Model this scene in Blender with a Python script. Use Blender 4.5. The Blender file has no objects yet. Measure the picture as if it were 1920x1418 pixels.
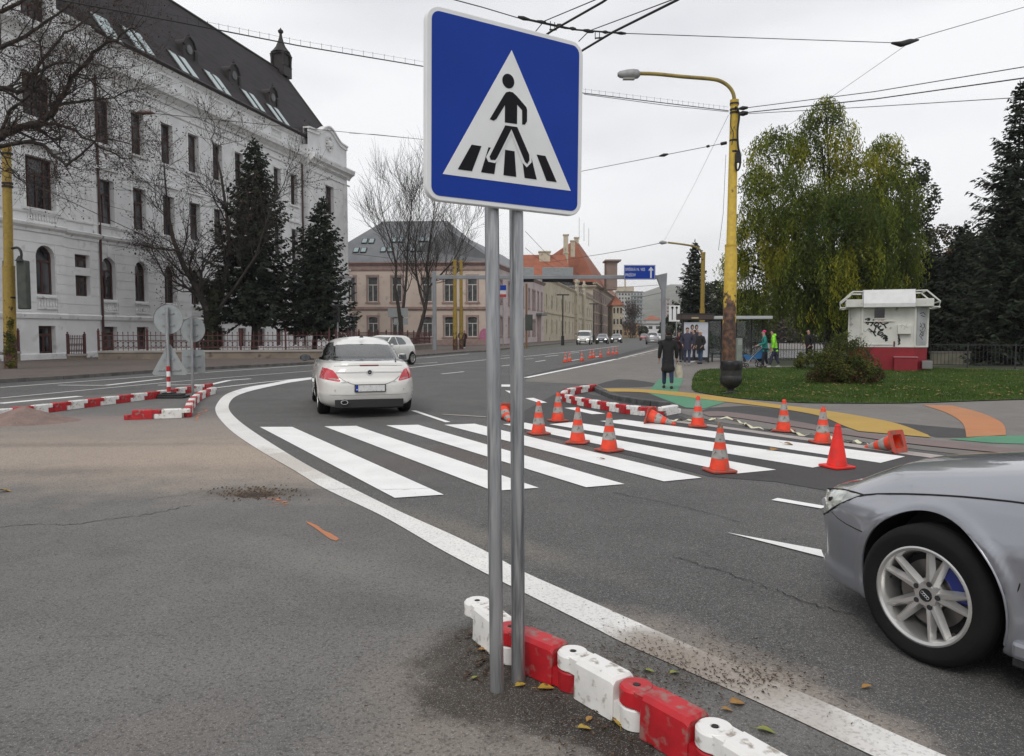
import bpy, bmesh, math, random
import numpy as np
from mathutils import Vector, Matrix, noise as mnoise

S = bpy.context.scene
COL = S.collection
R_ = math.radians
rnd = random.Random(7)

# ------------------------------------------------------------------ camera
FPX, CX, CY, EYE = 1400.0, 960.0, 709.0, 1.55
TH = math.atan(84 / FPX)
cam_d = bpy.data.cameras.new('camera'); cam = bpy.data.objects.new('camera', cam_d); COL.objects.link(cam)
cam_d.sensor_fit = 'HORIZONTAL'; cam_d.sensor_width = 36.0; cam_d.lens = FPX / 1920 * 36.0
cam_d.clip_start = 0.05; cam_d.clip_end = 9000
cam.location = (0, 0, EYE); cam.rotation_euler = (math.pi / 2 - TH, 0, 0)
S.camera = cam
# ------------------------------------------------------------------ sky and sun (overcast)
SUN_EL, SUN_AZ = 48.0, 205.0      # azimuth clockwise from +Y; the sun stands behind the clouds, behind the camera
W = bpy.data.worlds.new('World'); S.world = W; W.use_nodes = True
nt = W.node_tree; nt.nodes.clear()
def N(nt, t, **k):
 n = nt.nodes.new(t)
 for a, b in k.items(): setattr(n, a, b)
 return n
out = N(nt, 'ShaderNodeOutputWorld'); bg = N(nt, 'ShaderNodeBackground')
sky = N(nt, 'ShaderNodeTexSky'); sky.sky_type = 'NISHITA'; sky.sun_disc = False
sky.sun_elevation = R_(SUN_EL); sky.sun_rotation = R_(SUN_AZ); sky.air_density = 1.0; sky.dust_density = 3.0
tc = N(nt, 'ShaderNodeTexCoord'); mp = N(nt, 'ShaderNodeMapping'); mp.inputs['Scale'].default_value = (1, 1, 3.2)
nz = N(nt, 'ShaderNodeTexNoise'); nz.inputs['Scale'].default_value = 1.6; nz.inputs['Detail'].default_value = 5
nz.inputs['Roughness'].default_value = 0.45
nt.links.new(tc.outputs['Generated'], mp.inputs[0]); nt.links.new(mp.outputs[0], nz.inputs['Vector'])
cr = N(nt, 'ShaderNodeValToRGB')
cr.color_ramp.elements[0].position = 0.34; cr.color_ramp.elements[0].color = (6.1, 6.2, 6.6, 1)
cr.color_ramp.elements[1].position = 0.64; cr.color_ramp.elements[1].color = (9.3, 9.3, 9.4, 1)
nt.links.new(nz.outputs['Fac'], cr.inputs[0])
# clouds are a little brighter and warmer just above the horizon ahead
sep = N(nt, 'ShaderNodeSeparateXYZ'); nt.links.new(tc.outputs['Generated'], sep.inputs[0])
mr = N(nt, 'ShaderNodeMapRange'); mr.inputs['From Min'].default_value = 0.0; mr.inputs['From Max'].default_value = 0.16
mr.inputs['To Min'].default_value = 0.55; mr.inputs['To Max'].default_value = 0.0
nt.links.new(sep.outputs['Z'], mr.inputs['Value'])
mxh = N(nt, 'ShaderNodeMix', data_type='RGBA'); nt.links.new(mr.outputs[0], mxh.inputs[0])
nt.links.new(cr.outputs[0], mxh.inputs[6]); mxh.inputs[7].default_value = (7.6, 7.3, 7.1, 1)
mx = N(nt, 'ShaderNodeMix', data_type='RGBA'); mx.inputs[0].default_value = 0.93
nt.links.new(sky.outputs[0], mx.inputs[6]); nt.links.new(mxh.outputs[2], mx.inputs[7])
nt.links.new(mx.outputs[2], bg.inputs['Color']); bg.inputs['Strength'].default_value = 0.112
nt.links.new(bg.outputs[0], out.inputs['Surface'])
sd = bpy.data.lights.new('sun', 'SUN'); sd.energy = 1.1; sd.angle = R_(25); sd.color = (1.0, 0.965, 0.92)
sun = bpy.data.objects.new('sun', sd); COL.objects.link(sun)
az = R_(SUN_AZ); el = R_(SUN_EL)
sv = Vector((math.sin(az) * math.cos(el), math.cos(az) * math.cos(el), math.sin(el)))
sun.rotation_euler = sv.to_track_quat('Z', 'Y').to_euler(); sun.location = (0, -20, 60)
S.view_settings.view_transform = 'Standard'; S.view_settings.look = 'None'
S.view_settings.exposure = 0.0; S.view_settings.gamma = 1.0
S.cycles.max_bounces = 6; S.cycles.transparent_max_bounces = 12; S.cycles.volume_bounces = 3
S.cycles.use_denoising = True

# ------------------------------------------------------------------ geometry of the view (photo pixel -> place)
_F = Vector((0, math.cos(TH), -math.sin(TH))); _U = Vector((0, math.sin(TH), math.cos(TH))); _R = Vector((1, 0, 0))
def ray(x, y): return _F * FPX + _R * (x - CX) + _U * (CY - y)
def G(x, y, z=0.0):
 d = ray(x, y); t = (z - EYE) / d.z
 return Vector((d.x * t, d.y * t, z))
def P(x, y, Y):
 d = ray(x, y); t = Y / d.y
 return Vector((d.x * t, Y, EYE + d.z * t))

# ------------------------------------------------------------------ object helpers
def tag(o, label=None, cat=None, group=None, kind=None):
 if label: o['label'] = label
 if cat: o['category'] = cat
 if group: o['group'] = group
 if kind: o['kind'] = kind
 return o
def thing(name, label, cat, loc=(0, 0, 0), rz=0.0, group=None):
 o = bpy.data.objects.new(name, None); COL.objects.link(o); o.empty_display_size = 0.3
 o.location = loc; o.rotation_euler = (0, 0, rz)
 return tag(o, label, cat, group)
def kids(o): return [c for c in COL.objects if c.parent == o]
def dup(o, loc=None, rz=None, label=None, parent=None, rot=None):
 c = o.copy(); COL.objects.link(c)
 if parent is not None: c.parent = parent
 if loc is not None: c.location = loc
 if rz is not None: c.rotation_euler = (0, 0, rz)
 if rot is not None: c.rotation_euler = rot
 if label: c['label'] = label
 for ch in [k for k in o.children]:
  dup(ch, parent=c)
 return c
class MB:
 def __init__(s): s.v = []; s.f = []; s.m = []
 def add(s, vs, fs, m=0, M=None):
  b = len(s.v)
  if M is not None: vs = [M @ Vector(p) for p in vs]
  s.v += [tuple(p) for p in vs]
  s.f += [tuple(b + i for i in f) for f in fs]; s.m += [m] * len(fs)
  return s
 def box(s, c, d, m=0, rz=0.0, M=None):
  x, y, z = d[0] / 2, d[1] / 2, d[2] / 2
  vs = [Vector((a, b, e)) for a in (-x, x) for b in (-y, y) for e in (-z, z)]
  T = Matrix.Translation(Vector(c)) @ Matrix.Rotation(rz, 4, 'Z')
  if M is not None: T = M @ T
  return s.add(vs, [(0, 1, 3, 2), (4, 6, 7, 5), (0, 4, 5, 1), (2, 3, 7, 6), (0, 2, 6, 4), (1, 5, 7, 3)], m, T)
 def bb(s, a, b, m=0, M=None):
  return s.box([(a[i] + b[i]) / 2 for i in range(3)], [abs(b[i] - a[i]) for i in range(3)], m, 0, M)
 def tube(s, pts, r, n=8, m=0, cap=True, M=None):
  pts = [Vector(p) for p in pts]; k = len(pts)
  rs = r if isinstance(r, (list, tuple)) else [r] * k
  up = None; vs = []
  for i, p in enumerate(pts):
   t = (pts[min(i + 1, k - 1)] - pts[max(i - 1, 0)])
   if t.length < 1e-9: t = Vector((0, 0, 1))
   t.normalize()
   if up is None:
    up = Vector((0, 0, 1)) if abs(t.z) < 0.9 else Vector((1, 0, 0))
   a = t.cross(up)
   if a.length < 1e-6: a = t.orthogonal()
   a.normalize(); b = a.cross(t).normalized(); up = b
   for j in range(n):
    an = 2 * math.pi * j / n
    vs.append(p + (a * math.cos(an) + b * math.sin(an)) * rs[i])
  fs = []
  for i in range(k - 1):
   for j in range(n):
    fs.append((i * n + j, i * n + (j + 1) % n, (i + 1) * n + (j + 1) % n, (i + 1) * n + j))
  if cap: fs += [tuple(range(n - 1, -1, -1)), tuple(range((k - 1) * n, k * n))]
  return s.add(vs, fs, m, M)
 def lathe(s, prof, n=24, c=(0, 0, 0), m=0, M=None, cap=True):
  vs = []; fs = []; k = len(prof)
  for r, z in prof:
   for j in range(n):
    a = 2 * math.pi * j / n; vs.append(Vector((c[0] + r * math.cos(a), c[1] + r * math.sin(a), c[2] + z)))
  for i in range(k - 1):
   for j in range(n): fs.append((i * n + j, i * n + (j + 1) % n, (i + 1) * n + (j + 1) % n, (i + 1) * n + j))
  if cap: fs += [tuple(range(n - 1, -1, -1)), tuple(range((k - 1) * n, k * n))]
  return s.add(vs, fs, m, M)
 def prism(s, poly, z0, z1, m=0, M=None):
  k = len(poly)
  ar = sum(poly[i][0] * poly[(i + 1) % k][1] - poly[(i + 1) % k][0] * poly[i][1] for i in range(k))
  if ar < 0: poly = poly[::-1]
  vs = [(p[0], p[1], z0) for p in poly] + [(p[0], p[1], z1) for p in poly]
  fs = [tuple(range(k - 1, -1, -1)), tuple(range(k, 2 * k))] + [(i, (i + 1) % k, k + (i + 1) % k, k + i) for i in range(k)]
  return s.add([Vector(v) for v in vs], fs, m, M)
 def poly(s, pts, m=0, M=None): return s.add([Vector(p) for p in pts], [tuple(range(len(pts)))], m, M)
 def build(s, name, mats, parent=None, smooth=None, bevel=None, loc=None, rz=None):
  me = bpy.data.meshes.new(name)
  me.from_pydata([tuple(v) for v in s.v], [], s.f)
  if not isinstance(mats, (list, tuple)): mats = [mats]
  for m in mats: me.materials.append(m)
  if len(mats) > 1: me.polygons.foreach_set('material_index', s.m)
  if smooth is not None:
   me.polygons.foreach_set('use_smooth', [True] * len(s.f))
   if smooth < 179: me.set_sharp_from_angle(angle=R_(smooth))
  me.update()
  o = bpy.data.objects.new(name, me); COL.objects.link(o)
  if parent is not None: o.parent = parent
  if loc is not None: o.location = loc
  if rz is not None: o.rotation_euler = (0, 0, rz)
  if bevel:
   b = o.modifiers.new('bevel', 'BEVEL'); b.width = bevel; b.segments = 2; b.limit_method = 'ANGLE'; b.angle_limit = R_(40)
  return o
def npmesh(name, V, Fq, mat, parent=None, smooth=False, matidx=None, mats=None):
 """V (n,3) array, Fq (k,4) or (k,3) int array"""
 me = bpy.data.meshes.new(name)
 k = Fq.shape[1]
 me.vertices.add(len(V)); me.vertices.foreach_set('co', np.asarray(V, dtype=np.float32).ravel())
 me.loops.add(Fq.size); me.loops.foreach_set('vertex_index', Fq.astype(np.int32).ravel())
 me.polygons.add(len(Fq)); me.polygons.foreach_set('loop_start', np.arange(0, Fq.size, k, dtype=np.int32))
 for m in (mats or [mat]): me.materials.append(m)
 if matidx is not None: me.polygons.foreach_set('material_index', np.asarray(matidx, dtype=np.int32))
 if smooth: me.polygons.foreach_set('use_smooth', [True] * len(Fq))
 me.update(calc_edges=True); me.validate()
 o = bpy.data.objects.new(name, me); COL.objects.link(o)
 if parent is not None: o.parent = parent
 return o

# ------------------------------------------------------------------ materials
MATS = {}
def c4(c): return (c[0], c[1], c[2], 1)
def mat(name, col, rough=0.7, metal=0.0, col2=None, nscale=3.0, npos=(0.4, 0.65), bump=0.0, bscale=40.0, coat=0.0,
  world=False, spots=None, spec=0.5, detail=4, trans=0.0, emit=None, stretch=None, croughness=0.05, col3=None, nscale3=60.0):
 if name in MATS: return MATS[name]
 m = bpy.data.materials.new(name); m.use_nodes = True; t = m.node_tree; b = t.nodes['Principled BSDF']
 b.inputs['Base Color'].default_value = c4(col); b.inputs['Roughness'].default_value = rough
 b.inputs['Metallic'].default_value = metal; b.inputs['Specular IOR Level'].default_value = spec
 if coat: b.inputs['Coat Weight'].default_value = coat; b.inputs['Coat Roughness'].default_value = croughness
 if world: v = N(t, 'ShaderNodeNewGeometry').outputs['Position']
 else: v = N(t, 'ShaderNodeTexCoord').outputs['Object']
 if stretch:
  q = N(t, 'ShaderNodeMapping'); q.inputs['Scale'].default_value = stretch; t.links.new(v, q.inputs[0]); v = q.outputs[0]
 cs = None
 def mixin(cs, c, sc, pos, det):
  n = N(t, 'ShaderNodeTexNoise'); n.inputs['Scale'].default_value = sc; n.inputs['Detail'].default_value = det
  t.links.new(v, n.inputs['Vector'])
  r = N(t, 'ShaderNodeMapRange'); r.inputs['From Min'].default_value = pos[0]; r.inputs['From Max'].default_value = pos[1]
  t.links.new(n.outputs['Fac'], r.inputs['Value'])
  x = N(t, 'ShaderNodeMix', data_type='RGBA'); t.links.new(r.outputs[0], x.inputs[0])
  if cs is None: x.inputs[6].default_value = c4(col)
  else: t.links.new(cs, x.inputs[6])
  x.inputs[7].default_value = c4(c)
  return x.outputs[2]
 if col2: cs = mixin(cs, col2, nscale, npos, detail)
 if col3: cs = mixin(cs, col3, nscale3, (0.45, 0.7), 3)
 if spots: cs = mixin(cs, spots[0], spots[1], (spots[2], spots[2] + spots[3]), 6)
 if cs is not None: t.links.new(cs, b.inputs['Base Color'])
 if bump:
  n = N(t, 'ShaderNodeTexNoise'); n.inputs['Scale'].default_value = bscale; n.inputs['Detail'].default_value = 5
  t.links.new(v, n.inputs['Vector'])
  k = N(t, 'ShaderNodeBump'); k.inputs['Strength'].default_value = bump; k.inputs['Distance'].default_value = 0.01
  t.links.new(n.outputs['Fac'], k.inputs['Height']); t.links.new(k.outputs[0], b.inputs['Normal'])
 if trans: b.inputs['Transmission Weight'].default_value = trans; b.inputs['IOR'].default_value = 1.45
 if emit: b.inputs['Emission Color'].default_value = c4(emit[0]); b.inputs['Emission Strength'].default_value = emit[1]
 MATS[name] = m
 return m
def leafmat(name, c1, c2, c3=None, sc=0.5, transl=0.25, world=True):
 if name in MATS: return MATS[name]
 m = bpy.data.materials.new(name); m.use_nodes = True; t = m.node_tree; b = t.nodes['Principled BSDF']; o = t.nodes['Material Output']
 pos = N(t, 'ShaderNodeNewGeometry')
 n = N(t, 'ShaderNodeTexNoise'); n.inputs['Scale'].default_value = sc; n.inputs['Detail'].default_value = 3
 t.links.new(pos.outputs['Position'], n.inputs['Vector'])
 x = N(t, 'ShaderNodeValToRGB'); x.color_ramp.elements[0].position = 0.36; x.color_ramp.elements[1].position = 0.64
 x.color_ramp.elements[0].color = c4(c1); x.color_ramp.elements[1].color = c4(c2)
 if c3:
  e = x.color_ramp.elements.new(0.72); e.color = c4(c3)
 # leaf to leaf variation
 rp = pos.outputs['Random Per Island']
 ad = N(t, 'ShaderNodeMath', operation='MULTIPLY_ADD'); t.links.new(rp, ad.inputs[0]); ad.inputs[1].default_value = 0.22
 sb = N(t, 'ShaderNodeMath', operation='SUBTRACT'); t.links.new(n.outputs['Fac'], sb.inputs[0]); sb.inputs[1].default_value = 0.11
 t.links.new(sb.outputs[0], ad.inputs[2]); t.links.new(ad.outputs[0], x.inputs[0])
 t.links.new(x.outputs[0], b.inputs['Base Color']); b.inputs['Roughness'].default_value = 0.65; b.inputs['Specular IOR Level'].default_value = 0.25
 if transl:
  tr = N(t, 'ShaderNodeBsdfTranslucent'); t.links.new(x.outputs[0], tr.inputs[0])
  ms = N(t, 'ShaderNodeMixShader'); ms.inputs[0].default_value = transl
  t.links.new(b.outputs[0], ms.inputs[1]); t.links.new(tr.outputs[0], ms.inputs[2]); t.links.new(ms.outputs[0], o.inputs['Surface'])
 MATS[name] = m
 return m
ORD = ['first', 'second', 'third', 'fourth', 'fifth', 'sixth', 'seventh', 'eighth', 'ninth', 'tenth', 'eleventh', 'twelfth',
       'thirteenth', 'fourteenth', 'fifteenth', 'sixteenth', 'seventeenth', 'eighteenth', 'nineteenth', 'twentieth',
       'twenty-first', 'twenty-second', 'twenty-third', 'twenty-fourth', 'twenty-fifth', 'twenty-sixth', 'twenty-seventh', 'twenty-eighth']

# common materials
M_white_plaster = mat('white_plaster', (0.80, 0.80, 0.795), 0.85, col2=(0.72, 0.72, 0.715), nscale=0.9, world=True, bump=0.25, bscale=6, spots=((0.60, 0.59, 0.58), 1.7, 0.60, 0.12))
M_white_trim = mat('white_trim', (0.82, 0.82, 0.81), 0.8, col2=(0.70, 0.70, 0.69), nscale=1.4, world=True, spots=((0.25, 0.24, 0.23), 3.0, 0.62, 0.1))
M_glass = mat('window_glass', (0.10, 0.10, 0.105), 0.05, spec=0.6, col2=(0.012, 0.012, 0.015), nscale=0.45, npos=(.42, .52), world=True, detail=2)
M_glass_curtain = mat('curtained_glass', (0.10, 0.10, 0.105), 0.12, spec=0.5, col2=(0.04, 0.042, 0.045), nscale=2.0)
M_skylight = mat('skylight_glass', (0.32, 0.40, 0.40), 0.05, spec=1.0, metal=0.6)
M_brown_frame = mat('brown_window_frame', (0.075, 0.028, 0.022), 0.55, col2=(0.05, 0.02, 0.016), nscale=4)
M_white_frame = mat('white_window_frame', (0.62, 0.60, 0.55), 0.5)
M_roof_dark = mat('dark_roof_slate', (0.034, 0.029, 0.031), 0.75, spec=.2, col2=(0.022, 0.019, 0.020), nscale=0.7, world=True, bump=0.5, bscale=5, stretch=(1, 1, 4))
M_roof_metal = mat('dark_roof_metal', (0.026, 0.021, 0.020), 0.55, spec=.3)
M_galv = mat('galvanised_steel', (0.42, 0.43, 0.44), 0.42, metal=0.75, col2=(0.20, 0.21, 0.22), nscale=26, stretch=(1, 1, 0.07), bump=0.08, bscale=30, spots=((0.2, 0.2, 0.2), 14, 0.64, 0.06), col3=(0.5, 0.5, 0.5), nscale3=70)
M_alu = mat('grey_sign_back', (0.36, 0.385, 0.385), 0.42, metal=0.35, col2=(0.30, 0.32, 0.32), nscale=6)
M_black = mat('black_rubber', (0.02, 0.02, 0.021), 0.75, col2=(0.03, 0.03, 0.03), nscale=9)
M_wire = mat('black_cable', (0.012, 0.012, 0.013), 0.6)
M_iron = mat('rust_red_iron', (0.10, 0.03, 0.026), 0.6, col2=(0.06, 0.02, 0.018), nscale=5)
M_white_paint = mat('white_block_paint', (0.80, 0.79, 0.76), 0.45, col2=(0.70, 0.69, 0.66), nscale=9, spots=((0.34, 0.29, 0.24), 17, 0.57, 0.10), bump=0.1, bscale=50)
M_red_paint = mat('red_block_paint', (0.50, 0.012, 0.02), 0.5, col2=(0.36, 0.010, 0.016), nscale=7, spots=((0.30, 0.15, 0.13), 15, 0.54, 0.12), bump=0.1, bscale=50)
# ------------------------------------------------------------------ ground materials
def asphalt(name, base, alt, grain=0.5, blobs=(), rough=0.88, light=0.35, gsc=260, edge=None):
 m = bpy.data.materials.new(name); m.use_nodes = True; t = m.node_tree; b = t.nodes['Principled BSDF']
 pos = N(t, 'ShaderNodeNewGeometry').outputs['Position']
 def noi(sc, det=4, ro=0.55, st=None, off=None):
  v = pos
  if st or off:
   q = N(t, 'ShaderNodeMapping')
   if st: q.inputs['Scale'].default_value = st
   if off: q.inputs['Location'].default_value = off
   t.links.new(v, q.inputs[0]); v = q.outputs[0]
  n = N(t, 'ShaderNodeTexNoise'); n.inputs['Scale'].default_value = sc; n.inputs['Detail'].default_value = det
  n.inputs['Roughness'].default_value = ro; t.links.new(v, n.inputs['Vector']); return n.outputs['Fac']
 def rng(s, a, b2, c=0.0, d=1.0):
  r = N(t, 'ShaderNodeMapRange'); t.links.new(s, r.inputs['Value'])
  for k, x in zip(('From Min', 'From Max', 'To Min', 'To Max'), (a, b2, c, d)): r.inputs[k].default_value = x
  return r.outputs[0]
 def mul(a, b2):
  k = N(t, 'ShaderNodeMath', operation='MULTIPLY'); t.links.new(a, k.inputs[0])
  if isinstance(b2, (int, float)): k.inputs[1].default_value = b2
  else: t.links.new(b2, k.inputs[1])
  return k.outputs[0]
 def mix(f, a, c):
  x = N(t, 'ShaderNodeMix', data_type='RGBA'); t.links.new(f, x.inputs[0])
  if isinstance(a, tuple): x.inputs[6].default_value = c4(a)
  else: t.links.new(a, x.inputs[6])
  x.inputs[7].default_value = c4(c); return x.outputs[2]
 cs = mix(rng(noi(0.55, 6, 0.6), 0.35, 0.68), base, alt)
 cs = mix(mul(rng(noi(2.3, 5, 0.6, off=(31, 7, 0)), 0.5, 0.75), 0.5), cs, tuple(min(1, x * 1.25) for x in alt))
 cs = mix(mul(rng(noi(1.1, 7, 0.65, off=(3, 17, 0)), 0.55, 0.72), 0.45), cs, tuple(x * 0.66 for x in base))
 for (cx_, cy_, rx, ry, ang, colr, strength, nsc, lo, hi) in blobs:
  q = N(t, 'ShaderNodeMapping'); q.vector_type = 'TEXTURE'
  q.inputs['Location'].default_value = (cx_, cy_, 0); q.inputs['Rotation'].default_value = (0, 0, ang); q.inputs['Scale'].default_value = (rx, ry, 1)
  t.links.new(pos, q.inputs[0])
  fl = N(t, 'ShaderNodeVectorMath', operation='MULTIPLY'); fl.inputs[1].default_value = (1, 1, 0); t.links.new(q.outputs[0], fl.inputs[0])
  ln = N(t, 'ShaderNodeVectorMath', operation='LENGTH'); t.links.new(fl.outputs[0], ln.inputs[0])
  wv = N(t, 'ShaderNodeMath', operation='MULTIPLY_ADD'); t.links.new(noi(nsc, 6, 0.62), wv.inputs[0]); wv.inputs[1].default_value = -1.3
  ad = N(t, 'ShaderNodeMath', operation='ADD'); t.links.new(ln.outputs['Value'], wv.inputs[2]); t.links.new(wv.outputs[0], ad.inputs[0]); ad.inputs[1].default_value = 0.65
  fac = mul(rng(ad.outputs[0], lo, hi, 1.0, 0.0), strength)
  cs = mix(fac, cs, colr)
 # aggregate
 g = noi(gsc, 2, 0.7); g2 = noi(gsc * 0.37, 3, 0.7, off=(5, 5, 5))
 cs = mix(mul(rng(g, 0.56, 0.66), light * 1.5), cs, (0.42, 0.41, 0.39))
 cs = mix(mul(rng(g2, 0.52, 0.62), 0.62 * grain), cs, (0.04, 0.039, 0.038))
 t.links.new(cs, b.inputs['Base Color']); b.inputs['Roughness'].default_value = rough; b.inputs['Specular IOR Level'].default_value = 0.3
 bu = N(t, 'ShaderNodeBump'); bu.inputs['Strength'].default_value = 0.55 * grain; bu.inputs['Distance'].default_value = 0.004
 t.links.new(g2, bu.inputs['Height']); t.links.new(bu.outputs[0], b.inputs['Normal'])
 MATS[name] = m
 return m
def gb(px, py, rx, ry, ang, col, st, nsc, lo=0.5, hi=1.1):
 p = G(px, py); return (p.x, p.y, rx, ry, ang, col, st, nsc, lo, hi)
dust = (0.40, 0.325, 0.26)
M_lot = asphalt('old_asphalt', (0.124, 0.121, 0.116), (0.160, 0.156, 0.148), 0.9, blobs=[
 gb(180, 850, 6.5, 2.4, 0.0, dust, 0.8, 1.7, 0.3, 1.3), gb(330, 880, 3.5, .35, .12, (.11, .10, .095), .5, 2.2, .3, 1.2), gb(200, 835, 4.5, .22, .05, (.12, .11, .10), .45, 3, .3, 1.2), gb(700, 1150, .5, 1.6, -.5, (.11, .107, .10), .5, 2.5, .3, 1.2), gb(420, 1250, 1.3, .5, .3, (.20, .19, .18), .45, 3, .3, 1.2), gb(620, 1060, 1.4, .3, -.6, (.21, .20, .185), .5, 4, .3, 1.2),
 gb(540, 855, 2.6, 1.8, 0.0, dust, 0.75, 2.0, 0.3, 1.2),
 gb(380, 800, 5.0, 2.0, 0.0, (0.32, 0.27, 0.23), 0.7, 0.5, 0.2, 1.2),
 gb(300, 1390, 0.5, 0.35, 0.5, (0.19, 0.165, 0.15), 0.35, 2.5, 0.3, 1.2),
 gb(870, 1420, 0.55, 0.7, 0.2, (0.25, 0.22, 0.19), 0.7, 2.5, 0.3, 1.2),
 gb(960, 1310, 0.80, 0.62, -0.7, (0.20, 0.175, 0.15), 0.7, 3.0, 0.5, 1.2), gb(930, 1290, 0.50, 0.42, -0.7, (0.052, 0.043, 0.034), 0.95, 4.5, 0.55, 1.0),
 gb(1110, 1370, 0.50, 0.22, -0.75, (0.040, 0.033, 0.027), 1.0, 6, 0.5, 1.0),
 gb(900, 1200, 0.25, 0.5, -0.5, (0.055, 0.046, 0.038), 0.9, 6, 0.5, 1.05),
 gb(475, 928, 0.34, 0.20, 0, (0.045, 0.036, 0.030), 1.0, 9, 0.35, 0.95),
 gb(480, 926, 0.75, 0.3, 0, (0.11, 0.09, 0.072), 0.75, 11, 0.4, 1.0),
 gb(120, 790, 2.2, 0.9, 0, (0.28, 0.22, 0.20), 0.8, 1.5, 0.3, 1.1)], gsc=165)
M_road = asphalt('road_asphalt', (0.084, 0.083, 0.081), (0.112, 0.110, 0.106), 0.9, blobs=[
 gb(1330, 1290, 0.50, 1.05, 0.55, (0.33, 0.28, 0.235), 0.95, 2.2, 0.3, 1.15),
 gb(1560, 1400, 0.42, 0.7, 0.55, (0.32, 0.28, 0.24), 0.9, 2.2, 0.3, 1.15),
 gb(1120, 1170, 0.20, 0.9, 0.62, (0.30, 0.265, 0.23), 0.8, 3.2, 0.3, 1.15),
 gb(880, 1000, 0.22, 1.6, 0.75, (0.21, 0.19, 0.16), 0.55, 3.0, 0.3, 1.15),
 gb(1165, 1235, 0.16, 0.45, 0.65, (0.07, 0.06, 0.05), 0.8, 5, 0.4, 1.1),
 gb(1000, 840, 1.2, 3.5, -0.9, (0.12, 0.09, 0.08), 0.5, 2.5, 0.4, 1.1)], light=0.45, gsc=150)
M_new = asphalt('new_asphalt', (0.058, 0.056, 0.058), (0.070, 0.067, 0.068), 0.7, light=0.12)
M_mid = asphalt('bus_lane_asphalt', (0.165, 0.155, 0.14), (0.20, 0.185, 0.165), 0.6, light=0.3)
M_walk = asphalt('pavement_asphalt', (0.17, 0.158, 0.148), (0.205, 0.19, 0.175), 0.6, light=0.25)
M_walk_l = asphalt('left_pavement', (0.105, 0.085, 0.075), (0.13, 0.105, 0.09), 0.6, light=0.2)
M_yel = asphalt('yellow_paint', (0.50, 0.32, 0.07), (0.42, 0.28, 0.08), 0.35, light=0.15)
M_grn = asphalt('green_paint', (0.08, 0.26, 0.15), (0.11, 0.27, 0.17), 0.35, light=0.15)
M_ora = asphalt('orange_paint', (0.50, 0.21, 0.09), (0.42, 0.20, 0.10), 0.35, light=0.15)
M_brick = asphalt('dropped_kerb_pavers', (0.22, 0.165, 0.155), (0.19, 0.15, 0.145), 0.6, light=0.2)
M_mark = mat('white_road_paint', (0.86, 0.86, 0.84), 0.6, col2=(0.78, 0.78, 0.76), nscale=2, world=True, spots=((0.35, 0.34, 0.32), 60, 0.66, 0.05), bump=0.2, bscale=200)
M_mark_w = mat('worn_road_paint', (0.62, 0.60, 0.56), 0.7, col2=(0.48, 0.45, 0.41), nscale=2.4, world=True, spots=((0.16, 0.15, 0.14), 34, 0.565, 0.05), bump=0.25, bscale=150)
M_mark_n = mat('speckled_road_paint', (0.74, 0.73, 0.70), 0.7, col2=(0.60, 0.58, 0.54), nscale=3, world=True, spots=((0.20, 0.19, 0.18), 75, 0.60, 0.04), bump=0.25, bscale=150)
M_mark_o = mat('old_road_paint', (0.50, 0.46, 0.42), 0.85, col2=(0.36, 0.325, 0.28), nscale=3.5, world=True, spots=((0.26, 0.235, 0.205), 34, 0.52, 0.12), bump=.3, bscale=150)
M_ground = mat('town_ground', (0.10, 0.095, 0.085), 0.95, col2=(0.07, 0.085, 0.05), nscale=0.02, world=True)
M_grass = mat('grass_soil', (0.04, 0.07, 0.016), 0.95, col2=(0.06, 0.09, 0.022), nscale=1.2, world=True, bump=0.7, bscale=60)
M_kerb = mat('kerb_stone', (0.15, 0.14, 0.13), 0.85, col2=(0.09, 0.085, 0.08), nscale=3, world=True, bump=0.4, bscale=30)
M_kerbd = mat('dark_kerb_stone', (0.055, 0.055, 0.056), 0.85, col2=(0.10, 0.10, 0.10), nscale=4, world=True, bump=0.5, bscale=25)

M_edge = asphalt('edge_line_paint', (0.78, 0.77, 0.74), (0.70, 0.69, 0.66), 0.45, blobs=[
 gb(540, 868, .34, 1.5, .62, (.50, .46, .40), .75, 3.5, .45, 1.05), gb(430, 770, .3, .8, .1, (.60, .57, .52), .5, 4, .4, 1.05),
 gb(1330, 1262, .34, .62, .72, (.33, .29, .25), .95, 4.5, .45, 1.1), gb(1240, 1225, .2, .35, .7, (.30, .26, .22), .8, 6, .45, 1.1), gb(1480, 1345, .2, .4, .6, (.45, .41, .37), .6, 6, .4, 1.1)], light=0, gsc=150)
def sheet(name, poly, z, m, px=True, kind='structure'):
 pts = [G(*p, 0) if px else Vector((p[0], p[1], 0)) for p in poly]
 mb = MB(); mb.poly([(p.x, p.y, z) for p in pts])
 me_o = mb.build(name, m)
 bm = bmesh.new(); bm.from_mesh(me_o.data)
 bmesh.ops.recalc_face_normals(bm, faces=bm.faces)
 for f in bm.faces:
  if f.normal.z < 0: f.normal_flip()
 bmesh.ops.triangulate(bm, faces=[f for f in bm.faces if len(f.verts) > 4])
 bm.to_mesh(me_o.data); bm.free()
 return tag(me_o, kind=kind)
def strip(mb, left, right, z):
 l = [G(*p) for p in left]; r = [G(*p) for p in right]
 for i in range(len(l) - 1):
  mb.poly([(l[i].x, l[i].y, z), (r[i].x, r[i].y, z), (r[i + 1].x, r[i + 1].y, z), (l[i + 1].x, l[i + 1].y, z)])
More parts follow.
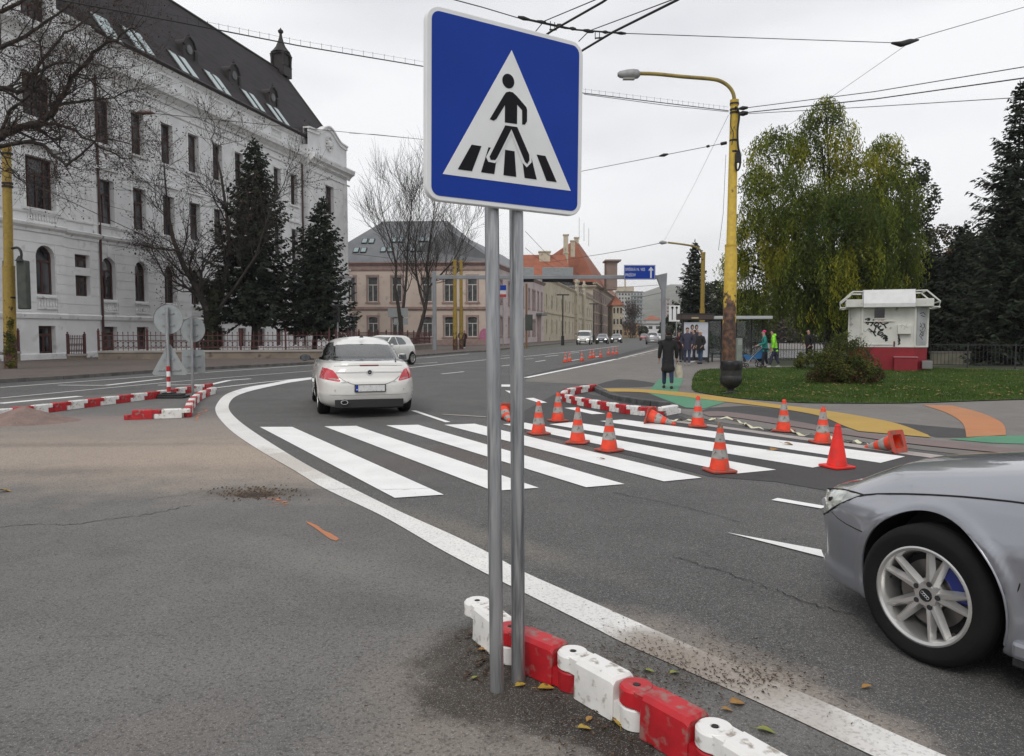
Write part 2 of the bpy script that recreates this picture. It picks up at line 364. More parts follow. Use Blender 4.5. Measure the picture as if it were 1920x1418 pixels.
def line(mb, pts, w, z=0.013, m=0):
 """ground line of real width w through photo pixels"""
 q = [G(*p) for p in pts]
 for i in range(len(q) - 1):
  d = (q[i + 1] - q[i]).normalized(); n = Vector((-d.y, d.x, 0)) * w / 2
  a, b = q[i], q[i + 1]
  mb.poly([(a.x - n.x, a.y - n.y, z), (b.x - n.x, b.y - n.y, z), (b.x + n.x, b.y + n.y, z), (a.x + n.x, a.y + n.y, z)], m)
def smooth_pts(pts, n=6):
 pts = [Vector((p[0], p[1], 0)) for p in pts]; o = []
 for i in range(len(pts) - 1):
  p0 = pts[max(i - 1, 0)]; p1 = pts[i]; p2 = pts[i + 1]; p3 = pts[min(i + 2, len(pts) - 1)]
  for j in range(n):
   t = j / n
   o.append(0.5 * ((2 * p1) + (p2 - p0) * t + (2 * p0 - 5 * p1 + 4 * p2 - p3) * t * t + (3 * p1 - p0 - 3 * p2 + p3) * t ** 3))
 o.append(pts[-1])
 return [(p.x, p.y) for p in o]

sheet('ground', [(-3500, -300), (3500, -300), (3500, 6000), (-3500, 6000)], 0.0, M_ground, px=False)
# carriageway: everything between the left kerb and the right pavement
KL = [(-40, -3), (-19.5, 17.5), (-16.5, 21.8), (-15.1, 25.0), (-14.0, 29.0), (-12.8, 31.8), (-9.9, 37.2), (-6.5, 48.5), (-3.7, 59.0)]   # left kerb line (metres)
sheet('road', [(-60, -40), (60, -40), (60, 12), (10, 18.0), (6.2, 25), (9.5, 42), (26, 118), (80, 380), (72, 384), (15, 110), (-2.9, 60.5)] + KL[::-1], 0.004, M_road, px=False)
edgeL = smooth_pts([(500, 721), (460, 728), (423, 741), (406, 760), (405, 775), (417, 793), (443, 817), (493, 850), (550, 883), (612, 920), (720, 972), (820, 1030), (915, 1081), (986, 1117), (1117, 1183), (1174, 1212), (1300, 1268), (1450, 1335), (1625, 1418), (1800, 1500)], 5)
edgeR = smooth_pts([(500, 727), (467, 735), (443, 744), (432, 754), (429, 767), (440, 783), (467, 805), (520, 840), (587, 880), (665, 920), (750, 962), (850, 1007), (920, 1042), (986, 1078), (1117, 1136), (1249, 1195), (1380, 1252), (1525, 1313), (1760, 1418), (1960, 1500)], 5)
# lot on the left of the edge line
lot = [(500, 723)] + edgeL[5:] 
lotm = [G(*p) for p in edgeL[2:]]
sheet('forecourt', [(p.x, p.y) for p in lotm] + [(3.2, -3), (-40, -3), (-19, 13.0), (-12.5, 17.0), (-8.3, 20.2)], 0.008, M_lot, px=False)
# freshly laid asphalt under the right part of the crossing
sheet('asphalt_patch', smooth_pts([(985, 770), (1040, 740), (1063, 725)], 3)[:-1] + [(1130, 745), (1260, 775), (1300, 790), (1500, 822), (1720, 850), (1960, 880), (1960, 960), (1800, 935), (1600, 930), (1455, 905), (1330, 895), (1200, 860), (1030, 820), (960, 806)], 0.008, M_new)
sheet('road_patch', [(985, 700), (1190, 690), (1120, 722), (1063, 725), (960, 757), (850, 770), (800, 760), (840, 735)], 0.0065, M_mid if False else M_new) if False else None
sheet('bus_lane', [(986, 712), (1155, 673), (1238, 651), (1262, 653), (1190, 690), (1112, 722), (985, 716)], 0.008, M_mid)
sheet('dark_lane_strip', [(985, 705), (1150, 667), (1238, 645), (1240, 649), (1155, 672), (985, 711)], 0.0065, M_new)
# ---- painted markings
mk = MB(); strip(mk, edgeL[8:46], edgeR[8:46], 0.013); tag(mk.build('curved_edge_line', M_edge), kind='structure')
mk = MB(); strip(mk, edgeL[:9], edgeR[:9], 0.013); strip(mk, [(600, 706.5), (582, 708.5), (540, 713.5), (500, 721)], [(600, 709.5), (582, 712.5), (541, 718.5), (500, 727)], .0132); tag(mk.build('bend_edge_line', M_mark), kind='structure')
mk = MB(); strip(mk, edgeL[45:72], edgeR[45:72], 0.0135); tag(mk.build('near_edge_line', M_edge), kind='structure')
mk = MB(); strip(mk, edgeL[71:86], edgeR[71:86], 0.0125); tag(mk.build('covered_edge_line', M_edge), kind='structure')
mk = MB(); strip(mk, edgeL[85:], edgeR[85:], 0.013); tag(mk.build('front_edge_line', M_edge), kind='structure')
ZS = [[(487, 802), (548, 802), (832, 930), (740, 936)], [(608, 801), (668, 800), (1010, 917), (925, 923)], [(724, 799), (784, 798), (1171, 910), (1099, 916)],
      [(833, 798), (890, 796), (1316, 898), (1245, 905)], [(943, 797), (985, 794), (1455, 883), (1383, 890)], [(1030, 797), (1075, 793), (1588, 867), (1524, 879)],
      [(1125, 791), (1170, 788), (1697, 858), (1651, 870)]]
for q in ZS:
 mk = MB(); n = 8; a = [G(*p) for p in q]; pts = []
 for j in range(n):
  for (A, B, C_, D) in [(a[0].lerp(a[3], j / n), a[1].lerp(a[2], j / n), a[1].lerp(a[2], (j + 1) / n), a[0].lerp(a[3], (j + 1) / n))]:
   mk.poly([(p.x, p.y, 0.013) for p in (A, B, C_, D)])
 tag(mk.build('crossing_stripe', M_mark), kind='structure')
mk = MB()
for pts, w in [([(1452, 938), (1545, 954)], 0.12), ([(775, 771), (840, 793)], 0.10), ([(986, 709), (1155, 674)], 0.22),
               ([(768, 690), (913, 675), (1000, 667.5), (1090, 658), (1160, 649)], 0.13),
               ([(776, 683), (820, 680)], 0.12), ([(828, 702), (870, 697.5)], 0.12), ([(940, 687), (957, 685)], 0.12), ([(985, 674), (1000, 673)], 0.12), ([(1004, 679), (1023, 676)], 0.12),
               ([(1022, 669), (1047, 666.5)], 0.14), ([(1064, 677.5), (1086, 674.5)], 0.14), ([(1068, 663), (1086, 661)], 0.12), ([(1110, 671), (1127, 668)], 0.14), ([(1160, 673), (1240, 654)], 0.12),
               ([(940, 668), (957, 666.5)], 0.10), ([(895, 672), (835, 672)], 0.08),
               ([(0, 727.5), (100, 720), (250, 709), (400, 698), (600, 684), (700, 677), (800, 671), (880, 664)], 0.12),
               ([(0, 747.5), (120, 736), (310, 718), (420, 709), (560, 698), (700, 688)], 0.09),
               ([(0, 757.5), (60, 752), (150, 744)], 0.26), ([(110, 723), (197, 723.5)], 0.13), ([(197, 723.5), (306, 711)], 0.2),
               ([(296, 723), (394, 722)], 0.13), ([(394, 722), (430, 714), (470, 711)], 0.2), ([(405, 728), (500, 717), (580, 709), (620, 705)], 0.12)]:
 line(mk, pts, w, 0.0125)
# wedge and short bars
for q in [[(1362, 1001), (1540, 1034), (1545, 1048)], [(985, 748), (1000, 747), (1026, 756), (1012, 757)], [(1058, 766), (1078, 765), (1135, 777), (1110, 778)],
          [(940, 722), (957, 722), (957, 726), (940, 726)], [(947, 733), (957, 734), (957, 739)]]:
 p = [G(*x) for x in q]; mk.poly([(v.x, v.y, 0.0125) for v in p])
tag(mk.build('lane_lines', M_mark), kind='structure')
mk = MB()
for k in range(9):   # worn block line at the far end
 a = 1095 + k * 15; line(mk, [(a, 687.5 - k * 3.0), (a + 8, 686 - k * 3.0)], 0.14, 0.0135)
line(mk, [(830, 778), (912, 783)], 0.09, 0.013); 
tag(mk.build('worn_lane_lines', M_mark_o), kind='structure')
# ---- right pavement with coloured bands
RP = [(1113, 722), (1190, 690), (1262, 653), (1300, 640), (1920, 640), (2300, 700), (2300, 900), (1960, 872), (1735, 846), (1600, 828), (1480, 812), (1330, 790), (1262, 772), (1225, 762), (1180, 755), (1140, 742), (1120, 730)]
sheet('pavement_right', RP, 0.010, M_walk)
sheet('dark_pavement_patch', smooth_pts([(1120, 722), (1160, 712), (1210, 716), (1235, 723), (1200, 727), (1130, 728)], 2), 0.014, M_new)
sheet('dark_pavement_infill', smooth_pts([(1146, 737), (1200, 735), (1250, 741), (1330, 762), (1300, 768), (1262, 765), (1190, 752)], 2), 0.014, M_new)
sheet('dark_pavement_wedge', [(1330, 766), (1400, 762), (1480, 770), (1545, 782), (1590, 804), (1500, 798), (1420, 786), (1310, 774)], 0.014, M_new)
sheet('dark_pavement_corner', [(1660, 792), (1740, 800), (1810, 806), (1830, 822), (1755, 822), (1700, 806)], 0.014, M_new)
sheet('green_pavement', [(1235, 713), (1262, 707), (1282, 712), (1270, 735), (1345, 750), (1360, 756), (1320, 768), (1286, 766), (1212, 737), (1222, 728)], 0.018, M_grn)
sheet('green_band', [(1780, 826), (1850, 820), (1960, 818), (1960, 836), (1860, 833)], 0.018, M_grn)
yl = smooth_pts([(1128, 730), (1200, 731), (1300, 739), (1370, 748), (1440, 758), (1520, 768), (1600, 780), (1680, 796), (1740, 818)], 4)
yr = smooth_pts([(1135, 736), (1200, 737), (1280, 745), (1350, 754), (1410, 761), (1480, 771), (1540, 783), (1580, 800), (1610, 811)], 4)
mk = MB(); strip(mk, yl, yr, 0.022)
a_, b_, c_ = G(1740, 818), G(1745, 823), G(1610, 811); mk.poly([(a_.x, a_.y, .022), (b_.x, b_.y, .022), (c_.x, c_.y, .022)])
tag(mk.build('yellow_pavement_band', M_yel), kind='structure')
ol = smooth_pts([(1730, 761), (1775, 776), (1805, 796), (1812, 822)], 4); orr = smooth_pts([(1785, 762), (1840, 776), (1880, 796), (1886, 818)], 4)
mk = MB(); strip(mk, ol, orr, 0.018); tag(mk.build('orange_pavement_band', M_ora), kind='structure')
mk = MB(); strip(mk, smooth_pts([(1310, 775), (1360, 774), (1480, 790), (1600, 812), (1735, 827), (1960, 850)], 4), smooth_pts([(1330, 783), (1370, 784), (1480, 801), (1600, 820), (1735, 838), (1960, 860)], 4), 0.022)
tag(mk.build('dropped_kerb_band', M_brick), kind='structure')
mk = MB(); strip(mk, [(1236, 786), (1330, 797), (1480, 818), (1600, 834), (1720, 850), (1960, 880)], [(1240, 790), (1330, 801), (1480, 823), (1600, 840), (1720, 857), (1960, 888)], 0.0125)
tag(mk.build('concrete_gutter', mat('gutter_concrete', (0.42, 0.38, 0.36), 0.9, col2=(0.33, 0.30, 0.28), nscale=4, world=True)), kind='structure')
# grass bed
gp = smooth_pts([(1297, 731), (1299, 712), (1308, 699), (1330, 694), (1420, 692), (1560, 688), (1700, 690), (1960, 697)], 3) + [(2200, 705), (2300, 748)] + smooth_pts([(1960, 750), (1850, 753), (1700, 758), (1560, 758), (1500, 757), (1440, 753), (1380, 748), (1330, 741), (1303, 736)], 3)
lawn = sheet('lawn_soil', gp, 0.030, M_grass)
sheet('park_ground', [(1440, 655), (1440, 687), (1560, 686), (1700, 688), (2300, 703), (2300, 650)], 0.016, mat('park_soil', (0.05, 0.055, 0.03), 0.95, col2=(0.035, 0.05, 0.018), nscale=0.5, world=True))
# grass blades
def inpoly(x, y, poly):
 c = False; j = len(poly) - 1
 for i in range(len(poly)):
  xi, yi = poly[i]; xj, yj = poly[j]
  if (yi > y) != (yj > y) and x < (xj - xi) * (y - yi) / (yj - yi) + xi: c = not c
  j = i
 return c
gpm = [(G(*p).x, G(*p).y) for p in gp]
xs = [p[0] for p in gpm]; ys = [p[1] for p in gpm]
V = []; F = []
def blade(x, y, z, h, w):
 a = rnd.uniform(0, 6.28); lx = rnd.gauss(0, 0.3) * h; ly = rnd.gauss(0, 0.3) * h; b = len(V)
 V.extend([(x - w * math.cos(a), y - w * math.sin(a), z), (x + w * math.cos(a), y + w * math.sin(a), z), (x + lx, y + ly, z + h)]); F.append((b, b + 1, b + 2))
cnt = 0
while cnt < 62000:
 y = rnd.uniform(min(ys), min(max(ys), 40)); x = rnd.uniform(min(xs), min(26, max(xs)))
 if x > y * 0.72: continue
 if rnd.random() > (18 / y) ** 1.3: continue
 if inpoly(x, y, gpm): 
  blade(x, y, 0.03, rnd.uniform(0.03, 0.085), rnd.uniform(0.006, 0.013)); cnt += 1
tag(npmesh('grass', np.array(V), np.array(F), leafmat('grass_blades', (0.045, 0.092, 0.014), (0.085, 0.14, 0.024), (0.16, 0.145, 0.045), sc=0.8)), 'short green grass of the bed around the bush', 'grass', kind='stuff')
# left pavement (raised) and kerb
kl = KL[1:]
mb = MB(); inner = [(-60, 25), (-60, 140), (-4.0, 140), (-1.6, 96), (-1.0, 70)]
pl = [(x, y) for x, y in kl] + [(-2.2, 62.0), (-1.0, 70), (6.0, 105), (60, 380), (40, 384), (-60, 200), (-60, 17.5)]
tri = MB(); tri.poly([(x, y, 0.13) for x, y in pl]); o = tri.build('pavement_left', M_walk_l); 
bm = bmesh.new(); bm.from_mesh(o.data); bmesh.ops.triangulate(bm, faces=bm.faces)
for f in bm.faces:
 f.normal_update()
 if f.normal.z < 0: f.normal_flip()
bm.to_mesh(o.data); bm.free(); tag(o, kind='structure')
mb = MB(); line2 = [(x, y) for x, y in kl] + [(-2.2, 62.0), (-1.0, 70), (6.0, 105), (60, 380)]
for i in range(len(line2) - 1):
 a = Vector((*line2[i], 0)); b = Vector((*line2[i + 1], 0)); d = (b - a); L = d.length; d.normalize()
 nseg = max(1, int(L / 1.0)) if i < 8 else max(1, int(L / 8))
 for k in range(nseg):
  c = a + d * L * (k + 0.5) / nseg; ll = L / nseg - 0.012
  mb.box((c.x, c.y, 0.06 + rnd.uniform(-.006, .006)), (ll, 0.16, 0.15), 0, math.atan2(d.y, d.x))
tag(mb.build('kerb_left', M_kerb, bevel=0.01), kind='structure')
# granite kerb around the right corner, standing above the dug-out strip
kc = smooth_pts([(1115, 731), (1125, 737), (1143, 745), (1165, 752), (1190, 757), (1220, 761), (1258, 765)], 4)
q = [G(*p) for p in kc]; mb = MB(); acc = 0
tot = [0]
for i in range(len(q) - 1): tot.append(tot[-1] + (q[i + 1] - q[i]).length)
def along(s):
 for i in range(len(q) - 1):
  if tot[i + 1] >= s: 
   d = (q[i + 1] - q[i]); return q[i] + d * ((s - tot[i]) / max(d.length, 1e-6)), math.atan2(d.y, d.x)
 d = q[-1] - q[-2]; return q[-1], math.atan2(d.y, d.x)
s = 0.2
while s < tot[-1] - .2:
 p, an = along(s); mb.box((p.x, p.y, 0.05 + rnd.uniform(-.012, .012)), (0.40, 0.17 + rnd.uniform(-.01, .02), 0.14), 0, an + rnd.uniform(-.04, .04)); s += 0.43
tag(mb.build('kerb_right', M_kerbd, bevel=0.015), kind='structure')
# cracks in the asphalt: thin wandering grooves
def crack(pts, w, seed, z=0.0115, name='asphalt_crack', m=None):
 r = random.Random(seed); q = [G(*p) for p in smooth_pts(pts, 10)]
 mb = MB(); prev = None
 for i, p in enumerate(q):
  d = (q[min(i + 1, len(q) - 1)] - q[max(i - 1, 0)]).normalized(); n = Vector((-d.y, d.x, 0))
  ww = w * r.uniform(0.25, 1.0) * (0.3 if i in (0, len(q) - 1) else 1); c = p + n * r.gauss(0, w * 1.1)
  cur = (c - n * ww / 2, c + n * ww / 2)
  if prev: mb.poly([(prev[0].x, prev[0].y, z), (cur[0].x, cur[0].y, z), (cur[1].x, cur[1].y, z), (prev[1].x, prev[1].y, z)])
  prev = cur
 tag(mb.build(name, m or mat('crack_dark', (0.022, 0.02, 0.019), 0.95)), kind='structure')
crack([(-10, 991), (90, 985), (130, 986), (210, 975), (280, 966), (340, 953), (362, 949)], 0.014, 1)
crack([(275, 940), (310, 934), (350, 930)], 0.010, 2)
crack([(530, 922), (640, 920), (760, 920), (850, 916)], 0.008, 3, z=0.0155)
crack([(1258, 1045), (1320, 1064), (1400, 1089), (1470, 1116), (1540, 1142), (1620, 1160)], 0.012, 4)
crack([(1150, 925), (1240, 944), (1330, 965), (1400, 985)], 0.010, 5)
crack([(110, 1200), (230, 1195), (330, 1196)], 0.003, 6)
# orange survey paint on the forecourt
q_ = [G(*p) for p in [(573, 980), (583, 983), (596, 989), (606, 997), (622, 1004), (636, 1013), (630, 1017), (620, 1014), (608, 1006), (598, 998), (588, 991), (578, 985)]]
mk = MB(); mk.poly([(p.x, p.y, .012) for p in q_][::-1]); tag(mk.build('orange_paint_mark', mat('orange_spray', (0.55, 0.17, 0.05), 0.8, col2=(0.3, 0.2, 0.15), nscale=30, world=True)), kind='structure')
for pts, w in [([(518, 934), (528, 944), (532, 950)], 0.05), ([(366, 790), (376, 778), (392, 766)], 0.05)]:
 crack(pts, w, int(pts[0][0]), z=0.012, name='orange_paint_mark', m=mat('orange_spray', (0.55, 0.17, 0.05), 0.8, col2=(0.3, 0.2, 0.15), nscale=30, world=True))
# ------------------------------------------------------------------ facades
def facade(mb, org, u, n, s0, s1, z0, z1, ops, depth=0.3, m=0, mr=None):
 """wall plane with real openings and reveals. ops: (sa, sb, za, zb, arch)"""
 if mr is None: mr = m
 org = Vector(org); u = Vector(u).normalized(); n = Vector(n).normalized()
 def Q(s, z, d=0): return org + u * s + Vector((0, 0, z)) - n * d
 ops = [o for o in ops if o[0] < s1 and o[1] > s0 and o[2] < z1 and o[3] > z0]
 sb = sorted(set([s0, s1] + [max(s0, o[0]) for o in ops] + [min(s1, o[1]) for o in ops]))
 zb = sorted(set([z0, z1] + [max(z0, o[2]) for o in ops] + [min(z1, o[3]) for o in ops]))
 for i in range(len(sb) - 1):
  for j in range(len(zb) - 1):
   cs = (sb[i] + sb[i + 1]) / 2; cz = (zb[j] + zb[j + 1]) / 2
   if any(o[0] < cs < o[1] and o[2] < cz < o[3] for o in ops): continue
   mb.poly([Q(sb[i], zb[j]), Q(sb[i + 1], zb[j]), Q(sb[i + 1], zb[j + 1]), Q(sb[i], zb[j + 1])], m)
 for (a, b, c, d, ar) in ops:
  if ar:
   r = (b - a) / 2; cx_ = (a + b) / 2; zs = d - (r if ar == 1 else r * 0.35); k = 8
   arc = [(cx_ - r * math.cos(math.pi * t / k), zs + (d - zs) * math.sin(math.pi * t / k)) for t in range(k + 1)]
   mb.poly([Q(a, d), ] + [Q(*p) for p in arc[:k // 2 + 1]][::-1] + [], m)
   mb.poly([Q(b, d), ] + [Q(*p) for p in arc[k // 2:]], m)
   for t in range(k): mb.poly([Q(*arc[t]), Q(*arc[t + 1]), Q(*arc[t + 1], depth), Q(*arc[t], depth)], mr)
   top = zs
  else:
   top = d; mb.poly([Q(a, d), Q(b, d), Q(b, d, depth), Q(a, d, depth)], mr)
  mb.poly([Q(a, c), Q(a, top), Q(a, top, depth), Q(a, c, depth)], mr)
  mb.poly([Q(b, c), Q(b, top), Q(b, top, depth), Q(b, c, depth)], mr)
  mb.poly([Q(a, c), Q(b, c), Q(b, c, depth), Q(a, c, depth)], mr)
def window(root, org, u, n, op, depth, mf, mg, style='brown', fw=0.09):
 """one window set in its opening: frame (part) with a pane (sub-part)"""
 a, b, c, d, ar = op; w = b - a; h = d - c
 org = Vector(org); u = Vector(u).normalized(); n = Vector(n).normalized()
 base = org + u * ((a + b) / 2) + Vector((0, 0, c)) - n * (depth - 0.02)
 M = Matrix(((u.x, -n.x, 0, base.x), (u.y, -n.y, 0, base.y), (0, 0, 1, base.z), (0, 0, 0, 1)))
 if M.to_3x3().determinant() < 0: pass
 f = MB(); e = 0.006
 f.bb((-w / 2 + e, 0, e), (-w / 2 + fw, 0.07, h - e)); f.bb((w / 2 - fw, 0, e), (w / 2 - e, 0.07, h - e))
 f.bb((-w / 2 + fw, 0.002, e), (w / 2 - fw, 0.072, fw))
 if not ar: f.bb((-w / 2 + fw, 0.002, h - fw), (w / 2 - fw, 0.072, h - e))
 tz = h * 0.68
 f.bb((-w / 2 + fw, 0.001, tz - fw * .5), (w / 2 - fw, 0.078, tz + fw * .5))
 f.bb((-fw * .45, 0.003, fw), (fw * .45, 0.069, tz - fw * .5))
 if w > 1.5:
  for x in (-w * .26, w * .26): f.bb((x - fw * .4, 0.003, fw), (x + fw * .4, 0.068, h - fw))
 g = MB(); g.bb((-w / 2 + e, 0.05, 0.02), (w / 2 - e, 0.06, h - 0.02))
 if ar == 1:
  r = w / 2 - .04; k = 8; zs = h - w / 2
  arc = [(r * math.cos(math.pi * t / k), 0.03, zs + r * math.sin(math.pi * t / k)) for t in range(k + 1)]
  f.tube(arc, 0.045, 4)
 wo = f.build('window', mf, root); wo.matrix_local = M
 g.build('pane', mg, wo)
 return wo
def ubox(mb, org, u, n, s0, s1, z0, z1, d0, d1, m=0):
 """box on a facade: between d0 and d1 metres proud of the plane"""
 org = Vector(org); u = Vector(u).normalized(); n = Vector(n).normalized()
 p = lambda s, d, z: org + u * s + n * d + Vector((0, 0, z))
 vs = [p(s, d, z) for s in (s0, s1) for d in (d0, d1) for z in (z0, z1)]
 mb.add(vs, [(0, 1, 3, 2), (4, 6, 7, 5), (0, 4, 5, 1), (2, 3, 7, 6), (0, 2, 6, 4), (1, 5, 7, 3)], m)
def cornice(mb, org, u, n, s0, s1, z, prof, m=0):
 """prof: list of (proud, dz) from bottom to top, extruded from s0 to s1"""
 org = Vector(org); u = Vector(u).normalized(); n = Vector(n).normalized()
 pr = [(0.0, prof[0][1])] + prof + [(0.0, prof[-1][1])]
 A = [org + u * s0 + n * d + Vector((0, 0, z + dz)) for d, dz in pr]; B = [p + u * (s1 - s0) for p in A]
 k = len(pr)
 for i in range(k - 1): mb.poly([A[i], B[i], B[i + 1], A[i + 1]], m)
 mb.poly(A[::-1], m); mb.poly(B, m)

# ------------------------------------------------------------------ the long white building
u = Vector((0.2361, 0.9717, 0)); n = Vector((0.9717, -0.2361, 0)); O = Vector((-25.6, 41.7, 0))
PE = 35.6
wb = thing('town_hall', 'long white four-storey building with brown windows, grey mansard roof and rooftop turret', 'building', (0, 0, 0))
main_ops = []; SW = [4.27 + 2.75 * k for k in range(9)]
wall = MB(); trim = MB()
def bay(sc, ops, w=1.15, pavil=False):
 ops += [(sc - w / 2, sc + w / 2, 12.9, 15.6, 0), (sc - w / 2, sc + w / 2, 8.15, 10.8, 0), (sc - w / 2, sc + w / 2, 3.6, 6.15, 1), (sc - w / 2 + .05, sc + w / 2 - .05, 0.5, 1.95, 0)]
for s in SW: bay(s, main_ops)
OM = O
facade(wall, OM, u, n, 3.2, 28.0, 0, 19.3, main_ops)
# bay with the small windows, 15 cm proud
O1 = O + n * 0.15; small = [(1.55, 2.65, 5.35, 6.1, 0), (1.55, 2.65, 3.7, 4.9, 0)]
facade(wall, O1, u, n, 0.6, 3.3, 0, 19.3, small)
ubox(wall, O, u, n, 3.28, 3.3, 0, 19.3, -0.2, 0.15)
# left pavilion, 50 cm proud
O2 = O + n * 0.5; pv = []
for sc in (-0.95, -5.2, -9.4):
 pv += [(sc - .95, sc + .95, 13.0, 15.3, 0), (sc - .95, sc + .95, 8.2, 10.95, 0), (sc + .15 - .62, sc + .15 + .62, 3.65, 6.3, 1), (sc + .1 - .55, sc + .1 + .55, 0.4, 1.95, 0), (sc - .8, sc + .8, 17.9, 19.4, 0)]
facade(wall, O2, u, n, -13.5, 0.5, 0, 20.4, pv)
wall.poly([O2 + u * -13.5 + Vector((0, 0, 20.4)), O2 + u * 4.6 + Vector((0, 0, 20.0)), O2 + u * 4.6 + Vector((0, 0, 19.3)), O2 + u * 0.5 + Vector((0, 0, 19.3)), O2 + u * 0.5 + Vector((0, 0, 20.4))][:1] + [O2 + u * 0.5 + Vector((0, 0, 20.4)), O2 + u * 1.5 + Vector((0, 0, 20.4)), O2 + u * -6.5 + Vector((0, 0, 24.8))])
ubox(wall, O, u, n, 0.48, 0.5, 0, 20.4, 0.1, 0.5)
# right pavilion, 60 cm proud, with the curved parapet
O3 = O + n * 0.6; rp = []
for sc in (31.8,):
 rp += [(sc - .85, sc + .85, 12.9, 15.6, 0), (sc - .85, sc + .85, 8.15, 10.8, 0), (sc - .6, sc + .6, 3.6, 6.15, 1), (sc - .5, sc + .5, 0.5, 1.95, 0)]
facade(wall, O3, u, n, 27.8, PE, 0, 18.6, rp)
ubox(wall, O, u, n, 27.8, 27.82, 0, 18.6, -0.1, 0.6)
par = []
for k in range(25):
 s = 27.8 + (PE - 27.8) * k / 24; q = abs(s - 31.9)
 z = 20.15 + (0.95 * (0.5 + 0.5 * math.cos(math.pi * min(1, q / 2.6)))) if q < 2.6 else 20.15 - 0.12 * (q - 2.6) * 0.5
 par.append((s, z))
A = [O3 + u * s + Vector((0, 0, z)) for s, z in par]
wall.poly([O3 + u * 27.8 + Vector((0, 0, 18.6)), O3 + u * PE + Vector((0, 0, 18.6))] + A[::-1])
wall.poly([O3 - n * .45 + u * 27.8 + Vector((0, 0, 18.6)), O3 - n * .45 + u * PE + Vector((0, 0, 18.6))] + [a - n * .45 for a in A[::-1]])
for i in range(24):
 for d0, d1, h0, h1 in ((-.45, 0.22, 0.0, 0.14), (0.0, .12, -0.30, 0.0)):
  a0, a1 = A[i], A[i + 1]; z = Vector((0, 0, 1))
  vs = [p + n * d + z * h for p in (a0, a1) for d in (d0, d1) for h in (h0, h1)]
  trim.add(vs, [(0, 1, 3, 2), (4, 6, 7, 5), (0, 4, 5, 1), (2, 3, 7, 6), (0, 2, 6, 4), (1, 5, 7, 3)])
# wreath relief on the parapet
for k in range(14):
 a = 2 * math.pi * k / 14; p = O3 + u * (31.9 + .6 * math.cos(a)) + n * 0.06 + Vector((0, 0, 19.6 + .65 * math.sin(a)))
 trim.lathe([(0.0, -.14), (.13, -.06), (.15, .05), (0.0, .14)], 6, (p.x, p.y, p.z), cap=False)
trim.lathe([(0.0, -.4), (.32, -.2), (.36, .15), (0.0, .45)], 8, tuple(O3 + u * 31.9 + n * 0.02 + Vector((0, 0, 19.55))), cap=False)
# end and back walls
E0 = O3 + u * PE
for p, q in ((E0, E0 - n * 15), (E0 - n * 15, O - n * 14.4 - u * 13.5), (O2 - u * 13.5, O - n * 14.4 - u * 13.5)):
 wall.poly([p, q, q + Vector((0, 0, 19.3)), p + Vector((0, 0, 19.3))])
# string courses, cornices
big = [(0.10, 0.0), (0.16, 0.18), (0.42, 0.42), (0.62, 0.5), (0.66, 0.66), (0.70, 0.78), (0.70, 0.92)]
for (Ox, a, b) in ((O, 3.3, 27.8), (O1, 0.5, 3.3), (O2, -13.5, 0.5), (O3, 27.8, PE + .5)):
 cornice(trim, Ox, u, n, a, b, 16.9, big)
 cornice(trim, Ox, u, n, a, b, 16.3, [(0.05, 0), (0.09, .06), (0.09, .14)])
 cornice(trim, Ox, u, n, a, b, 6.95, [(0.08, 0), (0.10, .15), (0.26, .28), (0.30, .42), (0.1, .5)])
 cornice(trim, Ox, u, n, a, b, 2.35, [(0.10, 0), (0.14, .22), (0.06, .3)])
 cornice(trim, Ox, u, n, a, b, 7.9, [(0.06, 0), (0.09, .05), (0.09, .13)])
 cornice(trim, Ox, u, n, a, b, 0.0, [(0.10, 0), (0.10, .42), (0.05, .46)])
for (Ox, a, b) in ((O, 3.3, 27.8), (O1, 0.5, 3.3)):
 cornice(trim, Ox, u, n, a, b, 19.0, [(0.06, 0), (0.2, .12), (0.3, .2), (0.32, .32)])
cornice(trim, O2, u, n, -13.5, 0.5, 20.0, [(0.1, 0), (0.35, .25), (0.4, .5)])
for k in range(25): ubox(trim, O3, u, n, 28.0 + k * .3, 28.15 + k * .3, 17.02, 17.2, 0.16, 0.34)
# balustrade panels of the attic and below the ground-floor windows
def balus(Ox, s0, s1, z0, z1, pitch=.17):
 ubox(trim, Ox, u, n, s0, s1, z1 - .1, z1, 0.0, 0.12); ubox(trim, Ox, u, n, s0, s1, z0, z0 + .08, 0.0, 0.12)
 k = max(2, int((s1 - s0) / pitch))
 for i in range(k):
  c = Ox + u * (s0 + (s1 - s0) * (i + .5) / k) + n * 0.05
  hh = z1 - z0 - .18
  trim.lathe([(.025, 0), (.055, hh * .25), (.02, hh * .6), (.04, hh)], 6, (c.x, c.y, z0 + .08), cap=False)
for s in SW: balus(O, s - .6, s + .6, 2.8, 3.5)
for s in SW: balus(O, s - .75, s + .75, 18.05, 18.85)
balus(O2, -1.45, -.15, 2.85, 3.55); balus(O2, -1.9, 0.0, 7.35 + .1, 8.1 - .02)
balus(O3, 31.1, 32.5, 2.8, 3.5)
def surround(Ox, sc, w, za, zb, d=0.09):
 ubox(trim, Ox, u, n, sc - w / 2 - .17, sc - w / 2, za, zb, 0.0, d * .6); ubox(trim, Ox, u, n, sc + w / 2, sc + w / 2 + .17, za, zb, 0.0, d * .6)
 ubox(trim, Ox, u, n, sc - w / 2 - .17, sc + w / 2 + .17, zb, zb + .2, 0.0, d * .62)
 ubox(trim, Ox, u, n, sc - w / 2 - .26, sc + w / 2 + .26, za - .14, za, 0.0, d * 1.8)
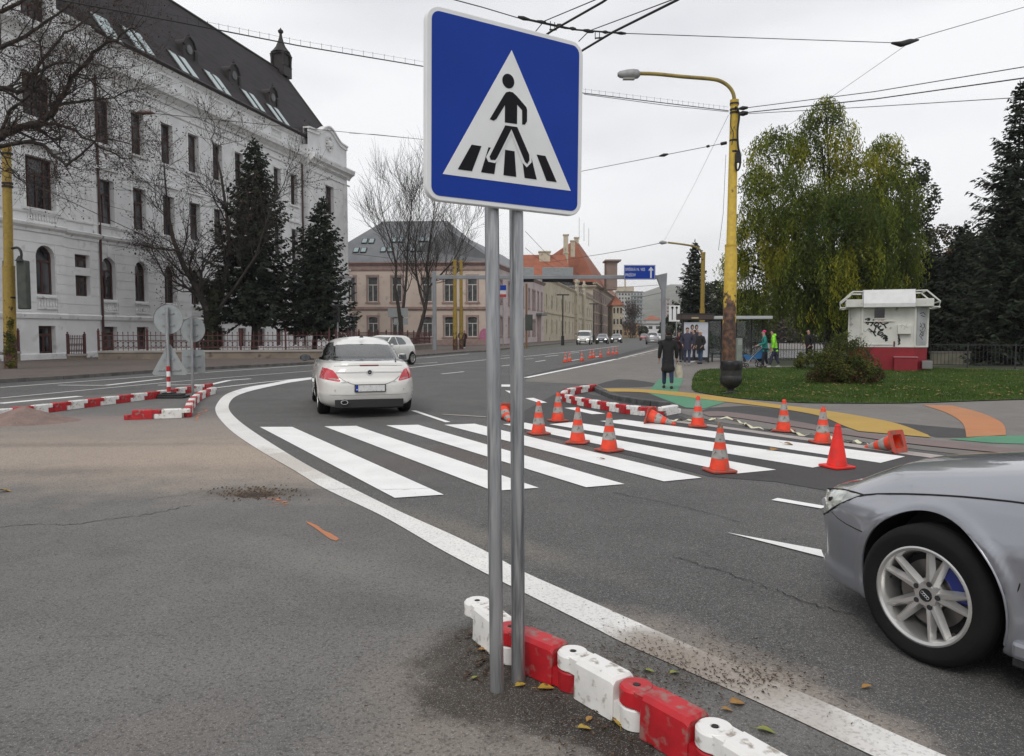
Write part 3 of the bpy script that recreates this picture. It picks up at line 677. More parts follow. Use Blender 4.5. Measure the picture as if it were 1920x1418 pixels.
for s in SW:
 surround(O, s, 1.15, 12.9, 15.6); surround(O, s, 1.15, 8.15, 10.8)
 ubox(trim, O, u, n, s - .95, s + .95, 11.35, 11.5, 0, .2); ubox(trim, O, u, n, s - .8, s + .8, 11.0, 11.35, 0, .06)
 ubox(trim, O, u, n, s - .62, s + .62, 11.85, 12.55, 0, .05)
for sc in (-0.95, -5.2, -9.4): surround(O2, sc, 1.9, 13.0, 15.3); surround(O2, sc, 1.9, 8.2, 10.95); ubox(trim, O2, u, n, sc - 1.3, sc + 1.3, 11.5, 11.7, 0, .3)
surround(O3, 31.8, 1.7, 12.9, 15.6); surround(O3, 31.8, 1.7, 8.15, 10.8)
for s in (0.62, 2.95): ubox(trim, O1, u, n, s, s + .3, 7.45, 16.3, 0, .07)
for s in (27.9, PE - .8): ubox(trim, O3, u, n, s, s + .7, 7.45, 16.3, 0, .09)
# rusticated ground floor: raised bands with gaps at the openings
def bands(Ox, s0, s1, ops, z0=2.66, z1=6.9, nb=8, th=0.035):
 h = (z1 - z0) / nb
 for i in range(nb):
  a, b = z0 + i * h + .025, z0 + (i + 1) * h - .025; zm = (a + b) / 2; cuts = []
  for (sa, sb2, za, zb, ar) in ops:
   if zb < a or za > b + .0: continue
   r = (sb2 - sa) / 2; c = (sa + sb2) / 2; x = r
   if ar and zm > zb - r: x = math.sqrt(max(0, r * r - (zm - h * .3 - (zb - r)) ** 2)) if abs(zm - h * .3 - (zb - r)) < r else 0
   if x > 0: cuts.append((c - x - .03, c + x + .03))
   if za > 3 and ar and zm < 3.6: cuts[-1] = (c - .68, c + .68)
  for s in ops:
   if s[4] == 1 and a < 3.55: cuts.append(((s[0] + s[1]) / 2 - .68, (s[0] + s[1]) / 2 + .68))
  cuts.sort(); x = s0
  for (ca, cb) in cuts + [(s1, s1)]:
   if ca - x > 0.05: ubox(wall, Ox, u, n, x, ca, a, b, 0.0, th)
   x = max(x, cb)
bands(O, 3.32, 27.78, [o for o in main_ops if 2.7 < o[3] < 7])
bands(O1, 0.52, 3.28, small); bands(O2, -13.5, 0.5, [o for o in pv if 2.7 < o[3] < 7]); bands(O3, 27.82, PE, [o for o in rp if 2.7 < o[3] < 7])
# voussoir lines above arches
for s in SW + [31.8]:
 Ox = O3 if s == 31.8 else O
 ubox(trim, Ox, u, n, s - .14, s + .14, 6.17, 6.9, 0.036, .10)
wall.build('wall', M_white_plaster, wb); trim.build('trim', M_white_trim, wb)
for (Ox, ops) in ((O, main_ops), (O1, small), (O2, pv), (O3, rp)):
 for o in ops: window(wb, Ox, u, n, o, 0.3, M_brown_frame, M_glass, fw=0.11 if o[3] > 2.5 else .16)
# roof
Zr = Vector((0, 0, 1)); rf = MB()
g0 = O + n * 0.35 + Zr * 19.35
GL = O2 + n * .2 - u * 13.5 + Zr * 19.36; GR = O + n * 0.35 + u * (PE - .3) + Zr * 19.35
g3 = O + n * .35 + u * 3.2 + Zr * 19.35
RL = O - n * 6.2 - u * 13 + Zr * 28; RR = O - n * 6.2 + u * 35.1 + Zr * 28
BL = O - n * 14.4 - u * 13.5 + Zr * 19.35; BR = O - n * 14.4 + u * PE + Zr * 19.35
gl0 = O + n * 0.35 - u * 13.5 + Zr * 19.35
rf.poly([gl0, GR, RR, RL]); rf.poly([GR, BR, RR]); rf.poly([BR, BL, RL, RR])
# steep roof of the left pavilion in front of it
ap = O2 + u * -6.5 + Zr * 25.0; bk = O - n * 6.9 - u * 6.5 + Zr * 28.6
rf.poly([O2 + u * 1.7 + n * .1 + Zr * 20.5, ap + n * .1, bk, O - n * 4.5 + u * 2.2 + Zr * 25.2]); rf.poly([O2 - u * 14 + n * .1 + Zr * 20.5, ap + n * .1, bk])
rfo = rf.build('roof', M_roof_dark, wb)
rt = MB(); rt.tube([GR, RR], 0.14, 6); rt.tube([RL, RR], 0.14, 6); rt.tube([g0 + u * 3, GR], 0.16, 6)
rt.tube([O2 + u * 1.7 + Zr * 20.6, O - n * 4.5 + u * 2.2 + Zr * 25.3], .12, 5)
rt.build('gutter', M_roof_metal, wb)
dp = MB()
for s in (3.55, 27.6): MB().tube([O + u * s + n * .12 + Zr * 16.8, O + u * s + n * .12 + Zr * .4], 0.07, 8).build('downpipe', M_brown_frame, wb)
# helpers on the roof slope
rn = (GR - gl0).cross(RL - gl0).normalized()
if rn.z < 0: rn = -rn
def onroof(px, py):
 d = ray(px, py); o_ = Vector((0, 0, EYE)); t = (gl0 - o_).dot(rn) / d.dot(rn); return o_ + d * t
rv = (RL - gl0); rv = (rv - u * rv.dot(u)).normalized()
for px in (213, 226, 268, 288, 352, 370, 416, 431, 483, 496, 528, 541):
 py = {213: 77, 226: 83, 268: 99, 288: 108, 352: 141, 370: 150, 416: 174, 431: 182, 483: 207, 496: 213, 528: 232, 541: 238}[px]
 c = onroof(px, py) + rv * .95 - u * .25; M = Matrix(((u.x, rv.x, rn.x, c.x), (u.y, rv.y, rn.y, c.y), (u.z, rv.z, rn.z, c.z), (0, 0, 0, 1)))
 f = MB(); f.bb((-.43, -1.05, 0), (.43, 1.05, .10)); fo = f.build('skylight', M_roof_metal, wb); fo.matrix_local = M
 MB().bb((-.33, -.95, .101), (.33, .95, .135)).build('pane', M_skylight, fo)
for (px, py) in ((347, 98), (432, 146), (505, 187)):
 c = onroof(px, py); h = Vector((n.x, n.y, 0))
 M = Matrix(((u.x, h.x, 0, c.x), (u.y, h.y, 0, c.y), (0, 0, 1, c.z), (0, 0, 0, 1)))
 f = MB(); f.bb((-.55, -1.5, -.6), (.55, .35, .35)); f.tube([(0, -2, .35), (0, .38, .35)], .56, 12); f.bb((-.85, .2, -.75), (.85, .5, -.55)); f.bb((-.8, .15, -.55), (-.55, .45, .2)); f.bb((.55, .15, -.55), (.8, .45, .2))
 f.tube([(-.7, .4, .35), (-.4, .4, .85), (0, .4, 1.05), (.4, .4, .85), (.7, .4, .35)], .1, 6); f.lathe([(.08, 0), (.13, .1), (.03, .35)], 8, (0, .35, 1.05))
 fo = f.build('dormer', M_roof_metal, wb, smooth=40); fo.matrix_local = M
 MB().tube([(0, .385, .15), (0, .40, .15)], .33, 14).build('pane', M_glass, fo)
tw = MB(); tc_ = RR - u * .4
for a, (w, z0, z1) in enumerate(((1.5, -.6, .35), (1.15, .35, 1.6), (1.45, 1.6, 1.8))): tw.box((0, 0, (z0 + z1) / 2), (w, w, z1 - z0))
for x in (-.66, .66):
 for y in (-.66, .66): tw.lathe([(.16, .35), (.12, .6), (.14, 1.2), (.2, 1.6)], 8, (x, y, 0))
for y in (-.6, .6): tw.bb((-.3, y * .98 - .03, .5), (.3, y * .98 + .03, 1.4))
tw.lathe([(.98, 1.8), (.75, 2.05), (.5, 2.4), (.3, 2.9), (.16, 3.4), (.13, 3.7), (.27, 3.85), (.27, 4.0), (.1, 4.15), (.02, 4.3)], 8)
two = tw.build('turret', M_roof_metal, wb); two.location = RR; two.rotation_euler = (0, 0, math.atan2(u.y, u.x))

# ------------------------------------------------------------------ generic building blocks
def simple_house(name, label, A, B, depth, zeave, zridge, rows, mwall, mroof, mframe, mglass, side='hip', w=1.0, mtrim=None, base_m=None, cat='building', over=.4, wdepth=.2, group=None, endpane=False, nobackdir=None):
 """A->B is the facade seen (A left, B right); depth goes away from the viewer. rows: list of (z0,z1,arch,[s...])"""
 A = Vector((*A, 0)); B = Vector((*B, 0)); uu = (B - A); L = uu.length; uu.normalize(); nn = Vector((uu.y, -uu.x, 0))
 r = thing(name, label, cat, (0, 0, 0), 0, group)
 ops = [(s - w / 2, s + w / 2, z0, z1, ar) for (z0, z1, ar, ss) in rows for s in ss]
 wl = MB(); facade(wl, A, uu, nn, 0, L, 0, zeave, ops, wdepth)
 C_ = A - nn * depth; D_ = B - nn * depth; z = Vector((0, 0, zeave))
 for p, q in ((B, D_), (D_, C_), (C_, A)): wl.poly([p, q, q + z, p + z])
 wl.build('wall', mwall, r)
 t = MB(); cornice(t, A, uu, nn, -over, L + over, zeave - .5, [(0.05, 0), (.25, .25), (over, .35), (over, .5)]); 
 for (z0, z1, ar, ss) in rows:
  for s in ss:
   ubox(t, A, uu, nn, s - w / 2 - .18, s - w / 2, z0, z1, 0, .05); ubox(t, A, uu, nn, s + w / 2, s + w / 2 + .18, z0, z1, 0, .05)
   ubox(t, A, uu, nn, s - w / 2 - .3, s + w / 2 + .3, z0 - .2, z0, 0, .12); ubox(t, A, uu, nn, s - w / 2 - .2, s + w / 2 + .2, z1, z1 + .25, 0, .07)
 t.build('trim', mtrim or mwall, r)
 for o in ops: window(r, A, uu, nn, o, wdepth, mframe, mglass, fw=.09)
 e = over; P0 = A - uu * e + nn * e + z; P1 = B + uu * e + nn * e + z; P2 = D_ + uu * e - nn * e + z; P3 = C_ - uu * e - nn * e + z
 h = zridge - zeave; mid = -nn * (depth / 2); rr = MB()
 ins = depth / 2 if side == 'hip' else (0 if side == 'gable' else depth / 2)
 Ra = A + uu * (ins - e) + mid + Vector((0, 0, zridge)); Rb = B - uu * (ins - e) + mid + Vector((0, 0, zridge))
 if side == 'gableL': Ra = A - uu * e + mid + Vector((0, 0, zridge))
 rr.poly([P0, P1, Rb, Ra]); rr.poly([P2, P3, Ra, Rb]); rr.poly([P1, P2, Rb]); rr.poly([P3, P0, Ra])
 ro = rr.build('roof', mroof, r)
 return r, A, uu, nn, L, ro, (P0, P1, Ra, Rb)
M_pink = mat('pink_plaster', (0.62, 0.52, 0.44), 0.85, col2=(0.55, 0.45, 0.38), nscale=.5, world=True, spots=((0.40, 0.33, 0.29), 1.2, .6, .12), bump=.2, bscale=8)
M_pinkt = mat('brown_trim', (0.36, 0.25, 0.22), .8, col2=(0.28, .20, .18), nscale=2, world=True)
M_greyroof = mat('grey_tin_roof', (0.12, 0.125, 0.135), .55, col2=(0.16, 0.165, 0.17), nscale=.5, world=True, stretch=(1, 1, .3))
M_orange_tile = mat('orange_roof_tile', (0.31, 0.095, 0.045), .8, col2=(0.24, .075, .04), nscale=.6, world=True, bump=.4, bscale=4)
M_cream = mat('cream_plaster', (0.54, 0.47, 0.35), .85, col2=(0.47, .41, .30), nscale=.4, world=True, spots=((0.24, .22, .17), .9, .58, .12))
M_tan = mat('tan_plaster', (0.50, 0.41, 0.30), .85, col2=(0.43, .35, .26), nscale=.4, world=True)
M_brownb = mat('brown_plaster', (0.23, 0.17, 0.14), .85, col2=(0.27, .20, .165), nscale=.6, world=True)
M_lilac = mat('pale_lilac_plaster', (0.56, 0.47, 0.46), .85, col2=(0.48, .40, .39), nscale=.4, world=True, spots=((0.3, .26, .26), 1., .6, .1))
# pink house facing the camera across the side street
YP = 93.0
def atY(px, Y): return (px - CX) / 1400.0 * Y
A0 = (atY(600, YP), YP); B0 = (atY(926, YP - 1), YP - 1)
scs = [((px - CX) / 1400 * YP) - A0[0] for px in (615, 659, 701, 746, 803, 844, 887)]
pk, pA, pu, pn, pL, pro, pr4 = simple_house('corner_house', 'pink two-storey corner house with grey tin roof behind the bare trees', A0, B0, 14, 10.3, 16.3,
 [(5.4, 8.5, 0, scs), (1.1, 3.55, 2, scs)], M_pink, M_greyroof, M_white_frame, M_glass_curtain, 'hip', 1.25, M_pinkt)
t = MB(); cornice(t, pA, pu, pn, 0, pL, 4.35, [(.05, 0), (.18, .15), (.2, .45)]); cornice(t, pA, pu, pn, 0, pL, 0, [(.1, 0), (.1, .7), (.04, .75)])
cornice(t, pA, pu, pn, 0, pL, 9.2, [(.05, 0), (.12, .2), (.12, .55)]); t.build('string_course', M_pinkt, pk)
pz = (pr4[3] - pr4[0]); pnr = (pr4[1] - pr4[0]).cross(pr4[2] - pr4[0]).normalized(); 
if pnr.z < 0: pnr = -pnr
pv_ = pnr.cross(pu).normalized()
for (px, py) in ((684, 453), (697, 453), (668, 470), (682, 470), (739, 451), (751, 451), (719, 469), (733, 469), (791, 450), (803, 450), (775, 468), (788, 468), (842, 449), (838, 466), (850, 466)):
 d = ray(px, py); o_ = Vector((0, 0, EYE)); c = o_ + d * ((pr4[0] - o_).dot(pnr) / d.dot(pnr))
 M = Matrix(((pu.x, pv_.x, pnr.x, c.x), (pu.y, pv_.y, pnr.y, c.y), (pu.z, pv_.z, pnr.z, c.z), (0, 0, 0, 1)))
 fo = MB().bb((-.36, -.55, 0), (.36, .55, .12)).build('skylight', M_roof_metal, pk); fo.matrix_local = M
 MB().bb((-.28, -.46, .121), (.28, .46, .14)).build('pane', M_skylight, fo)
# side of the corner house along the main street, then the row down the street
C0 = Vector((*B0, 0)); sd_ = Vector((0.20, 0.98, 0)).normalized()
def rowpt(px, base=C0, d=sd_):   # point on the street line seen at pixel column px
 r = (px - CX) / 1400.0; t = (r * base.y - base.x) / (d.x - r * d.y); return base + d * t
p1 = rowpt(1019); p2 = rowpt(1111); p3 = rowpt(1153)
def xy(v): return (v.x, v.y)
L1 = (p1 - C0).length
mbw = MB(); ops = [(s - .5, s + .5, 5.6, 8.3, 0) for s in (5, 9, 13)] + [(s - .5, s + .5, 1.2, 3.6, 1) for s in (5, 9, 13)]
lil, *_r = simple_house('street_house', 'pale lilac two-storey house wing with a dark door, beyond the sign poles', (C0.x + .05, C0.y + .3), xy(p1), 12, 10.2, 14.5,
 [(5.4, 8.3, 0, [4, 9, 14, 19, 24, 29, L1 - 11, L1 - 6, L1 - 2.5]), (1.2, 3.6, 2, [4, 9, 14, 19, 24, 29, L1 - 11])], M_lilac, M_greyroof, M_white_frame, M_glass, 'gableL', 1.1, M_pinkt)
dr = MB(); ubox(dr, _r[0], _r[1], _r[2], L1 - 6.6, L1 - 3.6, 0, 4.3, 0.02, .12); dr.build('doorway', M_pinkt, lil)
dr = MB(); ubox(dr, _r[0], _r[1], _r[2], L1 - 8.0, L1 - 2.4, 4.5, 4.8, 0.0, 1.0); dr.build('canopy', M_greyroof, lil)
L2 = (p2 - p1).length; ss = [L2 * (k + .5) / 14 for k in range(14)]
cre, *_c = simple_house('parapet_house', 'cream yellow two-storey house with low parapets and narrow windows', xy(p1), xy(p2), 16, 11.4, 12.2,
 [(6.2, 8.4, 0, ss), (1.6, 4.0, 0, ss)], M_cream, M_greyroof, M_glass, M_glass, 'hip', 1.0, M_cream)
t = MB(); cornice(t, _c[0], _c[1], _c[2], 0, L2, 5.0, [(.05, 0), (.2, .2), (.2, .5)])
for s, w, h in ((L2 * .52, 3.0, 3.4), (L2 * .70, 3.0, 3.4)):
 ubox(t, _c[0], _c[1], _c[2], s - w / 2, s + w / 2, 0, 11.4 + h * .55, .02, .6); ubox(t, _c[0], _c[1], _c[2], s - w / 2 - .3, s + w / 2 + .3, 11.4 + h * .55, 11.4 + h * .75, .0, .8); ubox(t, _c[0], _c[1], _c[2], s - w * .35, s + w * .35, 11.4 + h * .75, 11.4 + h, .1, .5)
t.build('parapet', M_cream, cre)
t = MB(); zz = []
for k in range(26):
 s = 2 + k * (L2 - 4) / 25
 zz += [_c[0] + _c[1] * s + Vector((0, 0, 11.35)), _c[0] + _c[1] * (s + .1) + Vector((0, 0, 12.1)) + _c[2] * .5, _c[0] + _c[1] * (s + 1.2) + Vector((0, 0, 12.3)) + _c[2] * .6]
t.tube(zz, .07, 4); t.build('roof_rail', M_greyroof, cre)
# brown block: street side plus the gable side facing us with a tall orange roof
L3 = (p3 - p2).length; z0s = [1.5, 4.9, 8.3, 11.7]; ss = [L3 * (k + .5) / 12 for k in range(12)]
brn = thing('apartment_block', 'brown four-storey block with tall orange tiled roof and chimneys far down the street', 'building')
wl = MB(); ops = [(s - 1.1, s + 1.1, z, z + 2.1, 0) for z in z0s for s in ss]
bn = Vector((sd_.y, -sd_.x, 0)); facade(wl, p2, sd_, bn, 0, L3, 0, 16.4, ops, .25); 
q2 = p2 - bn * 34; q3 = p3 - bn * 34
for a, b in ((p3, q3), (q3, q2)): wl.poly([a, b, b + Zr * 16.4, a + Zr * 16.4])
wl.build('wall', M_brownb, brn)
tn = MB(); tn.poly([p2, q2, q2 + Zr * 15.2, p2 + Zr * 15.2]); tn.build('side_wall', M_tan, brn)
t = MB()
for z in (4.2, 7.6, 11.0, 14.4): cornice(t, p2, sd_, bn, 0, L3, z, [(.05, 0), (.15, .1), (.15, .35)])
cornice(t, p2, sd_, bn, -.8, L3, 15.8, [(.3, 0), (1.0, .2), (1.0, .6)]); 
tu = (q2 - p2).normalized(); cornice(t, p2, tu, -sd_, -1.0, 34, 14.8, [(.2, 0), (.9, .3), (.9, .6)])
t.build('trim', M_tan, brn)
for o in ops: window(brn, p2, sd_, bn, o, .25, M_white_frame, M_glass, fw=.12)
rf = MB(); zr = 29.5; e = 1.0
zr = 0; m1 = P(1077, 450, 222); m2 = P(1081, 450, 228)
a = p2 + bn * e - sd_ * e + Zr * 16.4; b = p3 + bn * e + sd_ * e + Zr * 16.4; c = p3 - bn * 27 + sd_ * e + Zr * 16.4; d = p2 - bn * 24 - sd_ * e + Zr * 16.4
rf.poly([a, b, m2 + Zr * zr, m1 + Zr * zr]); rf.poly([d, a, m1 + Zr * zr]); rf.poly([b, c, m2 + Zr * zr]); rf.poly([c, d, m1 + Zr * zr, m2 + Zr * zr])
# lower wing roof to the left
rf.poly([P(975, 529, 196), P(1075, 529, 196), P(1060, 478, 206), P(975, 478, 206)]); rfo = rf.build('roof', M_orange_tile, brn)
wl2 = MB(); wl2.bb((0, 0, 0), (1, 1, 1)); 
for (px, py, w, h, yc) in ((1061, 442, 1.3, 5.5, 214), (1074, 453, 1.2, 4.4, 214), (1061, 476, 1.2, 5.0, 207), (1081, 447, 1.2, 1.8, 224), (1021, 474, 3.0, 2.6, 205)):
 p = P(px, py, yc)
 MB().box((0, 0, -h / 2), (w, w, h)).box((0, 0, .15), (w + .4, w + .4, .3)).build('chimney', M_cream, rfo, loc=tuple(p))
for px, y0, y1 in ((1086, 408, 450), (1095, 418, 452), (1104, 428, 462)): MB().tube([P(px, y1, 215), P(px, y0, 215)], .05, 4).build('antenna', M_wire, rfo)
td = MB(); pa = P(1145, 525, 243); td.box((pa.x, pa.y, 20), (3.4, 6, 9)); td.box((pa.x + .3, pa.y, 24.7), (5.0, 8, .5)); td.build('stair_tower', M_brownb, brn)
# far end: yellow house, ochre house, tower blocks, white block
def boxhouse(name, label, px0, px1, ytop, Y, mw, mr, rooftop, mw2, rows, cols, cat='building', dep=12, roofh=0, wcol=None, base=0, balc=False):
 x0 = atY(px0, Y); x1 = atY(px1, Y); z1 = EYE + (625 - ytop) / 1400 * Y
 r = thing(name, label, cat)
 MB().bb((x0, Y, base), (x1, Y + dep, z1)).build('wall', mw, r)
 if roofh:
  t = MB(); q = [(x0 - .5, Y - .5, z1), (x1 + .5, Y - .5, z1), (x1 + .5, Y + dep + .5, z1), (x0 - .5, Y + dep + .5, z1)]; c = (x0 + x1) / 2
  t.poly(q[::-1]); t.poly([q[0], q[1], (c, Y + dep / 2, z1 + roofh)]); t.poly([q[1], q[2], (c, Y + dep / 2, z1 + roofh)]); t.poly([q[2], q[3], (c, Y + dep / 2, z1 + roofh)]); t.poly([q[3], q[0], (c, Y + dep / 2, z1 + roofh)])
  t.build('roof', mr, r)
 else: MB().bb((x0 - .3, Y - .3, z1), (x1 + .3, Y + dep, z1 + .5)).build('roof', mr, r)
 w = (x1 - x0) / cols; h = (z1 - base) / rows
 for i in range(cols):
  for j in range(rows):
   if rows * cols > 90 and False: continue
   a = x0 + w * (i + .5); b = base + h * (j + .52)
   wn = MB().bb((a - w * .27, Y - .08, b - h * .24), (a + w * .27, Y - .01, b + h * .24)).build('window', M_glass, r)
   if balc and i >= cols // 2: MB().bb((a - w * .42, Y - 1.0, b - h * .45), (a + w * .42, Y - .1, b - h * .12)).build('balcony', balc, r)
 return r
boxhouse('yellow_house', 'pale yellow house with brown roof just past the brown block', 1148, 1167, 573, 240, M_cream, M_orange_tile, 0, None, 3, 3, roofh=3.5)
M_panel = mat('panel_concrete', (0.46, 0.45, 0.43), .85, col2=(0.40, .39, .37), nscale=.1, world=True)
M_grnblue = mat('grey_green_panel', (0.26, 0.32, 0.33), .8)
hr = boxhouse('tower_block', 'tall pale tower block with grey-green balconies standing before the hill', 1158, 1204, 549, 420, M_panel, M_greyroof, 0, None, 11, 8, balc=M_grnblue)
a = P(1172, 545, 424); MB().bb((a.x - 5, a.y, 22), (a.x + 5, a.y + 5, a.z + 2.2)).bb((a.x - 8, a.y, a.z - 1.2), (a.x + 8, a.y + 6, a.z - .4)).tube([(a.x, a.y, a.z), (a.x, a.y, a.z + 7)], .5, 6).build('rooftop_cabin', M_cream, hr)
boxhouse('ochre_house', 'low ochre flat house right of the small bare street tree', 1168, 1202, 608, 300, mat('ochre', (0.42, .26, .12), .85), M_greyroof, 0, None, 2, 4)
boxhouse('white_block', 'small white two-storey block with four dark windows at the end of the street', 1212, 1240, 609, 330, mat('white_far', (0.66, .66, .65), .8), M_greyroof, 0, None, 2, 2)
boxhouse('far_tower', 'second, farther pinkish tower block half hidden by the gantry post', 1243, 1254, 562, 520, mat('pink_far', (0.42, .34, .33), .85), M_greyroof, 0, None, 10, 2, balc=M_panel)
boxhouse('roadside_house', 'low white roof behind the cars at the street end, under the hill', 1212, 1238, 600, 450, M_panel, M_orange_tile, 0, None, 1, 3, roofh=3)
# ---- hills
def hill(name, pts, Y, dep, m):
 mb = MB(); L = []
 xs = np.linspace(pts[0][0], pts[-1][0], 90)
 ys = np.interp(xs, [p[0] for p in pts], [p[1] for p in pts])
 rows = 14; V = []; F = []
 for j in range(rows):
  t = j / (rows - 1); yy = Y - dep * (1 - t)
  for i, x in enumerate(xs):
   zt = EYE + (625 - ys[i]) / 1400 * Y
   z = zt * (t ** .8) * (1 + .10 * mnoise.noise(Vector((x * .01, t * 3, 0)))) + (6 * mnoise.noise(Vector((x * .05, t * 9, 2))) if 0 < t < 1 else 0)
   V.append(((x - CX) / 1400 * Y, yy, max(z, -1) - (2 if j == 0 else 0)))
 for j in range(rows):   # back side
  pass
 k = len(xs)
 for j in range(rows - 1):
  for i in range(k - 1): F.append((j * k + i, j * k + i + 1, (j + 1) * k + i + 1, (j + 1) * k + i))
 return tag(npmesh(name, np.array(V), np.array(F), m, smooth=True), kind='structure')
M_hill = mat('wooded_hill', (0.045, 0.055, 0.03), .95, col2=(0.09, .07, .045), nscale=.012, world=True, spots=((0.16, .13, .08), .03, .56, .1))
hill('hills', [(200, 632), (500, 612), (700, 600), (900, 590), (1000, 580), (1080, 570), (1130, 562), (1160, 556), (1190, 552), (1215, 547), (1240, 540), (1270, 535), (1320, 540), (1400, 560), (1500, 575), (1650, 590), (1850, 605), (2200, 632)], 2300, 1300, M_hill)
# ------------------------------------------------------------------ crossing sign on two galvanised poles
yaw = R_(31.09); cu = Vector((math.cos(yaw), math.sin(yaw), 0)); cn = Vector((math.sin(yaw), -math.cos(yaw), 0))
SIGN = Vector((-0.012, 3.152, 2.444)); s_ = 0.75
sg = thing('crossing_sign', 'blue square pedestrian crossing sign on two galvanised poles in the foreground', 'road sign', (-0.02, 3.26, 0))
def rrect(w, h, r, n=6):
 o = []
 for cx_, cy_, a0 in ((w / 2 - r, h / 2 - r, 0), (-w / 2 + r, h / 2 - r, 90), (-w / 2 + r, -h / 2 + r, 180), (w / 2 - r, -h / 2 + r, 270)):
  for i in range(n + 1): a = R_(a0 + 90 * i / n); o.append((cx_ + r * math.cos(a), cy_ + r * math.sin(a)))
 return o
roll = R_(-0.55)
u2 = cu * math.cos(roll) + Vector((0, 0, 1)) * math.sin(roll); v2 = Vector((0, 0, 1)) * math.cos(roll) - cu * math.sin(roll)
MS = Matrix(((u2.x, v2.x, cn.x, SIGN.x - sg.location.x), (u2.y, v2.y, cn.y, SIGN.y - sg.location.y), (u2.z, v2.z, cn.z, SIGN.z), (0, 0, 0, 1)))
M_sblue = mat('sign_blue', (0.004, 0.042, 0.33), 0.5, col2=(0.003, 0.038, 0.31), nscale=3, spec=.25, spots=((0.006, .04, .29), 9, .62, .1))
M_swhite = mat('sign_white', (0.84, 0.85, 0.84), 0.5, col2=(.76, .77, .76), nscale=3, spec=.3)
M_sblack = mat('sign_black', (0.008, 0.008, 0.011), 0.6, spec=.2)
rim = MB(); rim.prism(rrect(.75, .75, .06), -.030, 0.0); 
pl_ = rim.build('plate', M_swhite, sg, smooth=35, bevel=.004); pl_.matrix_local = MS
def flat(name, poly, z, m, par, th=.0012):
 mb = MB(); mb.prism(poly, z, z + th); o = mb.build(name, m, par); return o
uv = lambda L: [((a - .5) * .75, (b - .5) * .75) for a, b in L]
blue = flat('blue_field', rrect(.705, .71, .035), .0005, M_sblue, pl_)
tri_ = flat('white_triangle', uv([(.511, .862), (.094, .141), (.920, .141)]), .0020, M_swhite, pl_)
for q in ([(0.264, 0.316), (0.324, 0.316), (0.267, 0.176), (0.182, 0.176)], [(0.368, 0.316), (0.428, 0.316), (0.405, 0.177), (0.323, 0.177)], [(0.473, 0.317), (0.533, 0.317), (0.546, 0.178), (0.464, 0.178)],
          [(0.579, 0.318), (0.638, 0.318), (0.682, 0.179), (0.601, 0.179)], [(0.680, 0.318), (0.739, 0.318), (0.819, 0.18), (0.749, 0.18)]):
 flat('stripe_mark', uv(q), .0036, M_sblack, pl_)
flat('leg_outline', uv([(0.462, .458), (0.352, 0.262), (0.366, 0.238), (0.408, 0.236), (0.428, 0.258), (0.511, 0.412), (0.583, 0.262), (0.613, 0.238), (0.645, 0.270), (0.643, 0.322), (0.556, 0.458)]), .0052, M_swhite, pl_)
flat('figure_legs', uv([(0.470, 0.448), (0.373, 0.266), (0.380, 0.250), (0.408, 0.252), (0.420, 0.266), (0.510, 0.434), (0.600, 0.267), (0.615, 0.257), (0.629, 0.279), (0.627, 0.309), (0.547, 0.450)]), .0068, M_sblack, pl_)
flat('figure_body', uv([(0.476, 0.628), (0.497, 0.636), (0.519, 0.635), (0.546, 0.619), (0.608, 0.569), (0.613, 0.555), (0.613, 0.492), (0.600, 0.473), (0.582, 0.470), (0.581, 0.548), (0.548, 0.574), (0.548, 0.468), (0.470, 0.465), (0.470, 0.559), (0.417, 0.476), (0.399, 0.463), (0.375, 0.468), (0.461, 0.607)]), .0036, M_sblack, pl_)
flat('figure_head', [((.490 - .5 + .038 * math.cos(a)) * .75, (.691 - .5 + .039 * math.sin(a)) * .75) for a in [2 * math.pi * k / 24 for k in range(24)]], .0036, M_sblack, pl_)
for (bx, by, tx, ty) in ((932, 1298, 922, 395), (972, 1281, 968, 395)):
 b = G(bx, by); b.z = -0.05
 t = P(tx, ty, 3.185 if bx == 932 else 3.25)
 d = (t - b); t = b + d * (2.62 / d.z) * 1.0
 p = MB(); p.tube([b - sg.location * Vector((1, 1, 1)).x if False else b - sg.location, t - sg.location], .030, 24); p.build('pole', M_galv, sg, smooth=60)
for z in (2.2, 2.68):
 mb = MB(); mb.box((0, 0, 0), (.34, .03, .035)); o = mb.build('clamp', M_galv, sg, bevel=.004)
 o.matrix_local = Matrix.Translation(Vector((-0.012, 3.185, z)) - sg.location) @ Matrix.Rotation(yaw, 4, 'Z')

# ------------------------------------------------------------------ red and white interlocking kerb blocks
def block_mesh(L):
 mb = MB(); w = .135; h = .168
 prof = [(-w / 2, 0), (w / 2, 0), (w / 2 - .006, h - .018), (w / 2 - .022, h), (-w / 2 + .022, h), (-w / 2 + .006, h - .018)]
 x0, x1 = .078, L - .072; k = len(prof)
 rings = [(x0, .93), (x0 + .012, 1.0), (x1 - .012, 1.0), (x1, .93)]
 vs = []; 
 for x, s in rings:
  for y, z in prof: vs.append((x, y * s, z * s if z > .05 else z))
 fs = [tuple(range(k - 1, -1, -1)), tuple(range(3 * k, 4 * k))]
 for i in range(3):
  for j in range(k): fs.append((i * k + j, i * k + (j + 1) % k, (i + 1) * k + (j + 1) % k, (i + 1) * k + j))
 mb.add(vs, fs)
 mb.lathe([(.062, .088), (.068, .094), (.068, .150), (.060, .160), (.018, .160), (.014, .154)], 24, (0, 0, 0))
 mb.box((.05, 0, .124), (.07, .108, .066)); 
 mb.lathe([(.066, 0.0), (.067, .078), (.062, .084)], 24, (L, 0, 0)); mb.box((L - .05, 0, .041), (.06, .108, .078))
 return mb
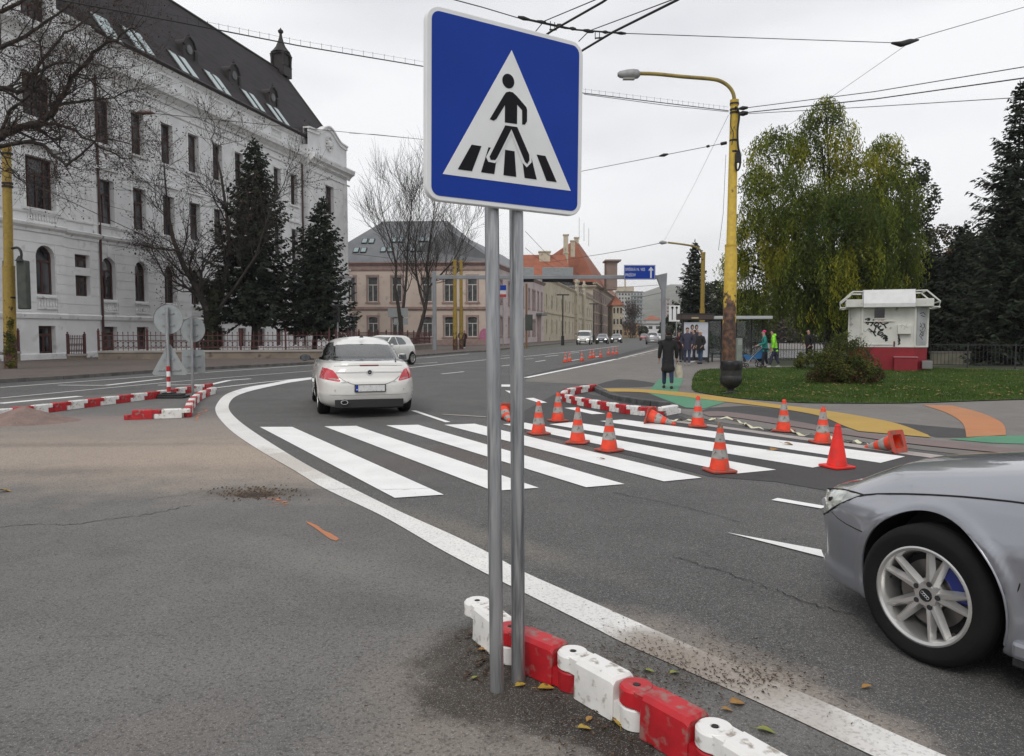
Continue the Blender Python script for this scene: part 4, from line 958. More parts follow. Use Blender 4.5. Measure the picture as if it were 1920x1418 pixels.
def make_block(L, m, name):
 o = block_mesh(L).build(name, m, None, smooth=38)
 d = MB(); d.lathe([(.013, 0), (.013, .004)], 12, (0, 0, .1565)); d.build('bolt_hole', M_black, o)
 return o
def path_pts(px): return [G(*p) for p in px]
def row(px, n, first, where, grp, L=None, flip=False, last_note=None):
 q = px if isinstance(px[0], Vector) else path_pts(px); tot = [0]
 for i in range(len(q) - 1): tot.append(tot[-1] + (q[i + 1] - q[i]).length)
 Lb = tot[-1] / n if L is None else L
 def at(s):
  for i in range(len(q) - 1):
   if tot[i + 1] >= s - 1e-6: return q[i].lerp(q[i + 1], (s - tot[i]) / (tot[i + 1] - tot[i]))
  return q[-1] + (q[-1] - q[-2]).normalized() * (s - tot[-1])
 protos = {}; ci = {'red': 0, 'white': 0}
 for k in range(n):
  a, b = at(k * Lb), at((k + 1) * Lb); c = first if k % 2 == 0 else ('white' if first == 'red' else 'red')
  an = math.atan2((b - a).y, (b - a).x); lab = where(c, k, ci[c]); ci[c] += 1
  if c not in protos: protos[c] = o = make_block((b - a).length, M_white_paint if c == 'white' else M_red_paint, 'kerb_block')
  else: o = dup(protos[c])
  o.location = (a.x, a.y, .013); o.rotation_euler = (0, 0, an); tag(o, lab, 'kerb block', grp)
def k14(x, y): 
 d = ray(x, y); t = (.16 - EYE) / d.z; return Vector((d.x * t, d.y * t, 0))
names_fg = ['white kerb block starting the near row, half hidden by the left sign pole', 'scuffed red kerb block right behind the right sign pole', 'white kerb block in the middle of the near row, leaves at its foot', 'dusty red kerb block at the bottom edge of the picture', 'white kerb block cut off by the bottom edge of the picture']
row([k14(895, 1130), k14(958, 1179), k14(1076, 1226), k14(1207, 1296), k14(1363, 1380), k14(1520, 1472)], 5, 'white', lambda c, k, j: names_fg[k], 'kerb blocks beside the crossing sign')
row([(395, 731), (361, 736), (291, 748), (206, 759), (91, 774), (-25, 789)], 16, 'red', lambda c, k, j: f'{c} kerb block, {ORD[j]} {c} from the right in the sand heap row', 'kerb blocks of the long row by the sand heap')
row([(401, 739), (385, 744), (372, 751), (362, 760), (356, 771), (352, 783)], 10, 'white', lambda c, k, j: f'{c} kerb block, {ORD[j]} {c} from the far end of the curved row', 'kerb blocks of the short curved row')
row([(350, 784), (240, 788)], 2, 'white', lambda c, k, j: f'{c} kerb block ' + ('at the corner' if c == 'white' else 'with its end free') + ' in front of the striped sign post', 'kerb blocks in front of the striped post')
row([(1114, 733), (1079, 739), (1064, 743), (1055, 749)], 6, 'red', lambda c, k, j: f'{c} kerb block, {ORD[j]} {c} from the dark stone kerb, back row', 'kerb blocks of the back row at the corner')
row([(1056, 752), (1076, 758), (1103, 764), (1137, 770), (1172, 776), (1200, 780), (1238, 781)], 11, 'red', lambda c, k, j: f'{c} kerb block, {ORD[j]} {c} from the left in the fallen cone row', 'kerb blocks of the front row at the corner')
row([(1240, 781), (1270, 776)], 1, 'white', lambda c, k, j: 'white kerb block with its end free, right of the fallen cone', 'kerb blocks of the front row at the corner')

# ------------------------------------------------------------------ traffic cones
M_cone = mat('cone_orange', (0.85, 0.06, 0.018), .5, col2=(.60, .045, .016), nscale=6, spots=((0.30, .13, .09), 13, .56, .12))
M_coner = mat('cone_red', (0.85, 0.025, 0.016), .5, col2=(.60, .02, .014), nscale=5, spots=((.3, .1, .07), 20, .66, .05))
M_cband = mat('cone_reflective_band', (0.36, .35, .33), .45, col2=(.27, .26, .24), nscale=14, spots=((.13, .12, .10), 26, .6, .05))
M_cbase = mat('cone_base', (0.50, 0.06, .035), .7, col2=(.30, .09, .06), nscale=9, spots=((.15, .09, .07), 20, .58, .06))
def make_cone(kind='banded', h=.50):
 r = thing('traffic_cone', 'cone', 'traffic cone')
 b = MB(); sq = rrect(.30, .30, .035, 3); ci = [(.112 * math.cos(math.atan2(y, x)), .112 * math.sin(math.atan2(y, x))) for x, y in sq]; n_ = len(sq)
 b.add([(x, y, z) for L_, z in ((sq, 0), (sq, .022), (ci, .030), (ci, 0)) for x, y in L_], [(a * n_ + i, a * n_ + (i + 1) % n_, ((a + 1) % 4) * n_ + (i + 1) % n_, ((a + 1) % 4) * n_ + i) for a in range(4) for i in range(n_)])
 b.build('base', M_cbase if kind != 'red' else M_coner, r, smooth=30, bevel=.004)
 R0, R1 = .112, .026
 rr = lambda z: R0 + (R1 - R0) * (z - .03) / (h - .03)
 c = MB(); c.lathe([(rr(z), z) for z in (.03, h * .35, h * .7, h - .035)] + [(.034, h - .035), (.033, h - .022), (.026, h - .018), (.022, h)] , 24, cap=False)
 c.lathe([(.017, h), (.022, h), (.017, h - .03)], 24, cap=False)
 c.build('cone_body', M_cone if kind != 'red' else M_coner, r, smooth=50)
 if kind != 'red':
  for z0, z1 in ((h * .30, h * .50), (h * .66, h * .86)):
   q = MB(); q.lathe([(rr(z0) + .0015, z0), (rr(z1) + .0015, z1)], 24, cap=False); q.build('reflective_band', M_cband, r, smooth=60)
 return r
CG = 'traffic cones on the new crossing'
cones = [((1010, 815), 'banded cone just right of the sign poles, leftmost of the standing cones'), ((1046, 791), 'banded cone farthest back, near the tip of the kerb block corner'), ((1083, 832), 'banded cone between the leftmost cone and the one with a dark worn tip'),
         ((1142, 847), 'banded cone with a dark worn tip on the fourth crossing stripe gap'), ((1308, 801), 'banded cone with dusty tip beside the green pavement paint'), ((1469, 810), 'banded cone on the dropped kerb, before the dark pavement wedge'), ((1542, 832), 'banded cone just behind the plain red cone')]
proto_c = make_cone(); p = G(*cones[0][0]); proto_c.location = (p.x, p.y, .014); tag(proto_c, cones[0][1], 'traffic cone', CG); proto_c.rotation_euler = (0, 0, .4)
for k, (px, lab) in enumerate(cones[1:]):
 p = G(*px); o = dup(proto_c, (p.x, p.y, .016), rnd.uniform(0, 1.5), lab)
p = G(1349, 886); big = dup(proto_c, (p.x, p.y, .016), .25, 'large banded cone with a broken tip wrapped in brown tape, nearest of all cones')
for ch in big.children: pass
tp = MB(); tp.tube([(0, 0, .47), (0, 0, .515)], [.034, .028], 10); tp.tube([(-.012, 0, .51), (-.016, .004, .55)], [.02, .010], 7); tp.build('tape_wrap', mat('brown_tape', (.30, .20, .13), .8, col2=(.16, .11, .08), nscale=30), big, smooth=50)
cr_ = make_cone('red'); p = G(1569, 878); cr_.location = (p.x, p.y, .014); cr_.rotation_euler = (0, 0, .35); tag(cr_, 'plain red cone without reflective bands, in front of the silver car bonnet', 'traffic cone', CG)
def laid(px, head, lab, z=.13, tip=-.0, spin=0.3):
 p = G(*px); o = dup(proto_c, None, None, lab)
 # axis of the cone lies along heading 'head' (world angle of its tip)
 M = Matrix.Translation((p.x, p.y, z)) @ Matrix.Rotation(head, 4, 'Z') @ Matrix.Rotation(R_(90 + 17), 4, 'Y') @ Matrix.Rotation(spin, 4, 'Z')
 o.matrix_world = M; o.rotation_euler = M.to_euler(); o.location = M.to_translation()
 return o
laid((1216, 795), R_(-30), 'fallen banded cone lying against the red kerb blocks, tip to the right', z=.155, spin=0)
laid((1684, 850), R_(118), 'fallen cone at the right, its open red base facing the camera', z=.155, spin=0)
laid((943, 786), R_(-75), 'fallen banded cone seen between the two sign poles', z=.155, spin=0)
# cone's hollow underside shown by the fallen one: dark red inner lathe is the cone body itself
FCG = 'small cones far along the lane line'
far = [(1060, 680), (1068, 678), (1091, 677.5), (1107, 672.5), (1113, 671), (1126, 670.5), (1141, 666), (1149, 665.5), (1156, 664.5)]
for k, px in enumerate(far):
 p = G(*px); o = dup(proto_c, (p.x, p.y, .014), rnd.uniform(0, 1.5), f'distant small cone, {ORD[k]} from the left in the line along the road')
 o['group'] = FCG; o.scale = (1.05, 1.05, 1.05)
# barrier tape on the ground
tpx = smooth_pts([(1253, 795), (1275, 790), (1300, 791), (1335, 790), (1342, 787), (1375, 790), (1395, 797), (1405, 803), (1440, 808), (1480, 811), (1500, 817), (1540, 822), (1580, 829), (1610, 834), (1634, 838)], 5)
mb = MB(); q = [G(*p) for p in tpx]
for i in range(len(q) - 1):
 a, b = q[i], q[i + 1]; d = (b - a).normalized(); nn = Vector((-d.y, d.x, 0)); w = .024
 za = .03 + .018 * math.sin(i * 1.7) + .012 * math.sin(i * .6); zb_ = .03 + .018 * math.sin((i + 1) * 1.7) + .012 * math.sin((i + 1) * .6)
 ta = .03 * math.sin(i * .9); tb = .03 * math.sin((i + 1) * .9)
 mb.poly([a - nn * w + Vector((0, 0, za - ta * .4)), b - nn * w + Vector((0, 0, zb_ - tb * .4)), b + nn * w + Vector((0, 0, zb_ + tb * .4)), a + nn * w + Vector((0, 0, za + ta * .4))])
tag(mb.build('barrier_tape', mat('yellowed_tape', (.62, .60, .40), .5, col2=(.70, .68, .52), nscale=6), smooth=60), 'crumpled pale yellow barrier tape snaking between the cones', 'tape')

# ------------------------------------------------------------------ yellow rusty mast material
def mast_mat(name, z0, z1):
 m = bpy.data.materials.new(name); m.use_nodes = True; t = m.node_tree; b = t.nodes['Principled BSDF']
 oc = N(t, 'ShaderNodeTexCoord').outputs['Object']; sp = N(t, 'ShaderNodeSeparateXYZ'); t.links.new(oc, sp.inputs[0])
 n = N(t, 'ShaderNodeTexNoise'); n.inputs['Scale'].default_value = 3.2; n.inputs['Detail'].default_value = 7; n.inputs['Roughness'].default_value = .62
 mpn = N(t, 'ShaderNodeMapping'); mpn.inputs['Scale'].default_value = (1, 1, .7); t.links.new(oc, mpn.inputs[0]); t.links.new(mpn.outputs[0], n.inputs['Vector'])
 zr = N(t, 'ShaderNodeMapRange'); t.links.new(sp.outputs['Z'], zr.inputs['Value']); zr.inputs['From Min'].default_value = z0; zr.inputs['From Max'].default_value = z1; zr.inputs['To Min'].default_value = .30; zr.inputs['To Max'].default_value = -.06
 a = N(t, 'ShaderNodeMath', operation='ADD'); t.links.new(n.outputs['Fac'], a.inputs[0]); t.links.new(zr.outputs[0], a.inputs[1])
 r = N(t, 'ShaderNodeMapRange'); t.links.new(a.outputs[0], r.inputs['Value']); r.inputs['From Min'].default_value = .565; r.inputs['From Max'].default_value = .60
 n2 = N(t, 'ShaderNodeTexNoise'); n2.inputs['Scale'].default_value = 9; n2.inputs['Detail'].default_value = 5; t.links.new(oc, n2.inputs['Vector'])
 rc = N(t, 'ShaderNodeValToRGB'); rc.color_ramp.elements[0].color = (.030, .016, .012, 1); rc.color_ramp.elements[1].color = (.16, .075, .035, 1); rc.color_ramp.elements[0].position = .38; rc.color_ramp.elements[1].position = .68; t.links.new(n2.outputs['Fac'], rc.inputs[0])
 yc = N(t, 'ShaderNodeValToRGB'); ym = .62 if name == 'yellow_paint_mast' else 1.0; yc.color_ramp.elements[0].color = (.55 * ym, .38 * ym, .035, 1); yc.color_ramp.elements[1].color = (.42 * ym, .28 * ym, .04, 1); yc.color_ramp.elements[0].position = .4; yc.color_ramp.elements[1].position = .7; t.links.new(n2.outputs['Fac'], yc.inputs[0])
 x = N(t, 'ShaderNodeMix', data_type='RGBA'); t.links.new(r.outputs[0], x.inputs[0]); t.links.new(yc.outputs[0], x.inputs[6]); t.links.new(rc.outputs[0], x.inputs[7])
 t.links.new(x.outputs[2], b.inputs['Base Color']); b.inputs['Roughness'].default_value = .6
 bu = N(t, 'ShaderNodeBump'); bu.inputs['Strength'].default_value = .3; bu.inputs['Distance'].default_value = .01; t.links.new(n2.outputs['Fac'], bu.inputs['Height']); t.links.new(bu.outputs[0], b.inputs['Normal'])
 return m
M_mast = mast_mat('yellow_rusty_paint', 1.2, 3.0); M_mast2 = mast_mat('yellow_paint_mast', .2, 2.2)
M_arm = mat('yellow_brown_arm', (.33, .25, .06), .55, col2=(.22, .16, .05), nscale=3)
M_lamp = mat('lamp_grey', (.33, .33, .33), .5, col2=(.25, .25, .25), nscale=8)
def mast(name, label, base, top, r0, r1, rs, mstep, m, group=None):
 r = thing(name, label, 'mast', (base.x, base.y, 0), 0, group); T = top - Vector((base.x, base.y, 0)); mb = MB()
 zt = T.z; k = mstep / zt
 L = lambda t: Vector((T.x * t, T.y * t, zt * t))
 mb.tube([L(0), L(k), L(k + .005), L(1)], [r0, rs, rs * .80, r1], 20); mb.tube([L(k - .003), L(k + .004)], rs * 1.04, 20); mb.tube([L(.985), L(1.004)], r1 * 1.12, 20)
 mb.build('pole', m, r, smooth=40); return r, T
def fix(r, p, rad, h, m=None, name='clamp'):
 return MB().tube([p, p + Vector((0, 0, h))], rad, 16).build(name, m or M_black, r, smooth=40)
# right lamp mast
pb = P(1366, 668, 20.8); pt = P(1377, 190, 20.8); pb.z = 0
lm_, T = mast('lamp_mast', 'tall rusty yellow lamp mast behind the black litter bin', pb, pt, .195, .105, .165, P(1370, 461, 20.8).z, M_mast)
loc = Vector((pb.x, pb.y, 0))
am = [P(x, y, 20.8) - loc for x, y in smooth_pts([(1377, 192), (1375, 176), (1366, 162), (1350, 152), (1330, 148), (1280, 144), (1230, 139), (1196, 138)], 3)]
MB().tube(am, .05, 10).build('lamp_arm', M_arm, lm_, smooth=60)
hd = MB(); q = P(1200, 139, 20.8) - loc; e_ = P(1158, 140, 20.8) - loc; dv = (e_ - q)
prof = [(0, .06), (.10, .12), (.30, .14), (.6, .125), (.9, .09), (1.0, .05)]
hd.tube([q + dv * a for a, b in prof], [b for a, b in prof], 12); lh = hd.build('lamp_head', M_lamp, lm_, smooth=50)
MB().bb((-.16, -.08, -.012), (.16, .08, .012)).build('lens', mat('lamp_lens', (.45, .45, .43), .2), lh, loc=tuple(q + dv * .5 + Vector((0, 0, -.128))))
for y in (197, 208, 214, 266, 287): fix(lm_, P(1377 - (y > 230) * 1, y, 20.8) - loc, .125, .05, M_roof_metal)
cb = MB(); cp = [P(x, y, 20.62) - loc for x, y in smooth_pts([(1379, 200), (1386, 215), (1383, 245), (1384, 275), (1388, 292), (1387, 312), (1382, 320), (1379, 308), (1382, 290)], 4)]
cb.tube(cp, .028, 6); cb.build('cable_loop', M_wire, lm_, smooth=60)
MB().box(P(1383, 296, 20.62) - loc, (.12, .12, .26)).build('junction_box', M_black, lm_, bevel=.01)
cb = MB(); cb.tube([P(x, y, 20.6) - loc for x, y in smooth_pts([(1372, 205), (1370, 235), (1375, 250), (1372, 272)], 4)], .012, 5); cb.build('cable', M_wire, lm_)
# left mast with signal boxes
pb = P(20, 697, 30.1); pb.z = 0.13; pt = P(12, 276, 30.1)
lf, T = mast('traction_mast', 'yellow mast at the left edge carrying two dark signal boxes', Vector((pb.x, pb.y, 0)), pt, .235, .16, .215, P(15, 500, 30.1).z, M_mast2)
loc = Vector((pb.x, pb.y, 0)); M_sigbox = mat('signal_box_green', (.045, .055, .045), .6, col2=(.065, .075, .06), nscale=4)
for x0, x1, Y in ((3, 17, 30.5), (29, 51, 29.9)):
 a = P(x0, 488, Y) - loc; b = P(x1, 580, Y) - loc
 o = MB().bb((a.x, a.y, b.z), (b.x, a.y + .3, a.z)).build('signal_box', M_sigbox, lf, bevel=.05)
MB().tube([P(x, y, 29.9) - loc for x, y in smooth_pts([(22, 466), (34, 465), (40, 475), (39, 488)], 4)], .05, 8).tube([P(37, 490, 29.9) - loc, P(37, 480, 29.9) - loc], [.16, .05], 8).build('signal_arm', M_black, lf, smooth=60)
for y in (290, 346, 352, 560): fix(lf, P(14 if y < 400 else 19, y, 30.1) - loc, .2, .07, M_roof_metal)
# far masts
def simple_mast(px, ytop, ybase, Y, w, label, name='traction_mast', m=M_mast2):
 b = P(px, ybase, Y); b.z = 0; t = P(px, ytop, Y)
 r, T = mast(name, label, b, Vector((b.x, b.y, t.z)), w / 2 * 1.15, w / 2 * .85, w / 2 * 1.05, t.z * .45, m)
 return r, b, t
simple_mast(853.5, 488, 657, 63.0, .36, 'left of two yellow masts standing close together at the street corner')
simple_mast(865, 489, 655, 66.0, .34, 'right, rustier of two yellow masts standing close together at the corner')
r, b, t = simple_mast(1316, 474, 640, 56.0, .36, 'yellow mast behind the bus shelter with a lamp reaching left', 'lamp_mast')
am = [P(x, y, 56) - Vector((b.x, b.y, 0)) for x, y in smooth_pts([(1316, 476), (1310, 466), (1296, 461), (1270, 457), (1252, 455)], 3)]
MB().tube(am, .07, 8).build('lamp_arm', M_arm, r, smooth=60)
q = P(1250, 455, 56) - Vector((b.x, b.y, 0)); MB().tube([q, q + Vector((-.35, 0, 0)), q + Vector((-.55, 0, 0))], [.08, .16, .06], 10).build('lamp_head', M_lamp, r, smooth=60)
# dark slim lamp post and signal post in front of the row
for px, y0, y1, Y, lab in ((1055, 553, 652, 95, 'slim black lamp post before the cream house with parapets'), (1113, 570, 646, 125, 'slim dark post at the corner of the brown block')):
 r = thing('street_lamp', lab, 'lamp post', (P(px, y1, Y).x, Y, 0)); zt = P(px, y0, Y).z
 MB().tube([(0, 0, 0), (0, 0, 1.2), (0, 0, 1.25), (0, 0, zt)], [.22, .2, .1, .08], 10).build('pole', M_wire, r, smooth=50)
 MB().tube([(-.8, 0, zt), (.8, 0, zt)], .09, 6).build('lamp_head', M_wire, r)
# ------------------------------------------------------------------ overhead wires (real heights, sagging in space)
WG = 'overhead wires'
def wire(pts, r, label, name='overhead_wire', n=5, m=None):
 """pts: (px, py, metres ahead)"""
 o = []
 for i in range(len(pts) - 1):
  a, b = pts[i], pts[i + 1]; k = 6
  for j in range(k):
   t = j / k; iy = (1 - t) / a[2] + t / b[2]; o.append(P(a[0] + (b[0] - a[0]) * t, a[1] + (b[1] - a[1]) * t, 1 / iy))
 o.append(P(*pts[-1]))
 mb = MB(); mb.tube(o, r, 4 if n < 5 else n); w = mb.build(name, m or M_wire, None, smooth=180)
 return tag(w, label, 'wire', WG), o
w1, o1 = wire([(60, -16, 11.2), (110, 0, 11.5), (330, 41, 12.9), (560, 86, 14.6), (795, 125, 16.6), (1095, 175, 19.0), (1250, 194, 20), (1366, 208, 20.7)], .012, 'thick span cable with bird spikes crossing the whole sky behind the sign')
mb = MB(); o2 = [p + Vector((0, 0, .10)) for p in o1]; mb.tube(o2, .0025, 3)
for i in range(len(o1) - 1):
 for t in (.1, .55): p = o1[i].lerp(o1[i + 1], t); mb.tube([p, p + Vector((0, 0, .12))], .004, 3)
mb.build('bird_wire', M_wire, w1)
wire([(1095, 177, 19.0), (1250, 198, 20), (1366, 210, 20.7)], .008, 'thinner cable running just under the spiked cable to the lamp mast')
def ins(par, pts, r, m=M_wire):
 mb = MB(); q = [P(*p) for p in pts]; k = []
 mb.tube(q, r, 8); return mb.build('insulator', m, par, smooth=50)
w2, _ = wire([(845, -2, 10.0), (905, 14, 10.3), (975, 35, 10.8), (1060, 54, 11.2), (1175, 63, 11.8), (1400, 71, 13.0), (1690, 81, 14.5)], .007, 'cross span wire with a chain of insulators above the blue sign')
for a, b, r in (((971, 32, 10.8), (992, 37, 10.9), .030), ((1006, 40, 11), (1024, 43, 11), .028), ((1044, 47, 11.1), (1056, 50, 11.1), .032), ((1068, 53, 11.2), (1080, 55, 11.2), .028), ((1094, 57, 11.3), (1112, 60, 11.4), .030), ((1130, 60, 11.5), (1140, 61, 11.5), .028), ((1156, 62, 11.6), (1173, 63, 11.7), .026)):
 ins(w2, [a, ((a[0] + b[0]) / 2, (a[1] + b[1]) / 2, a[2]), b], [r * .6, r, r * .6])
ins(w2, [(992, 37, 10.9), (1080, 56, 11.2), (1156, 62, 11.6)], .013)
mb = MB()
for (x, y) in ((1032, 42), (1040, 44), (1116, 60), (1124, 61)): mb.tube([P(x, y + 14, 11.2), P(x, y - 2, 11.2)], .006, 4)
mb.tube([P(1030, 56, 11.2), P(1044, 56, 11.2)], .012, 5); mb.tube([P(1116, 72, 11.3), P(1130, 71, 11.3)], .012, 5)
mb.build('wire_hanger', M_wire, w2)
w3, _ = wire([(1690, 81, 14.5), (1760, 60, 15.5), (1960, 2, 18.5)], .007, 'wire rising from the black junction towards the upper right corner')
ins(w3, [(1672, 81, 14.4), (1690, 83, 14.5), (1706, 78, 14.6), (1722, 75, 14.7)], [.02, .055, .05, .018])
w_, _ = wire([(1700, 84, 14.6), (1565, 178, 17), (1395, 290, 20)], .004, 'fine wire dropping from the black junction behind the willow top')
wire([(1150, -10, 9.3), (1130, 4, 9.6), (1035, 58, 11.0), (1000, 82, 11.8)], .016, 'left thick contact cable passing behind the blue sign top')
wire([(1135, -8, 9.4), (1020, 40, 11.0), (1002, 62, 11.2)], .007, 'left thin hanger wire beside the left thick contact cable')
wire([(1290, -12, 8.6), (1270, 0, 8.8), (1150, 60, 10.0), (1095, 93, 10.8), (1040, 128, 11.8)], .016, 'right thick contact cable passing behind the blue sign edge')
wire([(1270, -4, 8.9), (1180, 30, 10.2), (1105, 58, 11.2), (1085, 78, 11.4)], .007, 'right thin hanger wire beside the right thick contact cable')
for pts, r, lab in (([(1395, 203, 20.8), (1640, 172, 17.5), (1960, 119, 14)], .010, 'top wire from the lamp mast to the right edge'),
     ([(1393, 212, 20.8), (1640, 186, 17.5), (1960, 141, 14)], .013, 'middle thick wire from the lamp mast to the right edge'),
     ([(1393, 214, 20.8), (1640, 200, 17.5), (1960, 180, 14)], .008, 'lowest wire from the lamp mast to the right edge')):
 w, _ = wire(pts, r, lab); ins(w, [(1386, pts[0][1] + 1, 20.8), (1393, pts[0][1], 20.8), (1402, pts[0][1] - 1, 20.8)], [.03, .06, .03])
w, _ = wire([(1362, 268, 20.8), (1245, 291, 22), (1092, 321, 24), (1000, 340, 26)], .009, 'wire leaving the lamp mast low to the left, behind the sign')
ins(w, [(1352, 270, 20.9), (1362, 268, 20.8)], .045); ins(w, [(1236, 293, 22), (1245, 291, 22), (1253, 289, 22)], [.02, .05, .02]); ins(w, [(1325, 275, 21.2), (1330, 274, 21.2)], .035)
wire([(1366, 216, 20.8), (1300, 350, 30), (1245, 452, 50)], .005, 'fine wire slanting down from the lamp mast to the far lamp')
wire([(1361, 290, 20.8), (1356, 400, 20.9), (1347, 470, 21)], .006, 'loose wire hanging close along the left side of the lamp mast')
w, _ = wire([(262, 212, 26), (300, 214, 27), (500, 234, 32), (797, 262, 42)], .012, 'wire in front of the white building ending at a brown insulator')
ins(w, [(256, 211, 26), (268, 212, 26), (282, 211, 26), (290, 213, 26)], [.03, .07, .07, .02], mat('brown_ceramic', (.09, .04, .03), .3))
wire([(655, 250, 40), (700, 252, 41), (797, 262, 42)], .010, 'short wire between white building and sign edge')
w, _ = wire([(25, 330, 30), (90, 358, 29), (190, 405, 28), (320, 465, 32), (420, 500, 40)], .014, 'thick slanting wire from the left mast across the white facade')
wire([(25, 352, 30), (85, 356, 29.5), (200, 385, 30), (248, 398, 31)], .009, 'thin wire from the left mast to a small hanging lamp')
wire([(25, 330, 30), (100, 345, 30), (260, 360, 33), (480, 360, 40)], .006, 'faint level wire before the upper windows')
wire([(660, 476, 60), (800, 492, 70), (905, 497, 80)], .016, 'level wire before the corner house eaves')
wire([(1238, 456, 55), (1180, 468, 62), (1120, 478, 70), (1030, 492, 90)], .022, 'wire from the far lamp running left over the orange roof')
wire([(1150, 539, 90), (1200, 537, 80), (1245, 534, 70)], .02, 'wire just under the gantry beam near the far tower')
wire([(1190, 560, 80), (1245, 548, 65)], .02, 'short slack wire left of the gantry post')
wire([(985, 434, 45), (1024, 475, 55), (1060, 500, 70), (1110, 530, 110)], .014, 'slanting wire over the lilac house roof, upper')
wire([(985, 465, 45), (1005, 482, 55), (1060, 515, 70), (1110, 545, 110)], .014, 'slanting wire over the lilac house roof, lower')
# ------------------------------------------------------------------ gantry with direction sign
YG = 63.0
gx0, gx1 = P(815, 640, YG).x, P(1243, 640, YG).x; zb_ = P(1000, 520, YG).z
gt = thing('sign_gantry', 'grey steel gantry spanning the street with a blue direction sign', 'gantry', (gx0, YG, 0))
M_gant = mat('grey_gantry_steel', (.26, .275, .29), .5, col2=(.21, .22, .235), nscale=.8)
w = gx1 - gx0
MB().bb((-.16, -.16, 0), (.16, .16, zb_ + .5)).build('post', M_gant, gt, bevel=.03)
MB().bb((w - .16, -.2, 0), (w + .16, .2, zb_ - 1.0)).build('post', M_gant, gt, bevel=.03)
mb = MB(); mb.poly([(w - .22, -.2, zb_ - 1.0), (w + .2, -.2, zb_ - 1.0), (w + .25, -.2, zb_ + .35), (w - .55, -.2, zb_ + .16), (w - .55, -.2, zb_ - .16)]); mb.poly([(w - .22, .2, zb_ - 1.0), (w + .2, .2, zb_ - 1.0), (w + .25, .2, zb_ + .35), (w - .55, .2, zb_ + .16), (w - .55, .2, zb_ - .16)][::-1])
mb.poly([(w + .2, -.2, zb_ - 1), (w + .2, .2, zb_ - 1), (w + .25, .2, zb_ + .35), (w + .25, -.2, zb_ + .35)]); mb.poly([(w - .22, -.2, zb_ - 1), (w - .22, .2, zb_ - 1), (w - .55, .2, zb_ - .16), (w - .55, -.2, zb_ - .16)][::-1]); mb.poly([(w + .25, -.2, zb_ + .35), (w + .25, .2, zb_ + .35), (w - .55, .2, zb_ + .16), (w - .55, -.2, zb_ + .16)]); mb.build('knee', M_gant, gt)
MB().bb((.0, -.15, zb_ - .16), (w - .53, .15, zb_ + .16)).build('beam', M_gant, gt, bevel=.03)
def text(body, size, m, par, M, name='lettering', ext=.004, sx=1.0, bold=0.0):
 cu_ = bpy.data.curves.new(name, 'FONT'); cu_.body = body; cu_.size = size; cu_.extrude = ext; cu_.offset = bold
 t = bpy.data.objects.new(name, cu_); COL.objects.link(t); dg = bpy.context.evaluated_depsgraph_get()
 me = bpy.data.meshes.new_from_object(t.evaluated_get(dg)); bpy.data.objects.remove(t); me.materials.clear(); me.materials.append(m)
 o = bpy.data.objects.new(name, me); COL.objects.link(o); o.parent = par; o.matrix_local = M @ Matrix.Diagonal((sx, 1, 1, 1)); return o
a = P(1170, 497, YG - .35) - gt.location; b = P(1228.5, 524.5, YG - .35) - gt.location
sw, sh = b.x - a.x, a.z - b.z; cc = Vector(((a.x + b.x) / 2, -.35, (a.z + b.z) / 2))
sp_ = MB().box(cc, (sw, .06, sh)).build('direction_sign', M_sblue, gt)
TXm = Matrix(((1, 0, 0, 0), (0, 0, -1, 0), (0, 1, 0, 0), (0, 0, 0, 1)))
M_ltr = mat('white_lettering', (.60, .62, .64), .6)
def tx(x, z, y=-.386): return Matrix.Translation((x, y, z)) @ Matrix(((1, 0, 0, 0), (0, 0, -1, 0), (0, 1, 0, 0), (0, 0, 0, 1)))
text('SPIŠSKÁ N. VES', .34, M_ltr, sp_, tx(cc.x - sw * .46, cc.z + sh * .10), sx=.74, bold=.003)
text('PREŠOV', .34, M_ltr, sp_, tx(cc.x - sw * .46, cc.z - sh * .28), sx=.74, bold=.003)
ar = MB(); y = -.386; X = cc.x + sw * .36; z = cc.z
ar.box((X, y, z - .10), (.13, .008, sh * .62)); ar.poly([(X - .24, y - .001, z + sh * .12), (X + .24, y - .001, z + sh * .12), (X, y - .001, z + sh * .38)]); ar.build('arrow', M_ltr, sp_)
mb = MB(); 
for (x0, y0, w0, h0) in ((-sw / 2 + .03, -sh / 2 + .03, sw - .06, .03), (-sw / 2 + .03, sh / 2 - .06, sw - .06, .03), (-sw / 2 + .03, -sh / 2 + .06, .03, sh - .12), (sw / 2 - .06, -sh / 2 + .06, .03, sh - .12)):
 mb.bb((cc.x + x0, -.384, cc.z + y0), (cc.x + x0 + w0, -.381, cc.z + y0 + h0))
mb.build('border', M_ltr, sp_)
for x0, x1 in ((972, 1001), (1017, 1075)):
 a = P(x0, 501, YG) - gt.location; b = P(x1, 523, YG) - gt.location; mb = MB()
 k = 8
 for i in range(k): z0 = b.z + (a.z - b.z) * i / k; mb.bb((a.x, .17, z0), (b.x, .21, z0 + (a.z - b.z) / k * .86))
 mb.bb((a.x, .21, b.z), (b.x, .23, a.z)); mb.bb((a.x, .15, b.z - .26), (b.x, .3, b.z - .02), 1)
 mb.build('sign_back', [M_alu, M_black], gt)
a = P(1254, 573, YG - .5); b = P(1274, 603, YG - .5)
ls = thing('lane_sign', 'white sign with two black upright bars below the gantry corner', 'road sign', ((a.x + b.x) / 2, YG - .6, 0))
w, h = b.x - a.x, a.z - b.z; mb = MB(); mb.box((0, 0, (a.z + b.z) / 2), (w, .05, h)); pl = mb.build('plate', M_swhite, ls)
